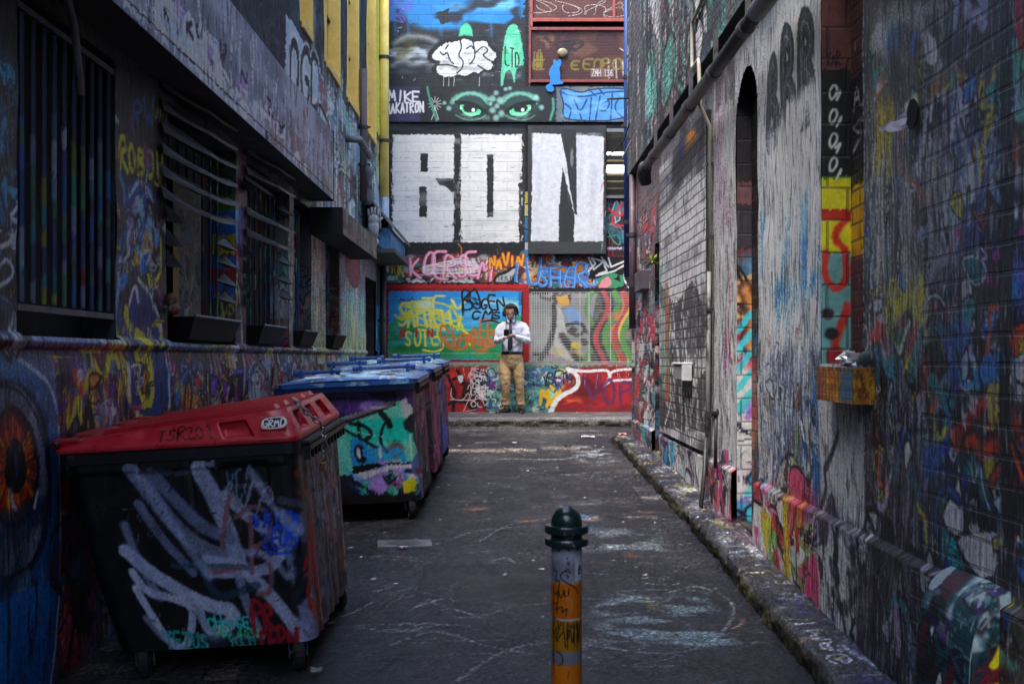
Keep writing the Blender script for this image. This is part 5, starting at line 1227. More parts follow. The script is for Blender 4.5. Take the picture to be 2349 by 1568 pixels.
c.poly([(305, 760), (325, 740), (345, 800), (350, 930), (312, 940)], '#a89c1c', .95, sm=1); c.poly([(312, 690), (335, 710), (330, 760), (310, 750)], '#27204c', .9); c.stroke([(352, 745), (362, 740), (368, 780), (356, 800), (350, 770)], .025, '#a8a02c', .9)
for k in range(6): c.loops((322+k, 850+k*8), (12, 24), .018, '#20281c', .9, 5, seed=k)
# pier between window two and three
c.rect(8.37, 1.2, 8.69, 3.2, '#3c2a34', .8, True)
c.haze((515, 440, 562, 620), '#3f7fb8', .2, .3, .40, 6, .9, 11); c.haze((515, 440, 560, 500), '#4c8c5c', .2, .2, .5, 7, .8, 12); c.rect(518, 500, 545, 560, '#2f6fc0', .8, rough=.03); c.rect(524, 510, 538, 560, '#b8a82c', .9, rough=.03); c.rect(520, 566, 545, 600, '#a02c30', .9, rough=.03); c.haze((515, 580, 562, 640), '#a8acbc', .2, .1, .4, 7, .8, 13)
c.text('ZOB', (516, 640, 545, 700), .03, '#a8a42c', jit=.6); c.loops((530, 720), (14, 36), .03, '#a8a42c', .9, 8, seed=8); c.stroke([(548, 660), (556, 740), (552, 900)], .035, '#a0a4b4', .9, .4); c.haze((515, 740, 560, 900), '#8f8f9c', .2, .3, .5, 7, .8, 14)
c.haze((545, 300, 570, 640), '#5c2440', .1, .8, .4, 4, .8, 15)
# pier three
c.rect(10.39, 1.2, 10.59, 3.2, '#6d675c', .8, True); c.haze((640, 600, 665, 830), '#8c6a48', .2, .3, .4, 6, .9, 16); c.haze((640, 480, 665, 620), '#3f7f80', .2, .3, .5, 6, .8, 17); c.streaks((10.1, 1.2, 10.5, 3.1), ['#8c8c88', '#3a3836', '#4f8c88', '#a8a49c'], 90, (.2, .6), (.02, .05), m=True, seed=5)
# pier four and the far piers: weathered streaky paint
c.rect(11.52, .9, 12.43, 3.3, '#5a5a58', .9, True); c.haze((710, 450, 745, 800), '#8c8a80', .25, .8, .42, 6, .8, 18); c.haze((705, 680, 748, 830), '#a8a43c', .2, .5, .42, 7, .8, 19); c.haze((705, 600, 748, 700), '#5c7fae', .2, .3, .45, 6, .7, 20)
c.rect(13.57, .9, 18, 3.3, '#5c6266', .9, True); c.haze((780, 650, 842, 840), '#5f9aa8', .5, .8, .35, 5, .85, 21); c.haze((785, 560, 842, 700), '#8c6470', .4, .3, .45, 6, .7, 22); c.haze((785, 680, 842, 830), '#a8b058', .4, .4, .47, 7, .8, 23)
c.streaks((11.5, 1.0, 12.45, 3.1), ['#a8a8a0', '#34322e', '#a8a43c', '#5f7fa0', '#c0c0b8'], 200, (.2, .9), (.02, .06), m=True, seed=9)
c.streaks((13.6, 1.0, 15.9, 2.6), ['#b4b45c', '#6fa8b0', '#8a8a48', '#4c6c74', '#c8c8a0', '#3a5460'], 320, (.3, 1.0), (.03, .09), m=True, seed=10)
P = [(791, 580), (800, 560), (822, 572), (826, 590), (826, 650), (815, 662), (800, 645), (792, 620)]
c.poly(P, '#5a3038', 1, sm=1); c.stroke(P, .03, '#2a1c20', 1, .4, closed=True)
c.rect(17.25, 0, 18, 3.3, '#22262e', .8, True); c.haze((17.25, .3, 18, 2.4), '#3c7fc0', .2, .8, .5, 6, .9, 24, m=True)
c.wild((5.0, .3, 8.6, 1.6), ['#b0a828', '#9c2c34', '#3b5ca0', '#c06a2c', '#14141a', '#8c8ca8', '#c8c8d4', '#5c3c8c'], 330, .15, m=True, seed=71, lw=.016)
c.wild((5.82, 1.66, 6.62, 3.0), ['#2f64b4', '#8c94b4', '#14141a', '#a8a02c', '#5c3c5c'], 60, .12, m=True, seed=72, lw=.014)
c.wild((8.6, .5, 13.5, 1.6), ['#c0c4cc', '#8c6c7c', '#5c78a0', '#17181c', '#a8a46c', '#7c3c44'], 330, .2, m=True, seed=73, lw=.024, asp=1.6)
# near mural: big eye in a blue shape
c.poly([(-80, 790), (0, 805), (60, 840), (112, 890), (126, 1000), (126, 1300), (118, 1450), (100, 1620), (-80, 1700)], '#154468', 1, sm=2, rough=.01)
c.haze((-60, 800, 120, 1000), '#4a5c74', .3, .3, .5, 5, .7, 25, feather=0); c.haze((-60, 1250, 120, 1650), '#2a6a9c', .3, .4, .45, 4, .8, 26, feather=0)
c.stroke([(-40, 770), (10, 800), (60, 838), (114, 888), (128, 1000), (128, 1300), (120, 1450), (100, 1620)], .022, '#7f8ca8', .95, .35)
c.stroke([(-60, 1330), (20, 1330), (70, 1290), (98, 1200), (104, 1060), (86, 940), (46, 888), (-30, 880)], .04, '#0e1c2c', .9, .6)
def el(cx, cy, rx, ry, n=26): return [(cx+rx*cos(2*pi*k/n), cy+ry*sin(2*pi*k/n)) for k in range(n)]
c.poly(el(14, 1100, 84, 222), '#4f525e', 1, rough=.006); c.haze((-60, 1150, 100, 1330), '#4f525c', .12, .12, .45, 5, .8, 27, feather=0); c.haze((40, 900, 100, 1150), '#8c8f9a', .1, .1, .55, 5, .6, 28, feather=0)
c.poly(el(18, 1070, 60, 140), '#2a1210', 1); c.poly(el(18, 1070, 54, 130), '#3a180c', 1)
ge = np.random.default_rng(4)
c.blob((18, 1110), (.10, .17), '#a04c18', .8, .9); c.blob((14, 1000), (.08, .10), '#7c2c10', .8, .9)
for k in range(150):
    a_ = ge.uniform(0, 2*pi); r0, r1 = ge.uniform(.3, .6), ge.uniform(.65, 1.0)
    c.stroke([(18+54*r0*cos(a_), 1070+128*r0*sin(a_)), (18+54*r1*cos(a_+ge.uniform(-.06, .06)), 1070+128*r1*sin(a_))], ge.uniform(.004, .012), ['#b85c1c', '#7c2c10', '#d08a34', '#3c1008', '#9c3c14'][k % 5], ge.uniform(.3, .8), .8, sm=0)
c.stroke(el(18, 1070, 56, 134), .022, '#1a0c0a', .95, .5, closed=True)
c.poly(el(24, 1070, 24, 66), '#05060a', 1); c.stroke([(24, 1040), (28, 1090)], .03, '#5c7ca8', .5, .9)
c.haze((-60, 1180, 100, 1330), '#26303e', .12, .15, .42, 5, .85, 29, feather=0); c.stroke([(-70, 900), (-10, 880), (50, 900), (88, 990), (100, 1100), (90, 1220), (60, 1300), (0, 1328)], .014, '#14181f', .95, .4); c.stroke([(70, 1130), (66, 1160)], .02, '#d8dce4', .9, .5); c.stroke([(14, 1120), (16, 1150), (24, 1165)], .02, '#6a7c9c', .8, .7)
c.wild((126, 1000, 210, 1500), ['#5a2028', '#241c28', '#3c3c50', '#7c2c34', '#15151a'], 70, .25, seed=33, lw=.025)
c.wild((-60, 480, 42, 780), ['#7f889c', '#16171c', '#23344c', '#98a0b4', '#5a4a3c'], 60, .2, seed=34, lw=.025); c.stroke([(-20, 540), (10, 520), (36, 540), (22, 562), (-20, 570)], .02, '#9fa6b8', .9, .3); c.stroke([(-20, 470), (10, 400), (36, 430), (42, 480), (15, 500), (-20, 510)], .02, '#9fa6b8', .9, .3); c.stroke([(-10, 640), (12, 590), (34, 610), (30, 640), (-8, 660)], .02, '#8f96a8', .9, .3)
c.wild((-60, 60, 42, 480), ['#1c4c64', '#241c28', '#2c6c84', '#3a2c3c'], 50, .22, seed=35, lw=.02)
c.speckle(.12)
def hole_dr(cu, cv_): return (cu > ldoor[0]) & (cu < ldoor[1]) & (cv_ > .3) & (cv_ < 2.7)
def wx(U_, V_):
    b_ = (vnoise(U_[0], V_[:, 0], .3, .4, 78, 3)-.5)*.03
    s_ = np.clip(1-np.abs(V_-1.62)/.035, 0, 1)**.5*.035
    return XL+b_+s_+np.clip((1.6-V_)*8, 0, 1)*.02
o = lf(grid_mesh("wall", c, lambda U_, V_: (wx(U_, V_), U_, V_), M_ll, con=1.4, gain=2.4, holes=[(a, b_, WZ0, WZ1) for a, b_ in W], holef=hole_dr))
o["label"] = "dark wall with layered paint and a giant orange eye at its near end"

# recesses behind the window openings
M_rec = simple("window_dark", '#141419', .8, var=.5, scale=4, dirt='#2a2734')
M_bar = simple("painted_bar", '#4a4f66', .4, .3, dirt='#27324c', dirt_t=.5, scale=9, var=.5)
for i, (a, b_) in enumerate(W):
    wobj = bpy.data.objects.new("window", None); link(wobj); wobj.location = (XL, (a+b_)/2, 2.3); lf(wobj)
    off = Matrix.Translation(-Vector((XL, (a+b_)/2, 2.3)))
    D = .17
    mb = MB(); mb.box((XL-D-.03, a-.05, WZ0-.05), (XL-D, b_+.05, WZ1+.05)); mb.box((XL-D, a-.04, WZ0-.05), (XL-.02, b_+.04, WZ0-.004)); mb.box((XL-D, a-.04, WZ1+.004), (XL-.02, b_+.04, WZ1+.05)); mb.box((XL-D, a-.045, WZ0-.004), (XL-.02, a-.004, WZ1+.004))
    mb.build("recess", M_rec, wobj, M=off)
    # the far reveal faces the viewer and carries paint
    cr = Canvas(span(XL-D, XL, .006), span(WZ0, WZ1, .01), ['#23232c', '#23222a', '#2c2430', '#4c4650', '#4a4448'][i], None, 320+i, .02)
    if i == 1:
        for z0_, z1_, cc_ in ((2.95, 3.05, '#3c3c40'), (2.75, 2.95, '#4c5a5c'), (2.62, 2.75, '#4c8c3c'), (2.45, 2.62, '#2f6fc0'), (2.3, 2.45, '#c0b02c'), (2.2, 2.3, '#2f6fc0'), (2.1, 2.2, '#a02c30'), (1.98, 2.1, '#2f64a8'), (1.64, 1.98, '#4c5060')): cr.rect(-9, z0_, 9, z1_, cc_, .95, True, .02)
        cr.text('ZOB', (XL-D+.02, 2.0, XL-.01, 1.86), .012, '#b8b02c', m=True, jit=.6); cr.loops((XL-.08, 1.78), (.05, .1), .012, '#b8b02c', .95, 8, True, 3)
    if i == 2:
        for z0_, z1_, cc_ in ((2.8, 3.05, '#3c3a38'), (2.5, 2.8, '#7c7a74'), (2.2, 2.5, '#5c8c80'), (1.9, 2.2, '#a8aca8'), (1.64, 1.9, '#8c7058')): cr.rect(-9, z0_, 9, z1_, cc_, .9, True, .02)
        cr.streaks((XL-D, 1.8, XL, 3.0), ['#c8c8c4', '#34302e', '#5c8c88'], 60, (.1, .3), (.008, .02), m=True, seed=4)
    cr.wild((XL-D, WZ0, XL, 2.4 if i not in (1, 2) else 1.7), [['#3c2440', '#2c3c50', '#1a1a20'], ['#24242c', '#2f2c34', '#151519'], ['#7c2c50', '#8c3c24', '#2c2430', '#3c4c80'], ['#7c6c68', '#4c4c58', '#8c3c34', '#3c6c70'], ['#5c5450', '#7c7068', '#2c2c30', '#8c4a40']][i], 40, .2, m=True, seed=i, lw=.02)
    grid_mesh("reveal", cr, lambda U_, V_: (U_-XL, b_-.003-(a+b_)/2+0*U_, V_-2.3), M_bxs, wobj, gain=1.5)
    # bars
    n = [10, 9, 9, 8, 8][i]
    zt = 3.0; zb2 = 1.77 if i == 0 else 1.80
    xb = XL-.015 if i == 0 else XL-.12
    for z_ in (zb2-.012, zt):
        fr = MB(); fr.box((xb-.012, a+.01, z_-.014), (xb+.012, b_-.01, z_+.014)); fr.build("bar_rail", M_bar, wobj, M=off)
    for k in range(n):
        y = a+.07+(b_-a-.14)*k/(n-1)
        cb = Canvas(np.linspace(0, 2*pi, 9), span(0, zt-zb2-.03, .02), '#3b4058', None, 400+i*20+k, .04)
        gz = np.random.default_rng(i*50+k)
        pal = ['#3a70b8', '#a8982c', '#3c9a8c', '#8c2c34', '#5c4a88', '#9aa0b8', '#2c4c80', '#c0c4d0', '#4a8c4c', '#3b4058']
        hi = .75 if i == 0 else 1.2
        z_ = 0
        while z_ < hi:
            h_ = gz.uniform(.04, .16); cb.rect(0, z_, 7, z_+h_, pal[gz.integers(len(pal))], gz.uniform(.4, .95) if i else gz.uniform(.3, .8), True, .01); z_ += h_
        rr = .013 if i == 0 else .010
        Y_ = y-(a+b_)/2
        ob = grid_mesh("bar", cb, lambda U_, V_: (rr*np.cos(U_)+xb-XL, Y_+rr*np.sin(U_), V_+zb2-2.3+.01), M_lg, wobj, smooth=True)

# louvre blades of the second and third window, some missing so only the stubs remain
M_lou = simple("steel_blade", '#2e2e35', .5, .2, dirt='#4c4c56', dirt_t=.5, scale=6, var=.5, stretch=(1, 1, 5))
def blade(parent, y0, y1, z, off, full=True, sag=.02):
    mb = MB(); n = 9; rows = []
    for k in range(n+1):
        t = k/n; y = y0+(y1-y0)*t
        out = .14*min(1, .08+t*2.0); dz = -sag*sin(pi*t)-.01*t
        rows.append([Vector((.0, y, z+.04+dz)), Vector((out*.55, y, z+.03+dz)), Vector((out, y, z-.008+dz)), Vector((out+.003, y, z-.03+dz)), Vector((out*.5, y, z+.008+dz)), Vector((0, y, z+.02+dz))])
    mb.rings(rows); return mb.build("louvre_blade", M_lou, parent, M=off)
def stub(parent, y, z, off, s=1):
    mb = MB(); L = .3*s
    mb.add([(0, y, z+.07), (0, y, z-.02), (.10, y, z-.03), (0.02, y+L, z+.0), (0, y, z+.082), (.012, y, z+.078)], [(0, 1, 2), (1, 3, 2), (0, 2, 3), (0, 3, 1), (4, 0, 2), (4, 5, 3)])
    return mb.build("louvre_stub", M_lou, parent, M=off)
lv = thing("window_louvre", "curved steel louvre blades over the second barred window, lower blades broken off", "louvre", (XL+.02, 7.3, 2.5))
off = Matrix.Translation((0, -7.3, -2.5))
for k in range(6): blade(lv, 6.5, 7.75, 3.12-.125*k, off, sag=.03+.004*k)
for z in (2.32, 2.2, 2.07, 1.95): stub(lv, 7.95, z, off, -1)
for z in (2.36, 2.22, 2.1): stub(lv, 6.6, z, off, 1)
lv2 = thing("window_louvre", "steel louvre blades over the third barred window, four whole ones left", "louvre", (XL+.02, 9.4, 2.5))
off = Matrix.Translation((0, -9.4, -2.5))
for z in (3.12, 2.97, 2.66, 2.5): blade(lv2, 8.6, 9.85, z, off, sag=.025)
for z in (2.82, 2.32, 2.2, 2.07, 1.95): stub(lv2, 8.5, z, off, 1)
for z in (2.82, 2.38, 2.22, 2.08): stub(lv2, 10.0, z, off, -1)
# troughs on the sills
M_tr = simple("dark_trough", '#0f0f12', .8, dirt='#26262c', dirt_t=.6)
for (y0, y1, lab) in ((6.9, 8.1, "black trough on the sill of the second left window"), (8.85, 9.75, "dark tapered trough on the sill of the third left window"), (10.62, 11.4, "dark trough on the sill of the fourth left window"), (12.6, 13.4, "smallest dark trough, on the sill of the farthest barred window")):
    t = thing("window_trough", lab, "trough", (XL, (y0+y1)/2, WZ0+.02), group="troughs on the left window sills")
    h_ = (y1-y0)/2; mb = MB()
    mb.rings([[Vector(p) for p in ((-.1, -h_*.9, .0), (.05, -h_*.9, 0), (.05, h_*.9, 0), (-.1, h_*.9, 0))], [Vector(p) for p in ((-.12, -h_, .14), (.10, -h_, .14), (.10, h_, .14), (-.12, h_, .14))], [Vector(p) for p in ((-.11, -h_+.02, .14), (.085, -h_+.02, .14), (.085, h_-.02, .14), (-.11, h_-.02, .14))], [Vector(p) for p in ((-.1, -h_*.85, .03), (.06, -h_*.85, .03), (.06, h_*.85, .03), (-.1, h_*.85, .03))]])
    mb.build("tub", M_tr, t)
    mb = MB(); mb.tube([(.105, -h_-.01, .145), (.105, h_+.01, .145)], .009, 6); mb.build("rim", simple("worn_rim", '#5c6070', .4, .3), t)
# poster board standing in window two
t = thing("poster_board", "worn paper covered board with a yellow edge standing inside the second left window", "board", (XL-.08, 7.35, 1.8))
c = Canvas(span(-.32, .32, .008), span(0, .9, .008), '#6b6d70', None, 340, .02)
c.wild((-.3, 0, .3, .9), ['#8c8e92', '#4c4c50', '#a8a8a8', '#2c3038', '#7c6c60', '#56708c'], 60, .14, m=True, seed=2, lw=.015); c.rect(-.32, 0, -.2, .45, '#a08c1c', .9, True); c.streaks((-.2, .1, .3, .8), ['#c8c8c4', '#3c5c70', '#1c1c20', '#8c3c34'], 90, (.03, .1), (.008, .02), m=True, seed=3)
grid_mesh("face", c, lambda U_, V_: (.012+0*U_, U_, V_), M_lf, t)
mb = MB(); mb.box((-.012, -.32, 0), (.010, .32, .9)); mb.build("backing", M_tr, t)
# small painted figurine head at the window edge
fg = MB(); fg.ell((0, 0, .03), (.035, .035, .04), 12, 8); fg.ell((.02, -.01, -.03), (.04, .03, .035), 10, 7)
o = tag(fg.build("clay_lump", simple("pinkish_clay", '#6c4034', .6, var=.4, dirt='#8a8c90'), smooth=True), "pinkish lump stuck at the near edge of the second left window", "ornament"); o.location = (XL+.03, 6.66, 1.86)

# fascia beam over the windows
FX = -1.75
def TF(xd, yd): return TL(xd, yd, 1.75)
f0, f1 = 3.13, 3.80
fas = thing("awning", "long grey tagged fascia awning over the left windows", "awning", (XL, 8, 3.4))
U = geo_span([3.6, 11.4], .0005)
c = Canvas(U, span(f0, f1, .009), '#7c7e88', TF, 302, .02)
c.haze((3.6, f0, 11.4, f1), '#5c5e68', .8, .3, .45, 5, .8, 1, m=True, feather=0); c.haze((600, 200, 770, 480), '#6a5a58', .6, .3, .5, 5, .7, 2)
for k, x in enumerate((330, 370, 410, 450)):
    y0 = (x-268)*.92-110
    c.poly([(x, y0), (x+16, y0+10), (x+34, y0+120), (x+20, y0+110)], '#b8bac4', .95); c.poly([(x+14, y0+16), (x+34, y0+20), (x+52, y0+130), (x+36, y0+125)], '#a8abb4', .9)
c.poly([(455, 60), (500, 110), (520, 205), (500, 200), (480, 130), (470, 150), (480, 200), (466, 190)], '#b4b7c0', .95)
for k in range(13):
    x = 285+k*22; y0 = (x-268)*.925-26; c.text('AUNVKYMNARZEG'[k], (x, y0-6, x+16, y0+22), .03, '#9a9eac', .85, slope=.9, jit=.4)
for k in range(6):
    x = 380+k*18; y0 = (x-268)*.925-60; c.loops((x, y0), (14, 20), .02, '#7c86a0', .8, 4, seed=k)
ga = np.random.default_rng(9)
for k in range(46):
    x = 290+ga.uniform(0, 440); y0 = (x-268)*.925-ga.uniform(10, 150)*(1165-x)/900
    c.text('AUNVKYMSREZGHO'[k % 14], (x, y0-14, x+ga.uniform(10, 20), y0+16), ga.uniform(.02, .04), ['#b4b8c8', '#8c94b0', '#c4c6cc', '#7c6c8c', '#17181c'][k % 5], .9, slope=.9, jit=.6)
c.streaks((3.6, f0+.1, 9, f1+.1), ['#b4b8c8', '#1c1c20', '#8c88a0', '#a8a0a8'], 260, (.1, .4), (.01, .04), m=True, seed=15)
c.streaks((9, f0+.1, 11.4, f1+.1), ['#8c8c90', '#3a3a3e', '#7c5850', '#a0a0a4', '#6c4848'], 160, (.1, .5), (.02, .06), m=True, seed=5); c.haze((640, 260, 740, 430), '#7a4c50', .4, .15, .55, 7, .7, 6); c.stroke([(748, 400), (762, 450)], .05, '#8c8a3c', .7, .5); c.stroke([(470, 210), (480, 220)], .02, '#a8b048', .8)
c.rect(3.6, f0+.055, 11.4, f0+.065, '#17171a', .9, True, .004)
o = grid_mesh("fascia", c, lambda U_, V_: (FX-XL+0*U_, U_-8, V_-3.4), M_lf, fas, gain=1.9, con=1.5)
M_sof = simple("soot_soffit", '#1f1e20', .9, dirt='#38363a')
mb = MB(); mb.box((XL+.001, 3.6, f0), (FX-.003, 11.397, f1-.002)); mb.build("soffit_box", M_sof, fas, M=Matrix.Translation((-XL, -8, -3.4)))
mb = MB(); mb.box((XL+.001, 11.40, f0-.01), (FX+.004, 11.44, f1+.02)); mb.build("end_cap", simple("cap_grey", '#4c4b44', .8, dirt='#77743c', dirt_t=.6), fas, M=Matrix.Translation((-XL, -8, -3.4)))
# second small awning
aw = thing("awning", "short flaking hood over the farther left windows", "awning", (XL, 12.6, 2.9))
c = Canvas(geo_span([11.5, 14.5], .0006), span(2.80, 3.06, .009), '#5a534e', None, 303, .02)
c.haze((11.5, 2.8, 14.5, 3.1), '#8a8078', .3, .1, .45, 6, .8, 1, m=True, feather=0); c.streaks((11.5, 2.85, 14.5, 3.15), ['#8f877e', '#2c2828', '#5c4640', '#aba59c'], 120, (.05, .2), (.02, .05), m=True, seed=2)
grid_mesh("fascia", c, lambda U_, V_: (.33+0*U_, U_-12.6, V_-2.9), M_lf, aw)
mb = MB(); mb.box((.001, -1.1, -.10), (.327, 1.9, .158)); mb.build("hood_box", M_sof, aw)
mb = MB(); mb.box((.001, -1.14, -.11), (.335, -1.1, .165)); mb.build("end_cap", simple("dark_cap", '#17171a', .9), aw)
# third hood with sloping roof
hd = thing("awning", "blue fronted hood with a sloping lid at the far end of the left wall", "awning", (XL, 16.3, 2.8))
mb = MB(); z0 = 2.97-2.8; z0 = 2.98-2.8
mb.box((.002, -.75, z0+.06), (.40, 1.4, z0+.34)); o = mb.build("front_box", simple("blue_box_paint", '#3f86b4', .6, dirt='#22303c', dirt_t=.5, scale=6, var=.5), hd)
mb = MB(); mb.add([(.0, -.85, 1.05), (.46, -.85, z0+.30), (.46, 1.5, z0+.30), (.0, 1.5, 1.05), (.0, -.85, 1.09), (.48, -.85, z0+.33), (.48, 1.5, z0+.33), (.0, 1.5, 1.09)], [(0, 1, 2, 3), (4, 5, 6, 7), (0, 1, 5, 4), (1, 2, 6, 5), (2, 3, 7, 6), (3, 0, 4, 7)])
mb.build("lid", simple("grey_lid", '#7d8084', .6, dirt='#3c4048'), hd)
mb = MB(); mb.box((.002, -.80, z0+.0), (.46, 1.42, z0+.058)); mb.build("base_board", simple("grey_board", '#4c5054', .8, dirt='#7a7f84'), hd)
# plaster hand figure
hf = MB(); hf.tube([(0, 0, -.1), (0, 0, .08)], [.05, .07], 12); hf.ell((0, 0, .12), (.07, .05, .07)); 
for k in range(4): hf.tube([(-.055+.036*k, 0, .15), (-.065+.042*k, -.01, .25+.02*(k in (1, 2)))], [.018, .014], 8)
hf.tube([(.05, 0, .08), (.11, -.01, .15)], [.02, .015], 8); hf.ell((-.01, -.01, -.14), (.08, .06, .06))
o = tag(hf.build("plaster_hand", simple("plaster", '#a3a5a8', .8, dirt='#55585c', scale=16), smooth=True), "weathered grey plaster hand sculpture on the blue hood", "sculpture"); o.location = px(857, 528, 15.3); o.scale = (1.1, 1.1, 1.15)

# upper wall with the yellow windows
YW = [(10.95, 11.6), (12.45, 13.5), (14.15, 15.2), (16.15, 17.2)]
U = geo_span([3.6]+[e for w in YW for e in w]+[YB], .00042); V = span_at([3.05, 4.80, 7.4, 7.6], lambda m: .013)
c = Canvas(U, V, '#1e2024', TL, 304, .03)
c.haze((3.6, 3.3, 11.5, 7), '#2f353c', .8, .8, .5, 5, .7, 1, m=True)
for k in range(9): c.loops((560+k*16, 90-k*3), (16, 50), .03, '#3a4248', .6, 4, seed=k)
P = [(654, 38), (735, 190), (745, 292), (708, 258), (660, 200), (655, 120)]
c.poly([(655, 35), (668, 50), (740, 180), (738, 275), (722, 292), (700, 250), (656, 215)], '#8b939b', 1, rough=.02)
c.haze((655, 40, 740, 285), '#a8aeb2', .3, .3, .5, 4, .8, 2)
c.text('DGD', (667, 82, 734, 215), .15, '#c3c8cc', slope=.75, jit=.15, seed=3, gap=.8); c.text('DGD', (667, 82, 734, 215), .10, '#22262b', slope=.75, jit=.15, seed=3, gap=.8)
for x, y, w, h in ():
    q = [(x, y), (x+w, y+18), (x+w+1, y+h*.5), (x+w, y+h), (x, y+h*.85)]
    c.poly(q, '#22262b', 1); c.stroke(q, .03, '#c3c8cc', 1, .3, sm=0, closed=True); c.stroke([(x+w*.5, y+h*.4), (x+w*.6, y+h*.6)], .05, '#a4abb0', .9, .3)
c.haze((730, 180, 775, 480), '#cfcfcb', .25, .3, .47, 10, .95, 3); c.haze((760, 260, 790, 470), '#8fa8b4', .2, .25, .5, 8, .8, 4)
for k in range(60):
    x = 735+R.random()*40; y = 190+(x-735)*3.2+R.random()*130; c.stroke([(x, y), (x+R.uniform(-5, 5), y+R.uniform(8, 24))], .04, ['#e2e2de', '#101012', '#b8bcbc'][k % 3], .9, .3, .5, sm=0)
c.wild((745, 200, 870, 560), ['#6f7c84', '#9aa4a8', '#2c3034', '#4f6f80', '#6c4f50', '#5c8c70', '#a8b0b4', '#3c4650'], 150, .6, seed=6, lw=.06, asp=1.6)
c.haze((800, 260, 870, 560), '#7895a8', .8, .5, .45, 6, .8, 7); c.haze((820, 300, 870, 400), '#6c8c6c', .5, .4, .55, 7, .7, 8); c.stroke([(842, 260), (842, 470)], .1, '#60585c', .7, .5)
c.streaks((12, 3.2, 17.9, 5), ['#c4c8c8', '#2a2c30', '#6f8fa4', '#8c6c68', '#98a8a0'], 260, (.2, .8), (.04, .12), m=True, seed=9)
for a, b_ in zip((11.6, 13.5, 15.2), (12.45, 14.15, 16.15)): c.haze((a, 4.7, b_, 7.6), '#6a6c6a', .4, .8, .35, 5, .8, 11, m=True, feather=0)
c.rect(17.2, 5.0, 18, 9, '#c8aa4c', .9, True, .03)
c.streaks((17.2, 4.6, 18, 5.6), ['#c8aa4c', '#8c8c78'], 40, (.2, .8), (.05, .1), m=True, seed=12)
lf(grid_mesh("upper_wall", c, lambda U_, V_: (XL-.0+(vnoise(U_[0], V_[:, 0], .4, .4, 79, 3)-.5)*.03, U_, V_), M_lf, gain=1.8, con=1.3, holes=[(a, b_, 4.8, 7.5) for a, b_ in YW]))
M_yel = simple("yellow_frame_paint", '#efc968', .5, var=.15, dirt='#9c8a4c', dirt_t=.66, scale=7)
M_yg = simple("yellow_panel", '#e0bc6c', .45, var=.2, dirt='#b09c5c', dirt_t=.6)
M_mun = simple("dark_muntin", '#2c2820', .6)
for i, (a, b_) in enumerate(YW):
    wobj = bpy.data.objects.new("upper_window", None); link(wobj); wobj.location = (XL, (a+b_)/2, 6); lf(wobj); off = Matrix.Translation((-XL, -(a+b_)/2, -6))
    mb = MB(); mb.box((XL-.16, a-.02, 4.7), (XL-.13, b_+.02, 7.55)); mb.build("pane", M_yg, wobj, M=off)
    mb = MB(); mb.box((XL-.13, b_-.05, 4.80), (XL+.012, b_+.03, 7.52)); mb.box((XL-.13, a+.051, 4.74), (XL+.03, b_-.051, 4.82)); mb.box((XL-.13, a-.03, 4.78), (XL+.012, a+.05, 7.52)); mb.box((XL-.13, (a+b_)/2-.03, 4.83), (XL-.08, (a+b_)/2+.03, 7.49)); mb.build("frame", M_yel, wobj, M=off, bevel=.006)
    mb = MB()
    for z in (5.5, 6.25, 7.0): mb.box((XL-.129, a+.052, z), (XL-.10, (a+b_)/2-.031, z+.03)); mb.box((XL-.129, (a+b_)/2+.031, z), (XL-.10, b_-.052, z+.03))
    mb.box((XL-.128, (a+b_)/2+.032, 4.83), (XL-.09, (a+b_)/2+.06, 7.45))
    mb.build("muntin", M_mun, wobj, M=off)
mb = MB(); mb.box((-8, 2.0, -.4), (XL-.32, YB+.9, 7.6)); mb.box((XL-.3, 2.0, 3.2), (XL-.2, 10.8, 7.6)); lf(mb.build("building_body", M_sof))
# far doorway of the left wall
mb = MB(); mb.box((XL-.25, ldoor[0]-.05, .2), (XL-.22, ldoor[1]+.05, 2.8)); mb.box((XL-.22, ldoor[1], .2), (XL-.03, ldoor[1]+.05, 2.8)); mb.box((XL-.22, ldoor[0]-.05, 2.7), (XL-.03, ldoor[1]+.05, 2.8)); lf(mb.build("doorway", simple("dull_door", '#3c3a3c', .7, dirt='#5c3c44', var=.5)))
# pipes on the left wall
downpipe(-1.93, 17.75, 4.05, 7.6, .075, simple("yellow_downpipe_paint", '#f0cf6c', .45, dirt='#a8a890', dirt_t=.66, scale=5), "fat yellow downpipe in the far left corner", (4.9, 6.2, 7.4))
downpipe(-1.91, 17.72, 2.9, 4.04, .06, simple("blue_white_downpipe_paint", '#8fa4c0', .5, dirt='#b8bcc4', dirt_t=.5, scale=5), "pale blue stretch of downpipe under the yellow one", (3.3,))
downpipe(-1.92, 17.5, .7, 2.95, .05, simple("grimy_downpipe", '#30343c', .5, dirt='#3f6c9c', dirt_t=.6, scale=8), "grimy lower downpipe at the far left corner below the blue hood", (1.3, 2.1))
downpipe(-1.93, 15.2, 3.65, 5.4, .05, simple("rust_downpipe", '#5a4c4a', .6, dirt='#7c8c80', dirt_t=.6, scale=8), "rusty downpipe with a funnel between the upper left windows", (4.1, 4.6))
dh = thing("pipe_elbow", "stubby grey pipe end and funnel sticking out of the left wall above the hoods", "pipe", (XL, 15.0, 4.1))
mb = MB(); mb.tube([(0, -.9, .16), (.16, -.9, .15), (.17, .1, .12)], .045, 12); mb.lathe([(.05, -.5), (.07, -.42), (.06, -.15), (.09, -.1), (.09, 0), (.05, .02)], 14, (.12, .25, 0)); mb.build("stub", simple("grey_stub", '#6f7478', .6, dirt='#3c3e42'), dh, smooth=True)
cp = thing("conduit", "curved pale conduit end hanging before the nearest left window", "pipe", (XL+.03, 5.2, 2.8))
mb = MB(); X0 = XL+.06
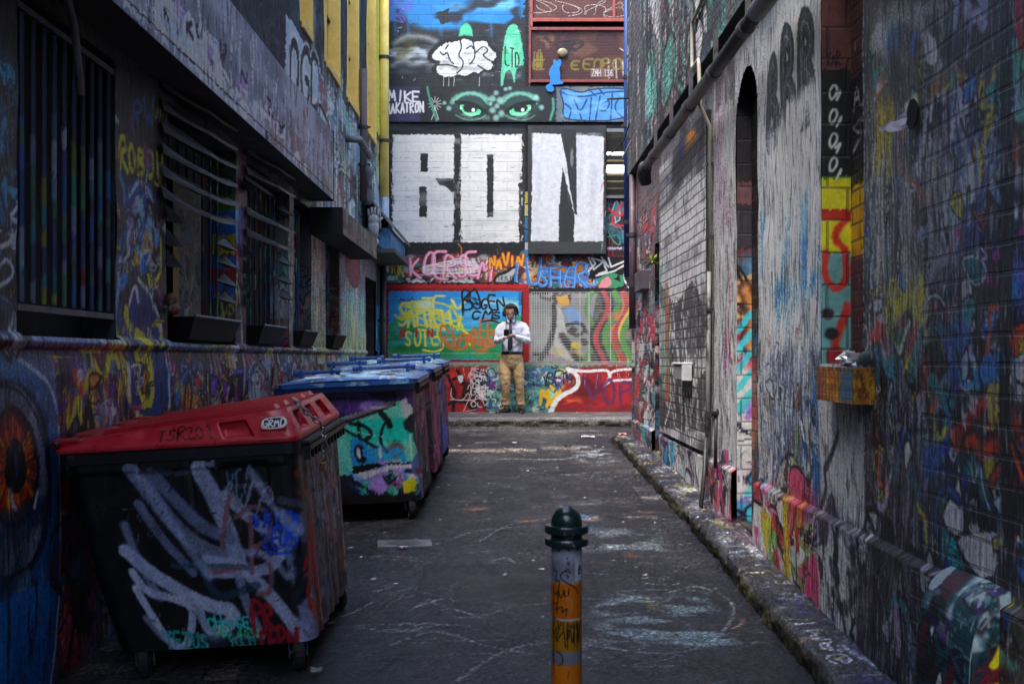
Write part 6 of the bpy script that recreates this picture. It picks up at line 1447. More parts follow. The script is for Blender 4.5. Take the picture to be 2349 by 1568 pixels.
q = [px(120, -40, 5.0), px(148, -5, 5.05), px(160, 30, 5.1), px(165, 90, 5.15), px(171, 205, 5.2)]
q = [Vector((X0+.05, v.y, v.z)) for v in q]
qq = [Vector((X0, 4.9, 3.16)), Vector((X0, 5.02, 3.12)), Vector((X0, 5.09, 3.03)), Vector((X0, 5.13, 2.9)), Vector((X0, 5.17, 2.74))]
mb.tube([v-Vector(cp.location) for v in qq], .018, 10); mb.build("pipe_run", simple("dull_conduit", '#6a6c74', .5, dirt='#3c3e46'), cp, smooth=True)
# ------------------------------------------------------------------ ground, pavements, kerbs
def painted_ground(name):
    m, ns, ln, b = newmat(name)
    at_ = N(ns, "ShaderNodeAttribute", attribute_name="paint")
    tc = N(ns, "ShaderNodeTexCoord")
    n1 = N(ns, "ShaderNodeTexNoise", i_Scale=55.0, i_Detail=5.0, i_Roughness=.7); ln.new(tc.outputs['Object'], n1.inputs['Vector'])
    n2 = N(ns, "ShaderNodeTexNoise", i_Scale=2.2, i_Detail=6.0, i_Roughness=.65); ln.new(tc.outputs['Object'], n2.inputs['Vector'])
    r = N(ns, "ShaderNodeMapRange"); ln.new(n1.outputs['Fac'], r.inputs[0])
    for i, v in enumerate((.36, .64, .2, 2.2)): r.inputs[i+1].default_value = v
    r2 = N(ns, "ShaderNodeMapRange"); ln.new(n2.outputs['Fac'], r2.inputs[0])
    for i, v in enumerate((.35, .65, .75, 1.2)): r2.inputs[i+1].default_value = v
    mm = N(ns, "ShaderNodeMath", operation='MULTIPLY'); ln.new(r.outputs[0], mm.inputs[0]); ln.new(r2.outputs[0], mm.inputs[1])
    mul = N(ns, "ShaderNodeMix", data_type='RGBA', blend_type='MULTIPLY'); mul.inputs[0].default_value = 1
    ln.new(at_.outputs['Color'], mul.inputs[6]); ln.new(mm.outputs[0], mul.inputs[7]); ln.new(mul.outputs[2], b.inputs['Base Color'])
    rr = N(ns, "ShaderNodeMapRange"); ln.new(n2.outputs['Fac'], rr.inputs[0])
    for i, v in enumerate((.35, .65, .38, .7)): rr.inputs[i+1].default_value = v
    ln.new(rr.outputs[0], b.inputs['Roughness'])
    bp = N(ns, "ShaderNodeBump", i_Strength=.9, i_Distance=.006); ln.new(n1.outputs['Fac'], bp.inputs['Height']); ln.new(bp.outputs[0], b.inputs['Normal'])
    b.inputs['Specular IOR Level'].default_value = .35
    return m
M_gr = painted_ground("asphalt"); M_kb = painted_ground("bluestone")
KX = 1.30
def TG(xd, yd):
    # picture position to the lane surface
    y = 8.0
    for _ in range(12):
        h = CAMZ-G((xd-VX)*y/FPX, y); y = FPX*h/max(yd-VY, 30)
    return ((xd-VX)*y/FPX, y)
Ug = span_at([-30, XL, 1.6, 30], lambda m: .011 if XL < m < 1.6 else 1.0)
Vg = np.concatenate([span(-8, 3.9, .3)[:-1], geo_span([3.9, 17.0], .00045), span(17.0, 60, 1.5)[1:]])
c = Canvas(Ug, Vg, '#2f2f33', TG, 401, .02)
c.haze((-2, 3.9, 1.6, 17), '#38373b', .6, .8, .5, 5, .6, 1, m=True, feather=0); c.haze((-2, 3.9, 1.6, 17), '#242428', .5, 1.2, .52, 6, .7, 2, m=True, feather=0)
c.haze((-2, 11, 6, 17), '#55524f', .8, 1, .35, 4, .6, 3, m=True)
g = np.random.default_rng(12)
for k in range(230):      # scuffed chalk lines
    x, y = g.uniform(-1.0, 1.25), g.uniform(4, 13); L = g.uniform(.05, .35); th = g.normal(0, .5)
    c.stroke([(x, y), (x+L*cos(th)*.5, y+L*sin(th)*.3), (x+L*cos(th), y+L*sin(th))], g.uniform(.008, .025), ['#8f9096', '#8f9096', '#9c9ca0', '#6a8cae', '#a58468', '#8f8c64'][k % 6], g.uniform(.2, .6), .8, 1.2, True)
for p, w, col, a in (([(900, 1480), (1000, 1440), (1100, 1480), (1230, 1500)], .02, '#8a8d98', .55), ([(1050, 1560), (1150, 1490), (1260, 1470), (1400, 1470)], .02, '#8a8d98', .6), ([(1350, 1480), (1480, 1500), (1620, 1490), (1700, 1400), (1640, 1350), (1560, 1340)], .018, '#8a8d98', .6), ([(1360, 1440), (1500, 1475), (1440, 1500), (1340, 1460)], .015, '#8a8d98', .6),
    ([(960, 1390), (1010, 1375), (1050, 1330)], .03, '#7a7d86', .6), ([(940, 1400), (1040, 1340), (1100, 1310), (1130, 1330), (1090, 1345)], .02, '#7a7d86', .5), ([(1120, 1290), (1160, 1275), (1180, 1290)], .02, '#8a8d98', .5), ([(1100, 1240), (1170, 1200), (1250, 1190)], .012, '#8a8d98', .7), ([(1020, 1240), (1090, 1215), (1250, 1205)], .014, '#8a8d98', .6), ([(1330, 1370), (1500, 1380), (1600, 1400)], .02, '#8a8c54', .5), ([(1250, 1370), (1300, 1360), (1280, 1410)], .05, '#8a8c44', .4), ([(1480, 1370), (1500, 1395)], .04, '#8a8c44', .5), ([(1100, 1040), (1200, 1035), (1300, 1045), (1250, 1060), (1130, 1055), (1060, 1045)], .02, '#8a8a8e', .5), ([(1100, 1085), (1200, 1070), (1300, 1080), (1350, 1100)], .02, '#8a8a8e', .4)):
    c.stroke(p, w, col, a, .8, .9)
for k in range(9): c.loops((g.uniform(900, 1700), g.uniform(1280, 1540)), (g.uniform(40, 110), g.uniform(8, 26)), .016, '#8c909c', .5, int(g.integers(3, 6)), seed=k, rough=.9, soft=.8)
for k in range(10): c.loops((g.uniform(1060, 1400), g.uniform(1045, 1170)), (g.uniform(30, 70), g.uniform(4, 9)), .018, '#96969a', .5, int(g.integers(3, 6)), seed=k+30, rough=.9, soft=.8)
c.haze((1330, 1360, 1720, 1490), '#6f8690', .25, .12, .42, 7, .6, 5); c.haze((1300, 1210, 1560, 1270), '#7c8a90', .25, .2, .5, 6, .55, 6); c.haze((1250, 1120, 1600, 1200), '#8a8580', .3, .25, .54, 6, .55, 7); c.haze((1300, 1020, 1430, 1060), '#8a9096', .2, .2, .5, 7, .7, 8)
c.blob((1330, 1182), (.08, .07), '#3f78a4', .6, .9); c.blob((1085, 1168), (.08, .06), '#a0603c', .6, .9); c.blob((1210, 1195), (.1, .05), '#9a6a48', .5, .9)
for k in range(14): c.blob((g.uniform(1300, 1560), g.uniform(1020, 1300)), (g.uniform(.03, .12), g.uniform(.03, .1)), ['#3f78a4', '#a06a48', '#a09a9c', '#7a6a90'][k % 4], .35, 1.0)
for k in range(26):      # cracks and patch joints
    x, y = g.uniform(-1.2, 1.2), g.uniform(4.3, 13); P_ = [(x, y)]
    for _ in range(7): P_.append((P_[-1][0]+g.normal(.02, .09), P_[-1][1]+g.normal(.05, .12)))
    c.stroke(P_, .007, '#0e0e10', .9, .3, .5, True, 0)
for (x0, y0, x1, y1) in ((-.5, 6.2, .5, 7.0), (.2, 9.2, 1.1, 10.4), (-.9, 11.0, .1, 11.9)):
    c.rect(x0, y0, x1, y1, '#27272b', .6, True, .02); c.stroke([(x0, y0), (x1, y0), (x1, y1), (x0, y1)], .012, '#101012', .8, .3, .5, True, 0, True)
# stone channel lines across the mouth of the lane
for x0, x1, y0, y1, col in ((1022, 1160, 1029, 1036, '#8a8070'), (1160, 1230, 1028, 1033, '#8c8476'), (1240, 1330, 1024, 1030, '#77706a'), (1090, 1150, 1013, 1016, '#6f6c6a'), (1150, 1300, 1052, 1054, '#77736c')): c.rect(x0, y0, x1, y1, col, .85, rough=.03)
c.haze((1020, 978, 1400, 1000), '#6a6560', .5, .2, .45, 5, .6, 9)
# setts along the left gutter
for i in range(5):
    for j in range(60):
        x = -1.95+.16*i+g.uniform(-.01, .01); y = 4.4+.17*j
        c.rect(x, y, x+.14, y+.15, ['#3c3b3e', '#474548', '#343338', '#504c48'][g.integers(4)], .9, True, .01)
for k in range(110):
    x, y = g.uniform(-1.1, 1.2), g.uniform(4.2, 15.5); c.blob((x, y), (g.uniform(.006, .02), g.uniform(.006, .02)), ['#b8b8bc', '#1c1c20', '#8c8a86'][k % 3], .8, .4, True)
c.speckle(.22)
road = grid_mesh("ground", c, lambda U_, V_: (U_, V_, ground_z(U_, V_)+np.where((U_ > XL) & (U_ < 1.6) & (V_ > 3.9) & (V_ < 17), (vnoise(U_[0], V_[:, 0], .5, .7, 41, 3)-.5)*.02, 0)), M_gr, con=1.25, gain=.82)
tag(road, kind="structure")

def strip_grid(U_, prof, rough, seed):
    pass
# right footpath with its rough kerb stones
Lk = np.concatenate([span(-8.5, 3.3, .04), geo_span([3.4, 13.85], .0006)])
prof = [(KX-.012, -.14), (KX-.005, .07), (KX+.012, .095), (KX+.04, .104), (KX+.30, .112), (KX+.34, .112)]
pl_ = np.array(prof); sl = np.concatenate([[0], np.cumsum(np.hypot(*np.diff(pl_, axis=0).T))])
Vk = span(0, sl[-1], .010)
c = Canvas(Lk, Vk, '#333336', None, 402, .02)
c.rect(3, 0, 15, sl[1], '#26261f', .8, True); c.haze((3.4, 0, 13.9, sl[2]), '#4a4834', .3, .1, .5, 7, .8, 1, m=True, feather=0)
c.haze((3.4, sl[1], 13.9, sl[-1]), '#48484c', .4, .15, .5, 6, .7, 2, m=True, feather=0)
for k in range(900):
    y, v = g.uniform(3.8, 13.8), g.uniform(sl[1], sl[-1]); L = g.uniform(.02, .14)
    col = ['#b8b8ba', '#9a9a9e', '#2c2c30', '#a8a45c', '#a07850', '#5c80ac', '#4c4c70', '#c8c8cc'][g.integers(8)]
    c.stroke([(y, v), (y+g.normal(0, .01), v+L)], g.uniform(.008, .03), col, g.uniform(.2, .7), .5, .9, True, 0)
c.haze((7.5, sl[1], 13.8, sl[-1]), '#90905c', .6, .15, .54, 6, .5, 3, m=True); c.haze((6, sl[1], 13.8, sl[-1]), '#9a9ca0', .4, .1, .58, 7, .5, 4, m=True); c.haze((3.6, sl[1], 6, sl[-1]), '#3c3c64', .4, .15, .5, 6, .6, 5, m=True); c.haze((7, sl[3]+.1, 13.8, sl[-1]), '#7c5468', .5, .15, .5, 5, .6, 6, m=True)
c.text('IMAG', (5.4, sl[2]+.04, 4.75, sl[2]+.13), .014, '#b0b4c4', .8, m=True); c.stroke([(5.0, sl[2]+.15), (4.7, sl[2]+.2), (4.45, sl[2]+.28)], .025, '#8a92a8', .8, .8, .4, True)
y = 3.4
while y < 13.8:
    c.rect(y, 0, y+.018, sl[3]+.0, '#101012', .8, True, .006); c.rect(y, sl[3], y+.012, sl[3]+.02, '#1a1a1c', .6, True, .006); y += g.uniform(.35, .75)
c.rect(3.4, sl[3]+.18, 13.9, sl[3]+.19, '#26262a', .6, True, .01)
nzk = vnoise(Lk, Vk, .09, .05, 9, 3)
def kerb_fn(U_, V_):
    x = np.interp(V_, sl, pl_[:, 0]); z = np.interp(V_, sl, pl_[:, 1])
    near = np.clip((sl[3]-V_)/.1, 0, 1)
    wob = (vnoise(Lk, Vk, .55, .3, 19, 2)-.5)*.05
    return x+(nzk-.5)*.05*near+wob*near, U_, z+ground_z(KX, U_)+(nzk-.5)*.018
c.speckle(.2)
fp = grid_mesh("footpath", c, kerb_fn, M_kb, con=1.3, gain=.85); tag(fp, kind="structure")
mb = MB(); y = 13.85; mb.add([(KX, y, .4), (KX+.34, y, .4), (KX+.34, y, G(KX, y)+.11), (KX, y, G(KX, y)+.10), (KX-.05, y-.02, .3), (KX-.05, y-.02, G(KX, y)+.06)], [(0, 1, 2, 3), (4, 0, 3, 5)])
o = mb.build("kerb_end", simple("kerb_end_stone", '#3f3e40', .8)); tag(o, kind="structure")
# far pavement along the back wall
pz = lambda y: .66+(y-16.4)*.035/1.6
U = span_at([-2.0, 2.1, 9], lambda m: .012 if m < 2.1 else .15)
prof2 = np.array([(16.40, -.14+.56), (16.405, .64), (16.43, .668), (16.75, .675), (16.76, .676), (17.97, .697)]); s2 = np.concatenate([[0], np.cumsum(np.hypot(*np.diff(prof2, axis=0).T))])
c = Canvas(U, span(0, s2[-1], .014), '#4d4c4d', None, 403, .02)
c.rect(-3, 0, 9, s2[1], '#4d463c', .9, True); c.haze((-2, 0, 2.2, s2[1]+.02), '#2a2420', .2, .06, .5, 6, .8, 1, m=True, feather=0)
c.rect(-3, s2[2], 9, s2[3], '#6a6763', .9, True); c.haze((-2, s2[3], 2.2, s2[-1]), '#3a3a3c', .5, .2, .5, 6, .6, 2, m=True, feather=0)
for k in range(260):
    x, v = g.uniform(-2, 2.1), g.uniform(s2[2], s2[-1]); c.blob((x, v), (g.uniform(.006, .04), g.uniform(.01, .05)), ['#a8a8a8', '#8c8a86', '#2a2a2c', '#b05a80', '#6c6a66'][k % 5], .5, .7, True)
c.blob((1.45, s2[-1]-.5), (.1, .08), '#b8508c', .7, .8, True); c.haze((-1, s2[-1]-.5, .2, s2[-1]), '#9a9a98', .15, .12, .56, 8, .8, 5, m=True)
x = -2
while x < 2.2: c.rect(x, s2[1]-.02, x+.012, s2[3], '#2a2827', .8, True, .004); x += g.uniform(.5, .8)
c.speckle(.16)
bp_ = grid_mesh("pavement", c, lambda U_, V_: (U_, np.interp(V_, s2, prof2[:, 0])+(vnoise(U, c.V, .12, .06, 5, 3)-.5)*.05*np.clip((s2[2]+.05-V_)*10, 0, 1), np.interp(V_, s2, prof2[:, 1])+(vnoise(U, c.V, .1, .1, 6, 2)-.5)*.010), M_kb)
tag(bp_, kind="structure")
# drain cover left of the bollard
def gz(x, y): return G(x, y)
dc = px(928, 1248, 6.9); dcx, dcy = TG(928, 1246)
dv = thing("drain_cover", "pale rectangular steel cover set in the asphalt beside the red bin", "drain cover", (dcx, dcy, G(dcx, dcy)), rz=.12)
mb = MB(); mb.box((-.18, -.13, -.03), (.18, .13, .006)); mb.build("frame", simple("worn_cover", '#6c6e76', .5, .2, dirt='#4c4e54', var=.3), dv, bevel=.004)
mb = MB(); mb.lathe([(.0, .0062), (.10, .0062), (.105, .007), (.11, .0085), (.0, .009)], 24); o = mb.build("round_lid", simple("cover_lid", '#55575f', .5, .3, dirt='#3c3e44'), dv)
# litter
def litter(name, label, cat, xd, yd, sx, sy, sz, col, rz=0, grp=None):
    x, y = TG(xd, yd); rf = random.Random(int(xd*3+yd))
    mb = MB(); n = 5; P = []
    for i in range(n):
        for j in range(4): P.append((sx*(i/(n-1)-.5)+rf.uniform(-.1, .1)*sx, sy*(j/3-.5)+rf.uniform(-.1, .1)*sy, rf.uniform(0.1, 1)*sz))
    mb.add(P, [(i*4+j, (i+1)*4+j, (i+1)*4+j+1, i*4+j+1) for i in range(n-1) for j in range(3)])
    o = mb.build(name, simple(name+"_mat", col, .7)); o.location = (x, y, G(x, y)+.008); o.rotation_euler = (0, 0, rz)
    m_ = o.modifiers.new("solid", 'SOLIDIFY'); m_.thickness = .004
    tag(o, label, cat, grp)
litter("paper_scrap", "white paper scrap on the asphalt near the far kerb end", "litter", 1349, 1005, .16, .06, .03, '#cfcfcf')
litter("wrapper", "pink and white wrapper at the end of the right kerb", "litter", 1428, 1000, .12, .06, .04, '#d08a8c', .3)
litter("bottle_cap", "tiny white speck of litter in front of the far pavement", "litter", 1180, 1018, .05, .04, .02, '#e0e0e0')
litter("dead_leaf", "small dark leaf lying on the stone channel line", "leaf", 1302, 1026, .1, .06, .03, '#2a1f18')
litter("wrapper", "small lilac wrapper on the drain cover", "litter", 926, 1258, .045, .03, .012, '#b8a0c8')
litter("foil_scrap", "shiny foil scrap under the nearest red bin corner", "litter", 725, 1548, .05, .03, .03, '#77797c', .5)

# unseen slab added above the viewer to keep the near end of the lane dim
mb = MB(); mb.box((XL-.28, 1.4, 4.4), (XR+.33, 3.6, 7.2))
br = mb.build("added_shade_slab", simple("shade_slab_grey", '#3a3a3c', .9)); tag(br, "dark concrete bridge spanning the lane overhead", "bridge")
mb = MB(); mb.box((XL-6, -9.6, -.3), (XR+6, -9.02, 5)); bw_ = mb.build("rear_wall", simple("rear_brick", '#3a3434', .9)); tag(bw_, "plain dark brick wall closing the lane behind the viewer", "wall")

# the two building fronts carried on beside and behind the viewer
for X_, y1_, mat_, par_, sd_ in ((XR, 3.0, M_pl, right_building, 801), (XL, 3.4, M_ll, left_building, 802)):
    cq = Canvas(span(-8.9, y1_, .03), span(-.2, 4.8, .03), '#3a3c42', None, sd_, .05)
    cq.wild((-8.9, 0, y1_, 4.3), ['#2c6a70', '#8c90a4', '#7c3038', '#a89a28', '#2f5fa0', '#17181c', '#5a4f80', '#b0b4c0'], 420, .45, m=True, seed=1, lw=.05)
    oq = grid_mesh("front_wall", cq, lambda U_, V_: (X_+0*U_, U_, V_), mat_, gain=1.5)
    oq.location -= par_.location; oq.parent = par_
# ------------------------------------------------------------------ wheeled bins
M_bin = painted("painted_plastic", 'yz', None, rough=.38, plaster=.15, streak=(3, 1), dirt=.25, bdist=.003, spec=.5)
M_binx = painted("painted_plastic_front", 'xz', None, rough=.42, plaster=.25, streak=(3, 1), dirt=.3, bdist=.004, spec=.5, wear=(12, 9, .66, .7, .70, .4))
BW, BL, RIM = 1.04, 1.24, 1.03
def rr_path(x0, x1, y0, y1, r):
    """rounded rectangle starting at the near left corner, along the near face, then the lane side, far side, wall side"""
    P = []
    for (cx, cy, a0) in ((x0+r, y0+r, 225), (x1-r, y0+r, 270), (x1-r, y1-r, 0), (x0+r, y1-r, 90), (x0+r, y0+r, 180)):
        n = 9 if a0 != 225 and a0 != 180 else 5
        span_ = 90 if n == 9 else 45
        for k in range(n): a = radians(a0+span_*k/(n-1)); P.append((cx+r*cos(a), cy+r*sin(a)))
    return np.array(P)
def rr_wrap(top, bot, ztop, zbot, Vn, bulge=0):
    """fn(U, V) for grid_mesh: U metres round the top outline, V metres up"""
    pt, pb = rr_path(*top), rr_path(*bot)
    s = np.concatenate([[0], np.cumsum(np.hypot(*np.diff(pt, axis=0).T))])
    def fn(U, V):
        t = (V-zbot)/(ztop-zbot)
        tt = t if not bulge else np.clip(t+bulge*np.sin(pi*t), 0, 1)
        x = np.interp(U, s, pb[:, 0])*(1-tt)+np.interp(U, s, pt[:, 0])*tt
        y = np.interp(U, s, pb[:, 1])*(1-tt)+np.interp(U, s, pt[:, 1])*tt
        return x, y, V
    return fn, s[-1]
M_blk = simple("black_plastic", '#121316', .45, var=.3, dirt='#3c3e44', dirt_t=.6, scale=14)
M_rub = simple("rubber", '#17171a', .8)
M_stl = simple("dull_steel", '#77787c', .35, .8, dirt='#3c3a38', var=.4)
def caster(parent, x, y, r=.085, yaw=0, spokes=False):
    t = bpy.data.objects.new("caster", None); link(t, parent); t.location = (x, y, 0); t.rotation_euler = (0, 0, yaw)
    mb = MB(); mb.tube([(-.022, 0, r), (.022, 0, r)], r, 22); mb.build("tyre", M_rub, t, bevel=.006)
    mb = MB(); mb.tube([(-.026, 0, r), (.026, 0, r)], r*.5, 14); mb.tube([(-.04, 0, r), (.04, 0, r)], .012, 8)
    for k in range(5):
        a = 2*pi*k/5; mb.box((-.0245, -.006, 0), (.0245, .006, r*.82), Matrix.Translation((0, 0, r)) @ Matrix.Rotation(a, 4, 'X'))
    mb.build("hub", M_stl if spokes else M_blk, t)
    mb = MB(); mb.box((-.042, -.03, r-.02), (-.034, .03, r*2+.03)); mb.box((.034, -.03, r-.02), (.042, .03, r*2+.03)); mb.box((-.042, -.04, r*2+.03), (.042, .04, r*2+.045)); mb.build("fork", M_stl, t, bevel=.003)
    return t
def make_bin(label, loc, rot, paint, lidfn, res=.009, base='#101116', seed=500, lidcol='#8c1018', group="wheeled bins along the left wall", body_gain=1.7):
    t = thing("wheeled_bin", label, "bin", loc, group=group, rot=rot)
    fn, L = rr_wrap((-BW+.02, -.02, .02, BL-.02, .07), (-BW+.17, 0.0, .07, BL-.07, .09), RIM-.02, .145, 0, bulge=.10)
    c = Canvas(np.append(span(0, 2.55, res), span(2.6, L, .04)), span(.145, RIM-.02, res), base, None, seed, .02)
    paint(c)
    c.speckle(.07)
    def relief(U, V):
        x, y, z = fn(U, V)
        near = U < BW-.1
        # moulded grooves and the gripping pocket on the near face
        g1 = np.clip(1-np.abs(U-.30)/.012, 0, 1)+np.clip(1-np.abs(U-.52)/.012, 0, 1)
        pk = ((U > .66) & (U < .86) & (V > .85) & (V < .95)).astype(float)
        y = y+np.where(near, g1*.008*(V > .75)+pk*.02, 0)
        step = np.clip((V-.93)/.01, 0, 1)*.012
        y = y-np.where(near, step, 0)
        x = x+np.where((U > BW+.02) & (U < BW+BL-.15), np.sin(U*34)*.006, 0)+.0
        return x, y, z
    grid_mesh("body", c, relief, M_binx, t, smooth=True, gain=body_gain, con=1.3)
    mb = MB(); mb.box((-BW+.2, .1, .14), (-.03, BL-.1, .155)); mb.build("base_plate", M_blk, t)
    # rim flange with its comb of ribs on the lane side
    rt_, rb_ = rr_path(-BW, 0, 0, BL, .06), rr_path(-BW+.015, -.015, .015, BL-.015, .06)
    mb = MB()
    ri = rr_path(-BW+.05, -.05, .05, BL-.05, .04)
    mb.rings([[(x, y, RIM-.055) for x, y in rb_], [(x, y, RIM-.05) for x, y in rt_], [(x, y, RIM) for x, y in rt_], [(x, y, RIM+.002) for x, y in ri]])
    mb.build("rim", M_blk if lidcol[1] != '2' else simple("blue_rim", '#1c3f80', .4, dirt='#6c86a4', dirt_t=.6), t)
    mb = MB(); mb.box((.001, .08, RIM-.048), (.035, BL-.08, RIM-.028)); mb.box((.001, .08, RIM-.02), (.03, BL-.08, RIM-.006))
    for k in range(12): y = .09+k*(BL-.2)/11; mb.box((.0015, y, RIM-.09), (.03, y+.014, RIM-.0485))
    mb.build("front_grip", M_blk, t)
    for k, (x, y, yw) in enumerate(((-.09, .14, .3), (-.09, BL-.14, 1.2), (-BW+.28, .14, .1), (-BW+.28, BL-.14, .5))): caster(t, x, y, .088, yw, k == 1)
    lidfn(t)
    return t

def paint_red(c):
    k_ = 4.9/FPX
    def T(xd, yd):
        X = (xd-724)*k_; Z = (1530-yd)*k_; th = .057
        return (BW+X*cos(th)-(-Z)*sin(th), -X*sin(th)+Z*cos(th))
    c.T = T
    A = '#858b9e'
    def s(p, w, col=A, a=.9, so=.16, sm=1): c.stroke(p, w*.85, col, a, so, .12, sm=sm)
    c.haze((150, 1020, 740, 1500), '#1a1c24', .4, .3, .4, 4, .7, 1)
    s([(285, 1050), (330, 1120), (370, 1180), (420, 1230), (500, 1262)], .085, '#666c80'); s([(440, 1050), (470, 1110), (500, 1200), (520, 1270)], .09, '#80869a'); s([(330, 1060), (380, 1120), (430, 1180), (500, 1210)], .07, '#5c6278')
    s([(290, 1130), (340, 1220), (400, 1290)], .05, '#5c6278'); s([(500, 1110), (560, 1170), (610, 1200), (640, 1230), (600, 1280), (540, 1290), (440, 1290)], .06)
    s([(240, 1240), (290, 1290), (350, 1330), (430, 1372), (500, 1380), (470, 1420), (430, 1440)], .075, '#969cb2'); s([(430, 1440), (405, 1420), (400, 1370)], .05); s([(245, 1290), (270, 1340), (330, 1350), (385, 1370), (372, 1420), (340, 1475), (300, 1460), (270, 1400), (245, 1330)], .045, '#9a9fb4')
    s([(440, 1265), (520, 1275), (560, 1310), (600, 1350), (650, 1410), (700, 1480)], .075, '#868ca2'); s([(515, 1300), (530, 1370), (560, 1440)], .055, '#6c7288'); s([(662, 1180), (670, 1280), (690, 1380), (705, 1490)], .12, '#767c94'); s([(640, 1150), (650, 1250), (680, 1360)], .07, '#5a6078')
    s([(420, 1270), (440, 1330), (460, 1350), (500, 1340), (560, 1320)], .045, '#2f4450', .8); s([(350, 1275), (480, 1275), (540, 1278)], .03, '#2c4a50', .7)
    s([(360, 1440), (430, 1450), (470, 1440), (540, 1448)], .03, '#4c5062', .8); s([(340, 1480), (420, 1470), (500, 1430)], .05, '#343848', .7)
    for p in ([(508, 1110), (490, 1180), (480, 1230)], [(555, 1160), (550, 1290)], [(520, 1160), (560, 1130), (600, 1150), (600, 1210), (560, 1230)], [(560, 1230), (600, 1260), (598, 1340), (560, 1340)], [(440, 1290), (520, 1280)]): s(p, .028, '#6e5058', .9, .3)
    c.text('VCO', (500, 1040, 560, 1120), .007, '#4c6478', jit=.8); c.text('VA', (510, 1090, 600, 1160), .008, '#6c6c74', jit=.9)
    for i, (w, bx_) in enumerate((('WILLOBI', (560, 1150, 690, 1185)), ('ZEUSB', (580, 1190, 685, 1230)))): c.text(w, bx_, .014, '#1c48b8', jit=.6)
    c.stroke([(590, 1238), (620, 1246), (648, 1242)], .012, '#1c48b8'); 
    c.text('CHARGE', (416, 1398, 530, 1422), .011, '#3f9c98', jit=.5); c.text('YOU 6050', (430, 1424, 560, 1444), .010, '#3f9c78', jit=.5); c.text('YOLO', (470, 1446, 540, 1468), .010, '#388078', jit=.5); c.text('YEZUS', (290, 1436, 405, 1474), .014, '#308078', jit=.4)
    c.text('PR', (540, 1370, 600, 1430), .022, '#7c2430', jit=.8); c.text('CEPN', (560, 1420, 660, 1480), .02, '#74222c', jit=.7)
    for k in range(4): c.loops((330+k*90, 1180+30*(k % 2)), (30, 30), .004, '#4c4a3c', .8, 4, seed=k)
    for p, w in (([(300, 1060), (350, 1150), (400, 1240), (440, 1300)], .05), ([(250, 1180), (265, 1260), (300, 1350)], .05), ([(560, 1060), (600, 1120), (650, 1180), (680, 1200)], .05), ([(250, 1400), (290, 1460), (360, 1490)], .04), ([(640, 1300), (600, 1250), (520, 1240)], .04)): s(p, w, '#7c829a', .75, .5)
    g5 = np.random.default_rng(55)
    for k in range(160):
        x, y = g5.uniform(260, 720), g5.uniform(1040, 1490); c.stroke([(x, y), (x+g5.uniform(-14, 14), y+g5.uniform(-6, 20))], g5.uniform(.002, .006), ['#565a66', '#0a0a0c', '#7c7f8c'][k % 3], .6, .4, .4, sm=0)
    c.rect(300, 1050, 420, 1062, '#4a4c56', .8); c.rect(430, 1030, 480, 1044, '#7c8090', .8)
    # lane side
    c.T = None
    c.wild((BW+.02, .14, BW+BL, .98), ['#3c4054', '#5c5f70', '#7c3c2c', '#2a2c38', '#8c4a30', '#6c6f80', '#4c2430'], 200, .2, m=True, seed=3, lw=.03)
    c.haze((BW, .14, BW+BL, .6), '#6c3424', .2, .3, .5, 6, .8, 4, m=True); c.streaks((BW+.02, .3, BW+BL, 1.0), ['#8a8c9a', '#17171c', '#5c6074', '#7c4434'], 330, (.1, .45), (.01, .03), m=True, seed=5)
    c.text('SLAB', (BW-.06, .2, BW+.12, .5), .014, '#8c2820', m=True, jit=.6, slope=1.2); c.stroke([(BW+.1, .5), (BW+.12, .3)], .02, '#8c1c40', .9, m=True)
M_red = simple("red_lid_plastic", '#9c0f1c', .32, var=.18, dirt='#c8505c', dirt_t=.70, scale=7, bump=.05)
M_lidx = painted("painted_lid", 'xz', None, rough=.34, plaster=.08, dirt=.12, bdist=.002, spec=.55)
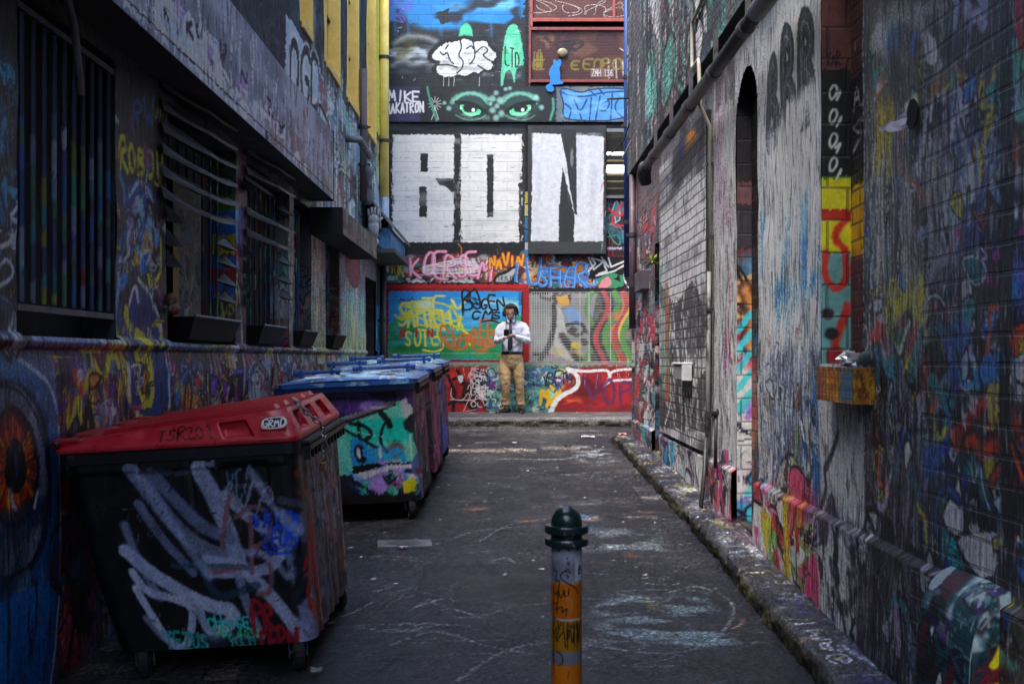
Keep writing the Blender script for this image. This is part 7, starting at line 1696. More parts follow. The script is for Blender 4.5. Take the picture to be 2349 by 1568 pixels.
def lid_red(t):
    zb = RIM+.004
    bot = (-BW-.02, .0, -.015, BL+.015, .06); top = (-BW+.03, -.07, .06, BL-.06, .08)
    pb, pt = rr_path(*bot), rr_path(*top)
    s = np.concatenate([[0], np.cumsum(np.hypot(*np.diff(pb, axis=0).T))])
    def hgt(x): return .045+.095*np.clip((x+BW)/BW, 0, 1)
    U = np.append(span(0, 2.4, .005), span(2.43, s[-1], .03)); V = span(0, .12, .004)
    c = Canvas(U, V, '#b01222', None, 520, .02)
    c.text('TSR201', (.44, .10, .70, .035), .009, '#1a0608', m=True, jit=.5, seed=2)
    # stretch of strokes in the normalised height is kept small by drawing in thin bands
    c.haze((.1, 0, .8, .12), '#c4303c', .2, .05, .6, 6, .6, 2, m=True, feather=0)
    def fn(U_, V_):
        V_ = V_/.12
        t_ = np.clip((V_-.12)/.88, 0, 1); e = np.where(V_ < .12, V_/.12, 1)
        x = np.interp(U_, s, pb[:, 0])*(1-t_)+np.interp(U_, s, pt[:, 0])*t_
        y = np.interp(U_, s, pb[:, 1])*(1-t_)+np.interp(U_, s, pt[:, 1])*t_
        h = hgt(x)
        z = zb+.016*e+t_*(h-.016)
        # moulded pockets
        for a, b_ in ((.73, .87), (BW+.12, BW+.32), (BW+.45, BW+.65), (BW+.8, BW+1.0)):
            inn = np.clip(np.minimum(U_-a, b_-U_)/.012, 0, 1)*np.clip(np.minimum(V_-.22, .82-V_)/.06, 0, 1)
            y = y+np.where(U_ < BW, inn*.03, 0); x = x-np.where(U_ > BW, inn*.03, 0)
        return x, y, z
    grid_mesh("lid", c, fn, M_lidx, t)
    # lid top with raised bars
    mb = MB(); vs = [(x, y, zb+hgt(x)) for x, y in pt]; mb.add(vs, [tuple(range(len(vs)))])
    lt = mb.build("lid_top", M_red, t)
    mb = MB()
    for k in range(5):
        y = .16+k*.22
        P = []
        for (x, yy) in ((-BW+.14, y), (-.12, y), (-.12, y+.10), (-BW+.14, y+.10)): P.append((x, yy, zb+float(hgt(x))+.001))
        Q = [(x+(.015 if i in (0, 3) else -.015), yy+(.015 if i < 2 else -.015), z+.018) for i, (x, yy, z) in enumerate(P)]
        mb.rings([P, Q])
    mb.build("raised_bars", M_red, lt)
    # hinge at the wall side
    mb = MB(); mb.tube([(-BW-.005, -.01, zb+.035), (-BW-.005, BL+.01, zb+.035)], .016, 10); mb.build("hinge_rod", M_blk, t)
    for (a, b_) in ((.03, .10), (.26, .62), (.78, 1.0), (1.1, 1.2)):
        mb = MB(); mb.rings([[(-BW-.028, a, zb+.004), (-BW+.10, a, zb+.004), (-BW+.10, a, zb+.055), (-BW-.028, a, zb+.06)], [(-BW-.028, b_, zb+.004), (-BW+.10, b_, zb+.004), (-BW+.10, b_, zb+.055), (-BW-.028, b_, zb+.06)]]); mb.build("hinge_block", M_red, t, bevel=.008)
    # sticker
    cs = Canvas(span(-.06, .06, .0012), span(-.03, .03, .0012), '#e4e4ea', None, 521, .01)
    cs.rect(-.06, -.03, .06, .03, '#a5101e', 1, True, 0)
    q = [(-.056, -.022), (-.05, .02), (-.02, .026), (.02, .028), (.05, .024), (.057, 0), (.05, -.022), (.02, -.027), (-.02, -.028)]
    cs.poly(q, '#e6e6ec', 1, True, .001, sm=1); cs.poly([(a*.93, b_*.86) for a, b_ in q], '#15151a', 1, True, .001, sm=1)
    cs.text('GRMD', (-.047, .018, .048, -.018), .0062, '#e8e8ee', m=True, jit=.2, rough=.1)
    grid_mesh("sticker", cs, lambda U_, V_: (-.105+U_, .018-V_*-.52+0*U_, zb+.080+V_*.85), M_lidx, lt)
    mb = MB(); mb.build_ = None
def lid_blue(seed, dom=True):
    def f(t):
        zb = RIM+.004
        bot = (-BW+.04, .03, -.03, BL+.03, .07); top = (-BW+.08, -.09, .09, BL-.09, .10)
        pb, pt = rr_path(*bot), rr_path(*top); n = len(pb)
        U = span(-BW+.04, .03, .012); V = span(-.03, BL+.03, .014)
        c = Canvas(U, V, '#2c4c8c', None, seed, .02)
        c.wild((-BW, 0, 0, BL), ['#5ca0cc', '#1c2c54', '#2f5fb0', '#a8b0b8', '#22242c', '#7cc0c8', '#8c3c44', '#3c70c0', '#c4c8cc', '#101216'], 260, .12, m=True, seed=2, lw=.014); c.haze((-BW, 0, 0, BL), '#16181e', .2, .1, .48, 7, .85, 3, m=True); c.haze((-BW, 0, 0, BL), '#8fc4dc', .2, .1, .52, 7, .85, 4, m=True); c.haze((-BW, 0, 0, BL), '#c4ccd0', .12, .06, .58, 8, .85, 5, m=True); c.streaks((-BW, 0, 0, BL+.2), ['#d8dce0', '#1c1c20', '#6ca8d0'], 150, (.02, .15), (.004, .012), m=True, seed=6)
        def fn(U_, V_):
            ex = np.minimum(U_+BW-.04, .03-U_); ey = np.minimum(V_+.03, BL+.03-V_); e = np.minimum(ex, ey)
            z = zb+.02+np.clip((e-.03)/.07, 0, 1)*.022+np.clip((e-.16)/.02, 0, 1)*.014*(np.sin(V_*9+.5) > -.2)+.012*np.sin(pi*np.clip((U_+BW)/BW, 0, 1))
            return U_, V_, z
        lt = grid_mesh("lid", c, fn, M_binx, t, smooth=False, gain=1.5)
        mb = MB(); mb.rings([[(x, y, zb-.012) for x, y in pb], [(x, y, zb+.021) for x, y in pb]]); mb.build("lid_edge", simple("blue_lid_edge", '#2a5ca8', .35, dirt='#8cc0e0', dirt_t=.54, scale=6), lt)
        for (x0, x1, y, z) in ((-BW+.06, -.62, .55, zb+.085), (-.55, -.05, .80, zb+.09)):
            hb = bpy.data.objects.new("lift_bar", None); link(hb, t)
            mb = MB(); mb.tube([(x0, y, z), (x1, y, z)], .016, 10); mb.tube([(x0, y, z), (x0+.04, y, z)], .03, 12); mb.tube([(x1-.03, y, z), (x1, y, z)], .026, 12); mb.build("rod", simple("blue_steel_rod", '#3c5c94', .35, .3, dirt='#8c98a8', dirt_t=.55), hb, smooth=False)
            for xb_ in (x0+.05, x1-.075): mb = MB(); mb.box((xb_, y-.02, zb+.03), (xb_+.025, y+.02, z+.02)); mb.build("bracket", simple("blue_bracket", '#244a90', .4, dirt='#15181f'), hb)
    return f
red = make_bin("large black bin with a red lid, chained shut, nearest on the left", (-.835, 4.9, .165), (.036, -.057, .0), paint_red, lid_red, .0075)
for o in list(red.children):
    pass
# chain and padlock hang from the lid
ch = thing("chain", "steel chain looped through the red bin lid", "chain", (0, 0, 0)); ch.location = (0, 0, 0)
Mr = Matrix.Translation((-.835, 4.9, .165)) @ (Matrix.Rotation(0, 4, 'Z') @ Matrix.Rotation(-.057, 4, 'Y') @ Matrix.Rotation(.036, 4, 'X'))
mb = MB(); pts = [Mr @ Vector(p) for p in ((-.075, .34, RIM+.155), (-.02, .33, RIM+.10), (.045, .32, RIM+.04), (.062, .315, RIM-.03), (.05, .31, RIM-.10))]
L = 0
seg = []
for a, b_ in zip(pts[:-1], pts[1:]):
    n = max(2, int((b_-a).length/.026))
    for k in range(n): seg.append((a.lerp(b_, k/n), (b_-a).normalized()))
for i, (p, d) in enumerate(seg):
    s_ = d.cross(Vector((0, 1, 0))).normalized() if i % 2 else d.cross(Vector((1, 0, 0.3))).normalized()
    q = []
    for k in range(10):
        a = 2*pi*k/10; q.append(p+d*cos(a)*.020+s_*sin(a)*.011)
    mb.tube(q+[q[0], q[1]], .0042, 6, caps=False)
ch_o = mb.build("links", simple("chain_steel", '#7c7c80', .3, .9, var=.3), ch)
pk = thing("padlock", "small brass padlock hanging on the red bin's chain", "padlock", tuple(pts[-1]+Vector((0, 0, -.03))))
mb = MB(); mb.box((-.011, -.024, -.04), (.011, .024, 0.0)); mb.build("lock_body", simple("brass", '#8a713c', .35, .8, var=.2), pk, bevel=.004)
mb = MB(); mb.tube([(0, -.014, 0), (0, -.014, .018), (0, 0, .03), (0, .014, .018), (0, .014, 0)], .0035, 8); mb.build("shackle", M_stl, pk, smooth=True)

def paint_teal(c):
    k_ = 8.35/FPX
    def T(xd, yd):
        X = (xd-972)*k_; Z = (1185-yd)*k_; th = .045
        return (BW+X*cos(th)+Z*sin(th), -X*sin(th)+Z*cos(th))
    c.T = T
    c.rect(600, 850, 1000, 1200, '#24242e', 1); c.haze((640, 890, 1000, 960), '#5c3c80', .2, .1, .45, 6, .8, 1)
    c.blob((850, 920), (.1, .04), '#8c78b8', .9, .5)
    c.poly([(640, 990), (760, 950), (920, 905), (938, 925), (975, 945), (975, 1070), (640, 1085)], '#5ca890', 1)
    c.poly([(785, 955), (975, 943), (975, 1000), (785, 1004)], '#22a08c', 1); c.poly([(640, 980), (780, 946), (900, 906), (905, 918), (780, 962), (640, 995)], '#6c6468', 1)
    c.stroke([(640, 1000), (780, 958), (900, 918)], .02, '#121216', .8, .4)
    for p, w in (([(795, 960), (830, 965), (845, 985), (815, 1005), (795, 1002)], .03), ([(812, 955), (812, 1025)], .025), ([(780, 975), (840, 1010), (880, 1030)], .025), ([(875, 960), (862, 990), (866, 1012), (880, 1025)], .022), ([(868, 935), (885, 955), (888, 965)], .045), ([(918, 905), (935, 925), (950, 930)], .03)): c.stroke(p, w, '#17181c', 1, .3)
    c.poly([(915, 908), (925, 905), (948, 928), (940, 945), (920, 945)], '#b8b8bc', .9)
    c.poly([(785, 1010), (800, 990), (820, 1000), (840, 1020), (860, 1015), (880, 1040), (880, 1070), (840, 1085), (785, 1070)], '#2c78b8', .95, sm=1); c.haze((785, 1000, 900, 1080), '#3c9ad8', .1, .1, .45, 7, .8, 2)
    c.blob((810, 1030), (.05, .07), '#15161c', .95, .3); c.blob((806, 1028), (.015, .04), '#c8ccd4', .9, .4); c.blob((860, 1028), (.015, .04), '#d0d4dc', .9, .4); c.loops((830, 1030), (14, 16), .02, '#2c80c8', .9, 6, seed=3)
    c.poly([(880, 1030), (965, 1005), (965, 1055), (880, 1060)], '#5c9c84', .9); c.blob((900, 1020), (.07, .06), '#5c4048', .8, .5)
    c.stroke([(875, 1060), (885, 1030), (905, 1020), (922, 1040), (925, 1075), (905, 1085)], .05, '#2f84cc', .95, .3)
    c.poly([(785, 1065), (860, 1045), (965, 1050), (975, 1000), (980, 1100), (785, 1100)], '#8c78b4', .9); c.poly([(785, 1060), (850, 1050), (870, 1058), (800, 1075), (785, 1078)], '#0e1014', 1); c.poly([(785, 1078), (860, 1065), (880, 1055), (970, 1050), (970, 1060), (880, 1066), (800, 1092), (785, 1092)], '#b8b0c8', .95)
    c.rect(960, 1000, 968, 1052, '#101014', 1); c.rect(870, 1050, 966, 1054, '#101014', .9); c.rect(968, 1000, 976, 1060, '#b0a4c4', .8)
    c.haze((785, 1090, 975, 1130), '#3c9c74', .1, .05, .48, 8, .9, 4); c.wild((785, 1085, 975, 1128), ['#3c9c74', '#8c3c60', '#17181c', '#8c78b4', '#2f80c0', '#3c5ca8'], 50, .09, seed=7, lw=.012)
    c.poly([(915, 1095), (945, 1080), (945, 1118), (918, 1122)], '#c8a01c', .95); c.poly([(920, 1075), (950, 1068), (962, 1080), (935, 1092)], '#a8a498', .95, sm=1); c.stroke([(925, 1070), (945, 1072), (958, 1078)], .03, '#101014', .9)
    c.haze((870, 1060, 950, 1100), '#4c90cc', .08, .08, .5, 8, .8, 9); c.blob((850, 1105), (.08, .05), '#8c70b4', .95, .3)
    c.stroke([(935, 985), (936, 1040)], .008, '#c8d4d0', .8, sm=0); c.stroke([(790, 975), (830, 985), (870, 990)], .006, '#8cc0b0', .8)
    c.rect(600, 1126, 1000, 1200, '#15171c', 1)
    c.T = None
    c.wild((BW, .14, BW+BL, .98), ['#7c3c5c', '#3c3040', '#8c8090', '#15151a', '#6c2848', '#4c5c7c'], 90, .2, m=True, seed=3, lw=.03); c.rect(BW, .1, BW+.05, 1, '#2c3c5c', .6, True)
blue = make_bin("teal and blue graffiti covered bin with a blue lid, behind the red lidded one", (-.635, 8.35, .345), (.026, -.05, 0), paint_teal, lid_blue(530), .010, '#1a1c24', 531, '#2c4c8c')
def paint_pink(c):
    c.T = None; c.rect(0, 0, 5, 1.2, '#1c1c24', 1, True); c.wild((BW-.1, .14, BW+BL, 1), ['#a83c74', '#3c2c40', '#16161c', '#7c7484', '#8c3460', '#4a4450'], 90, .25, m=True, seed=4, lw=.03); c.haze((BW, .14, BW+.8, .7), '#a8407c', .2, .4, .42, 7, .85, 3, m=True)
def paint_blue(c):
    c.T = None; c.rect(0, 0, 5, 1.2, '#20335c', 1, True); c.wild((BW-.1, .14, BW+BL, 1), ['#6c5c8c', '#2c3c70', '#16161c', '#7c7c90', '#8c4c60', '#2f60b8'], 90, .25, m=True, seed=4, lw=.02); c.haze((BW-.1, .14, BW+.8, .5), '#2f60c0', .2, .4, .42, 7, .85, 3, m=True); c.text('WATER', (BW+.05, .6, BW+.5, .8), .02, '#1a1a20', m=True)
make_bin("dark bin with pink sprayed lane side, between the teal one and the farthest", (-.625, 9.85, .40), (.022, -.04, 0), paint_pink, lid_blue(540), .012, '#1a1c24', 541, '#2c4c8c')
make_bin("farthest bin, its blue and lilac edge just showing beside the pink one", (-.635, 11.3, .44), (.02, -.03, 0), paint_blue, lid_blue(550), .012, '#1a1c24', 551, '#2c4c8c')

# ------------------------------------------------------------------ bollard
bo = thing("bollard", "green domed bollard with orange and silver bands and black scrawls in the foreground", "bollard", (.217, 4.2, G(.2, 4.2)-.02))
bz0 = bo.location.z
def bzd(yd): return CAMZ-(yd-VY)*4.2/FPX-bz0
M_grn = simple("dark_green_paint", '#0f2e2c', .22, var=.25, dirt='#3c5052', dirt_t=.68, scale=22, spec=.6, bump=.05)
r = .0565
prof = [(0, bzd(1160))]+[(r*sin(a)*1.02, bzd(1160)-(1-cos(a))*.062) for a in np.linspace(.15, pi/2, 10)]+[(r*1.02, bzd(1204))]
mb = MB(); mb.lathe([(p, z) for p, z in prof], 36); mb.build("dome", M_grn, bo, smooth=True)
for nm, a, b_ in (("collar", 1203, 1222), ("collar", 1233, 1250)):
    mb = MB(); z1, z0 = bzd(a), bzd(b_); mb.lathe([(r, z0), (.078, z0+.002), (.081, z0+.008), (.081, z1-.006), (.078, z1), (r, z1+.002)], 40); mb.build(nm, simple("chipped_green", '#1a2b30', .3, var=.4, dirt='#8c9aa0', dirt_t=.57, scale=14), bo, smooth=False)
mb = MB(); mb.lathe([(r*1.03, bzd(1250)), (r*1.03, bzd(1203))], 30); mb.build("neck", M_grn, bo, smooth=True)
zt = bzd(1248)
cp_ = Canvas(np.linspace(-pi, pi, 200)*r, span(0, zt, .003), '#b06a10', None, 600, .01)
def Z(y): return bzd(y)
def band(a, b_, col): cp_.rect(-1, Z(b_), 1, Z(a), col, 1, True, .001)
band(1240, 1332, '#777d8c'); band(1330, 1412, '#b8640c'); band(1411, 1416, '#a8a8ac'); band(1416, 1486, '#9a6a08'); band(1486, 1516, '#6c7078'); band(1516, 1700, '#b8680c')
cp_.haze((-.2, Z(1332), .2, Z(1240)), '#a4a8b8', .05, .05, .5, 5, .7, 1, m=True, feather=0)
# the face turned to the camera is u ~ -r*pi/2 ; picture column -> angle
def TBo(xd, yd):
    s_ = max(-.98, min(.98, (xd-1300)/35.0)); return (r*(math.asin(s_)-pi/2), bzd(yd))
cp_.T = TBo
cp_.rect(1318, 1272, 1333, 1325, '#b8bcc8', 1, rough=.002); cp_.text('B', (1326, 1290, 1332, 1310), .006, '#14161c')
for k in range(5): cp_.rect(1298, 1254+k*14, 1304, 1260+k*14, '#2c3038', .8)
for k, x in enumerate((1278, 1300, 1318)): cp_.rect(x, 1252, x+8, 1257, '#2c3038', .8)
K_ = '#100c0c'
for p in ([(1270, 1300), (1278, 1308), (1272, 1330), (1284, 1322), (1280, 1345), (1276, 1400)], [(1306, 1305), (1290, 1302), (1282, 1318), (1300, 1330), (1318, 1340), (1324, 1355)], [(1270, 1350), (1274, 1360), (1280, 1345), (1284, 1366), (1292, 1352)], [(1290, 1348), (1296, 1346), (1292, 1360), (1300, 1358)], [(1304, 1342), (1302, 1356)],
          [(1268, 1380), (1280, 1376), (1272, 1396), (1290, 1380), (1286, 1400), (1300, 1384), (1296, 1404)], [(1270, 1410), (1284, 1420), (1270, 1450), (1280, 1462)], [(1286, 1420), (1272, 1470), (1290, 1440)], [(1290, 1418), (1296, 1476)], [(1300, 1420), (1298, 1470), (1306, 1425), (1312, 1478), (1316, 1420)], [(1322, 1418), (1322, 1480)], [(1328, 1420), (1326, 1460), (1332, 1470)], [(1268, 1492), (1272, 1510)], [(1276, 1486), (1288, 1492), (1290, 1510), (1280, 1518)], [(1270, 1340), (1270, 1540)]):
    cp_.stroke(p, .0045, K_, .95, .3, .2, sm=1)
cp_.stroke([(1296, 1344), (1300, 1372), (1308, 1362), (1312, 1385), (1306, 1396)], .003, '#c88a70', .8, .4)
for k in range(9): cp_.stroke([(1300+k*4, 1424), (1300+k*4, 1430+R.random()*50)], .004, K_, .8, .4, sm=0)
cp_.stroke([(1302, 1530), (1301, 1546)], .005, '#6c3404', .8)
grid_mesh("post", cp_, lambda U_, V_: (r*np.cos(U_/r), r*np.sin(U_/r), V_), painted("bollard_sleeve", 'xz', None, rough=.35, plaster=.1, dirt=.1, bdist=.002), bo, smooth=True)
# ------------------------------------------------------------------ person on the far pavement
PY = 17.62
def pz(zx, zy, dy=0.0):
    return Vector((-.3786+.0012084*zx, PY+dy, 2.515-.0012084*zy))
person = thing("person", "curly haired person in white shirt, dark tie and tan trousers looking down at a phone", "person", (0.05, PY, .695))
pM = Matrix.Translation(-person.location)
def remesh(o, vox, sm=4):
    r_ = o.modifiers.new("remesh", 'REMESH'); r_.mode = 'VOXEL'; r_.voxel_size = vox; r_.use_smooth_shade = True
    s_ = o.modifiers.new("smooth", 'SMOOTH'); s_.factor = .5; s_.iterations = sm
    return o
def folds(o, size, strength, stretch=1.0):
    tx = bpy.data.textures.new("cloth_folds", 'CLOUDS'); tx.noise_scale = size; tx.noise_depth = 2
    e = bpy.data.objects.new("fold_axes", None)
    d = o.modifiers.new("folds", 'DISPLACE'); d.texture = tx; d.strength = strength; d.mid_level = .5; d.texture_coords = 'LOCAL'
    bpy.data.objects.remove(e)
    return o
def ringpts(c, rx, ry, n=16, rot=0):
    return [Vector((c[0]+rx*cos(2*pi*k/n), c[1]+ry*sin(2*pi*k/n), c[2])) for k in range(n)]
skin = simple("skin", '#b58a74', .5, var=.1, scale=20, bump=.02)
S = .0012084
# --- continuous body: head, neck, torso core, arms, hands with fingers, legs
b = MB()
hc = pz(345, 215, -.05)
Mh = Matrix.Rotation(radians(24), 4, 'X')
b.ell(hc, (.074, .093, .112), 20, 14, Mh)
b.ell(hc+Vector((0, -.03, -.06)), (.052, .055, .055), 14, 10)                # jaw
b.ell(hc+Vector((-.004, -.105, -.035)), (.011, .016, .024), 10, 8)            # nose
b.ell(hc+Vector((-.004, -.088, -.078)), (.022, .01, .008), 10, 6)            # lips
b.ell(hc+Vector((-.076, 0, -.01)), (.012, .02, .03), 8, 6); b.ell(hc+Vector((.076, 0, -.01)), (.012, .02, .03), 8, 6)
for sx in (-1, 1): b.ell(hc+Vector((sx*.03-.003, -.082, -.002)), (.020, .010, .010), 8, 6)
b.tube([pz(360, 285, .0), pz(365, 350, .03)], [.052, .06], 14)
b.rings([ringpts(pz(365, y, .03), rx, ry) for y, rx, ry in ((345, .10, .06), (400, .15, .09), (560, .13, .085), (720, .13, .085), (860, .13, .085))])
LH, RH = pz(275, 548, -.27), pz(372, 525, -.27)
arms = ((pz(225, 385, .03), pz(182, 585, -.02), LH), (pz(525, 385, .03), pz(560, 580, -.02), RH))
for sh, elb, ha in arms: b.tube([sh, sh.lerp(elb, .5), elb, elb.lerp(ha, .5), ha], [.05, .045, .038, .032, .024], 12)
def hand(base, d, curl, spread, thumb):
    """palm, four bent fingers and a thumb leaving the side of the palm; d = direction the fingers point"""
    d = Vector(d).normalized(); up = Vector(curl).normalized(); side = d.cross(up).normalized()
    b.ell(base+d*.035, (.028, .028, .016), 12, 8) if False else None
    b.tube([base, base+d*.03, base+d*.07], [(.03, .02), (.042, .017), (.038, .014)], 12)
    for i, (o_, L) in enumerate(((-.03, .062), (-.010, .072), (.010, .068), (.029, .052))):
        s0 = base+d*.068+side*o_*spread
        b.tube([s0, s0+d*L*.45+up*.012, s0+d*L*.7+up*.032, s0+d*L*.72+up*.05], [.0095, .009, .008, .007], 8)
    s0 = base+d*.025-side*.03*thumb
    b.tube([s0, s0+d*.03-side*.02*thumb+up*.012, s0+d*.055-side*.008*thumb+up*.03], [.012, .010, .008], 8)
hand(LH+Vector((-.02, 0, 0)), (.75, -.5, .0), (.2, -.2, .8), 1.0, 1)
hand(RH+Vector((.04, 0, .0)), (-.85, -.35, .1), (-.1, -.4, -.6), 1.0, -1)
hips = (pz(272, 880, 0), pz(445, 880, 0)); knees = (pz(288, 1130, -.07), pz(460, 1125, -.05)); ank = (pz(290, 1410, .0), pz(480, 1410, 0))
for h_, k_, a_ in zip(hips, knees, ank): b.tube([h_, h_.lerp(k_, .5), k_, k_.lerp(a_, .4), a_, a_+Vector((0, 0, -.06))], [.070, .060, .045, .042, .034, .034], 14)
bo_ = b.build("body", skin, person, M=pM); remesh(bo_, .0065, 2)
# --- shirt
s = MB()
secs = ((312, 62, .058, .05), (330, 110, .095, .06), (352, 165, .145, .075), (405, 190, .180, .098), (480, 178, .178, .115), (560, 165, .168, .118), (640, 155, .160, .118), (700, 152, .158, .115), (728, 150, .156, .112))
s.rings([ringpts(pz(368, zy, .025-.012*(zy > 400)), rx, ry, 22) for zy, _, rx, ry in secs])
for (sh, elb, ha), sg in zip(arms, (-1, 1)):
    wr = elb.lerp(ha, .86)
    s.tube([sh+Vector((-sg*.12, 0, .045)), sh+Vector((-sg*.06, 0, .028)), sh+Vector((-sg*.004, 0, -.012)), sh.lerp(elb, .28)+Vector((sg*.008, 0, 0)), sh.lerp(elb, .6)+Vector((sg*.010, 0, 0)), elb+Vector((sg*.008, .01, -.005)), elb.lerp(wr, .35)+Vector((0, 0, -.008)), elb.lerp(wr, .75), wr], [.030, .040, .056, .062, .061, .058, .053, .043, .035], 16)
M_sh = simple("shirt_cotton", '#d2d4e0', .8, var=.05, scale=30, bump=.1)
so = s.build("shirt", M_sh, person, M=pM); remesh(so, .009, 5); folds(so, .075, .026)
# pocket, collar, placket
c_ = MB()
for sx in (-1, 1):
    a = pz(352+sx*8, 318, -.075)
    c_.rings([[a, a+Vector((sx*.055, .03, .03)), a+Vector((sx*.062, .022, .0)), a+Vector((sx*.03, -.02, -.045))], [v+Vector((0, -.008, .002)) for v in (a, a+Vector((sx*.055, .03, .03)), a+Vector((sx*.062, .022, .0)), a+Vector((sx*.03, -.02, -.045)))]])
c_.build("collar", M_sh, person, M=pM)
c_ = MB(); a = pz(440, 455, -.115); c_.box((a.x-.04, a.y, a.z-.05), (a.x+.04, a.y+.006, a.z+.045)); c_.build("pocket", simple("pocket_cotton", '#c4c8da', .8), person, M=pM, bevel=.002)
# tie
t_ = MB()
def tie(zx, zy, w, dy): p = pz(zx, zy, dy); return [Vector((p.x-w, p.y, p.z)), Vector((p.x+w, p.y, p.z)), Vector((p.x+w, p.y+.008, p.z)), Vector((p.x-w, p.y+.008, p.z))]
t_.rings([tie(346, 318, .018, -.078), tie(347, 340, .022, -.09), tie(346, 350, .014, -.088), tie(344, 440, .026, -.118), tie(342, 560, .034, -.128), tie(340, 660, .038, -.125), tie(336, 690, .036, -.120), tie(334, 715, .003, -.118)])
m_tie, ns, ln, bs = newmat("dotted_tie")
tc = N(ns, "ShaderNodeTexCoord"); vo = N(ns, "ShaderNodeTexVoronoi", i_Scale=60.0, i_Randomness=0.0); ln.new(tc.outputs['Object'], vo.inputs['Vector'])
mr = N(ns, "ShaderNodeMath", operation='LESS_THAN'); mr.inputs[1].default_value = .25; ln.new(vo.outputs['Distance'], mr.inputs[0])
mx = N(ns, "ShaderNodeMix", data_type='RGBA'); ln.new(mr.outputs[0], mx.inputs[0]); mx.inputs[6].default_value = (.012, .016, .045, 1); mx.inputs[7].default_value = (.10, .11, .18, 1); ln.new(mx.outputs[2], bs.inputs['Base Color']); bs.inputs['Roughness'].default_value = .5
t_.build("tie", m_tie, person, M=pM)
# lanyard
l_ = MB(); l_.tube([pz(296, 300, -.03), pz(292, 340, -.085), pz(290, 400, -.105), pz(292, 470, -.115)], .005, 6); l_.tube([pz(418, 285, -.03), pz(410, 320, -.085), pz(385, 370, -.11), pz(362, 400, -.12)], .005, 6); l_.build("lanyard", simple("black_cord", '#101114', .7), person, M=pM)
# belt
be = MB(); be.rings([ringpts(pz(362, zy, .012), .162, .119, 24) for zy in (758, 722)]); be.build("belt", simple("black_leather", '#15120f', .4), person, M=pM)
bk = MB(); a = pz(350, 740, -.112); bk.box((a.x-.022, a.y, a.z-.016), (a.x+.022, a.y+.01, a.z+.016)); bk.build("buckle", M_stl, person, M=pM, bevel=.003)
# trousers
tr = MB()
tr.rings([ringpts(pz(362, zy, .012), rx, ry, 22) for zy, rx, ry in ((750, .158, .114), (790, .170, .122), (850, .182, .126), (905, .178, .122), (935, .150, .105))])
for h_, k_, a_, sg in zip(hips, knees, ank, (-1, 1)):
    P = [h_+Vector((0, 0, .05)), h_+Vector((0, 0, -.05)), h_.lerp(k_, .5), k_, k_.lerp(a_, .35), k_.lerp(a_, .7), a_+Vector((0, 0, .03))]
    tr.tube(P, [.070, .098, .096, .072, .066, .060, .056], 18)
    for q in range(3):      # cloth stacking behind the knee and over the shoe
        p0 = k_.lerp(a_, -.04+q*.13); tr.tube([p0+Vector((-sg*.058, .0, .03)), p0+Vector((-sg*.02, -.058, .01)), p0+Vector((sg*.05, -.04, -.022))], [.008, .013, .006], 6)
    tr.tube([a_+Vector((0, 0, .005)), a_+Vector((0, 0, .045))], [.067, .066], 18)
tro = tr.build("trousers", simple("tan_cotton", '#b8986c', .8, var=.12, scale=14, bump=.1), person, M=pM); remesh(tro, .009, 4); folds(tro, .08, .028)
# shoes
M_shoe = simple("black_shoe", '#0f0f11', .3, var=.2)
def shoe(a_, d, nm):
    d = Vector(d).normalized(); sd = d.cross(Vector((0, 0, 1)))
    z0 = .699
    base = Vector((a_.x, a_.y, z0))
    rows = []
    for t, w, h in ((-.075, .026, .055), (-.06, .036, .075), (-.02, .040, .085), (.04, .043, .07), (.10, .047, .050), (.155, .042, .036), (.19, .026, .026), (.20, .010, .014)):
        c0 = base+d*t
        rows.append([c0+sd*w*cos(q)+Vector((0, 0, h*(.5+.5*sin(q)) if sin(q) > 0 else h*.5*(1+sin(q)))) for q in np.linspace(0, 2*pi, 14, endpoint=False)])
    m_ = MB(); m_.rings(rows); m_.build(nm, M_shoe, person, M=pM, smooth=True)
shoe(ank[0], (-.62, -.5, 0), "shoe"); shoe(ank[1], (.05, -1, 0), "shoe")
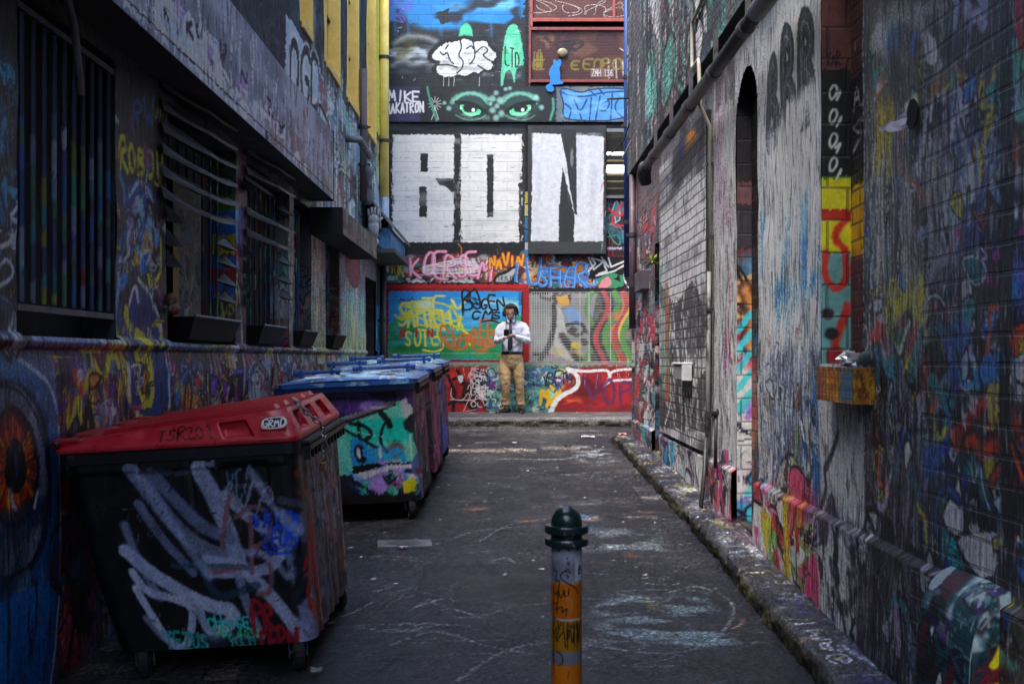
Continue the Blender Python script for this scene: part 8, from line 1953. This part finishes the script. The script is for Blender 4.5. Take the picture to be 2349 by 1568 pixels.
# hair: many curls
M_hair = simple("brown_hair", '#2c1d17', .55, var=.5, scale=30)
h = MB(); rh = random.Random(5)
h.ell(hc+Vector((.006, .02, .035)), (.085, .100, .104), 18, 12, Mh)
for k in range(330):
    th = rh.uniform(0, 2*pi); ph = rh.uniform(-.1, 1.5)
    v = Vector((cos(th)*cos(ph), sin(th)*cos(ph), sin(ph)))
    if v.y < -.25 and v.z < .55: continue
    if v.y < -.5 and v.z < .72 and abs(v.x) < .6: continue
    p = hc+Vector((.008, .018, .02))+Vector((v.x*.088, v.y*.104, v.z*.108))
    drop = Vector((v.x*.02, v.y*.015, -.03-.03*rh.random()*(1-v.z)))
    w = Vector((rh.uniform(-.012, .012), rh.uniform(-.012, .012), 0))
    h.tube([p, p+v*.012+drop*.4+w, p+v*.012+drop-w*.8, p+drop*1.5+w*.5+v*.004], [.009, .010, .008, .003], 5)
for sx in (-1, 1):
    for k in range(15):
        p = hc+Vector((sx*(.070+rh.uniform(0, .014)), rh.uniform(-.06, .09), rh.uniform(-.045, .04))); w = Vector((rh.uniform(-.012, .012), rh.uniform(-.012, .012), 0))
        h.tube([p, p+Vector((sx*.012, 0, -.02))+w, p+Vector((sx*.005, 0, -.045))-w], [.010, .011, .004], 5)
for k in range(30):
    p = hc+Vector((rh.uniform(-.06, .075), -.080, .092+rh.uniform(-.01, .02))); h.tube([p, p+Vector((rh.uniform(-.02, .03), -.018, -.02)), p+Vector((rh.uniform(-.02, .035), -.012, -.045))], [.009, .009, .003], 5)
h.build("hair", M_hair, person, M=pM, smooth=True)
ey = MB()
for sx in (-1, 1):
    ey.ell(hc+Vector((sx*.03-.003, -.098, -.012)), (.011, .004, .003), 8, 5)
    a = hc+Vector((sx*.03-.003, -.102, .012)); ey.tube([a+Vector((-.018, .004, 0)), a+Vector((0, 0, .004)), a+Vector((.018, .004, 0))], .0022, 6)
ey.build("brows_and_lashes", M_hair, person, M=pM)
# phone and cigarette
ph = thing("phone", "black phone held in the person's left-of-picture hand", "phone", tuple(pz(292, 490, -.37)))
m_ = MB(); m_.box((-.036, -.005, -.05), (.036, .004, .06)); o = m_.build("phone_case", simple("phone_black", '#0b0b0d', .6), ph, bevel=.006); ph.rotation_euler = (radians(25), 0, radians(4))
m_ = MB(); m_.box((-.032, .0042, -.046), (.032, .0055, .056)); m_.build("screen", simple("phone_glass", '#0c0d10', .5), ph)
cg = MB(); cg.tube([pz(278, 575, -.35), pz(298, 538, -.37)], .0055, 8); tag(cg.build("cigarette", simple("cigarette_paper", '#d8cfa8', .8)), "thin pale cigarette between the fingers below the phone", "cigarette")
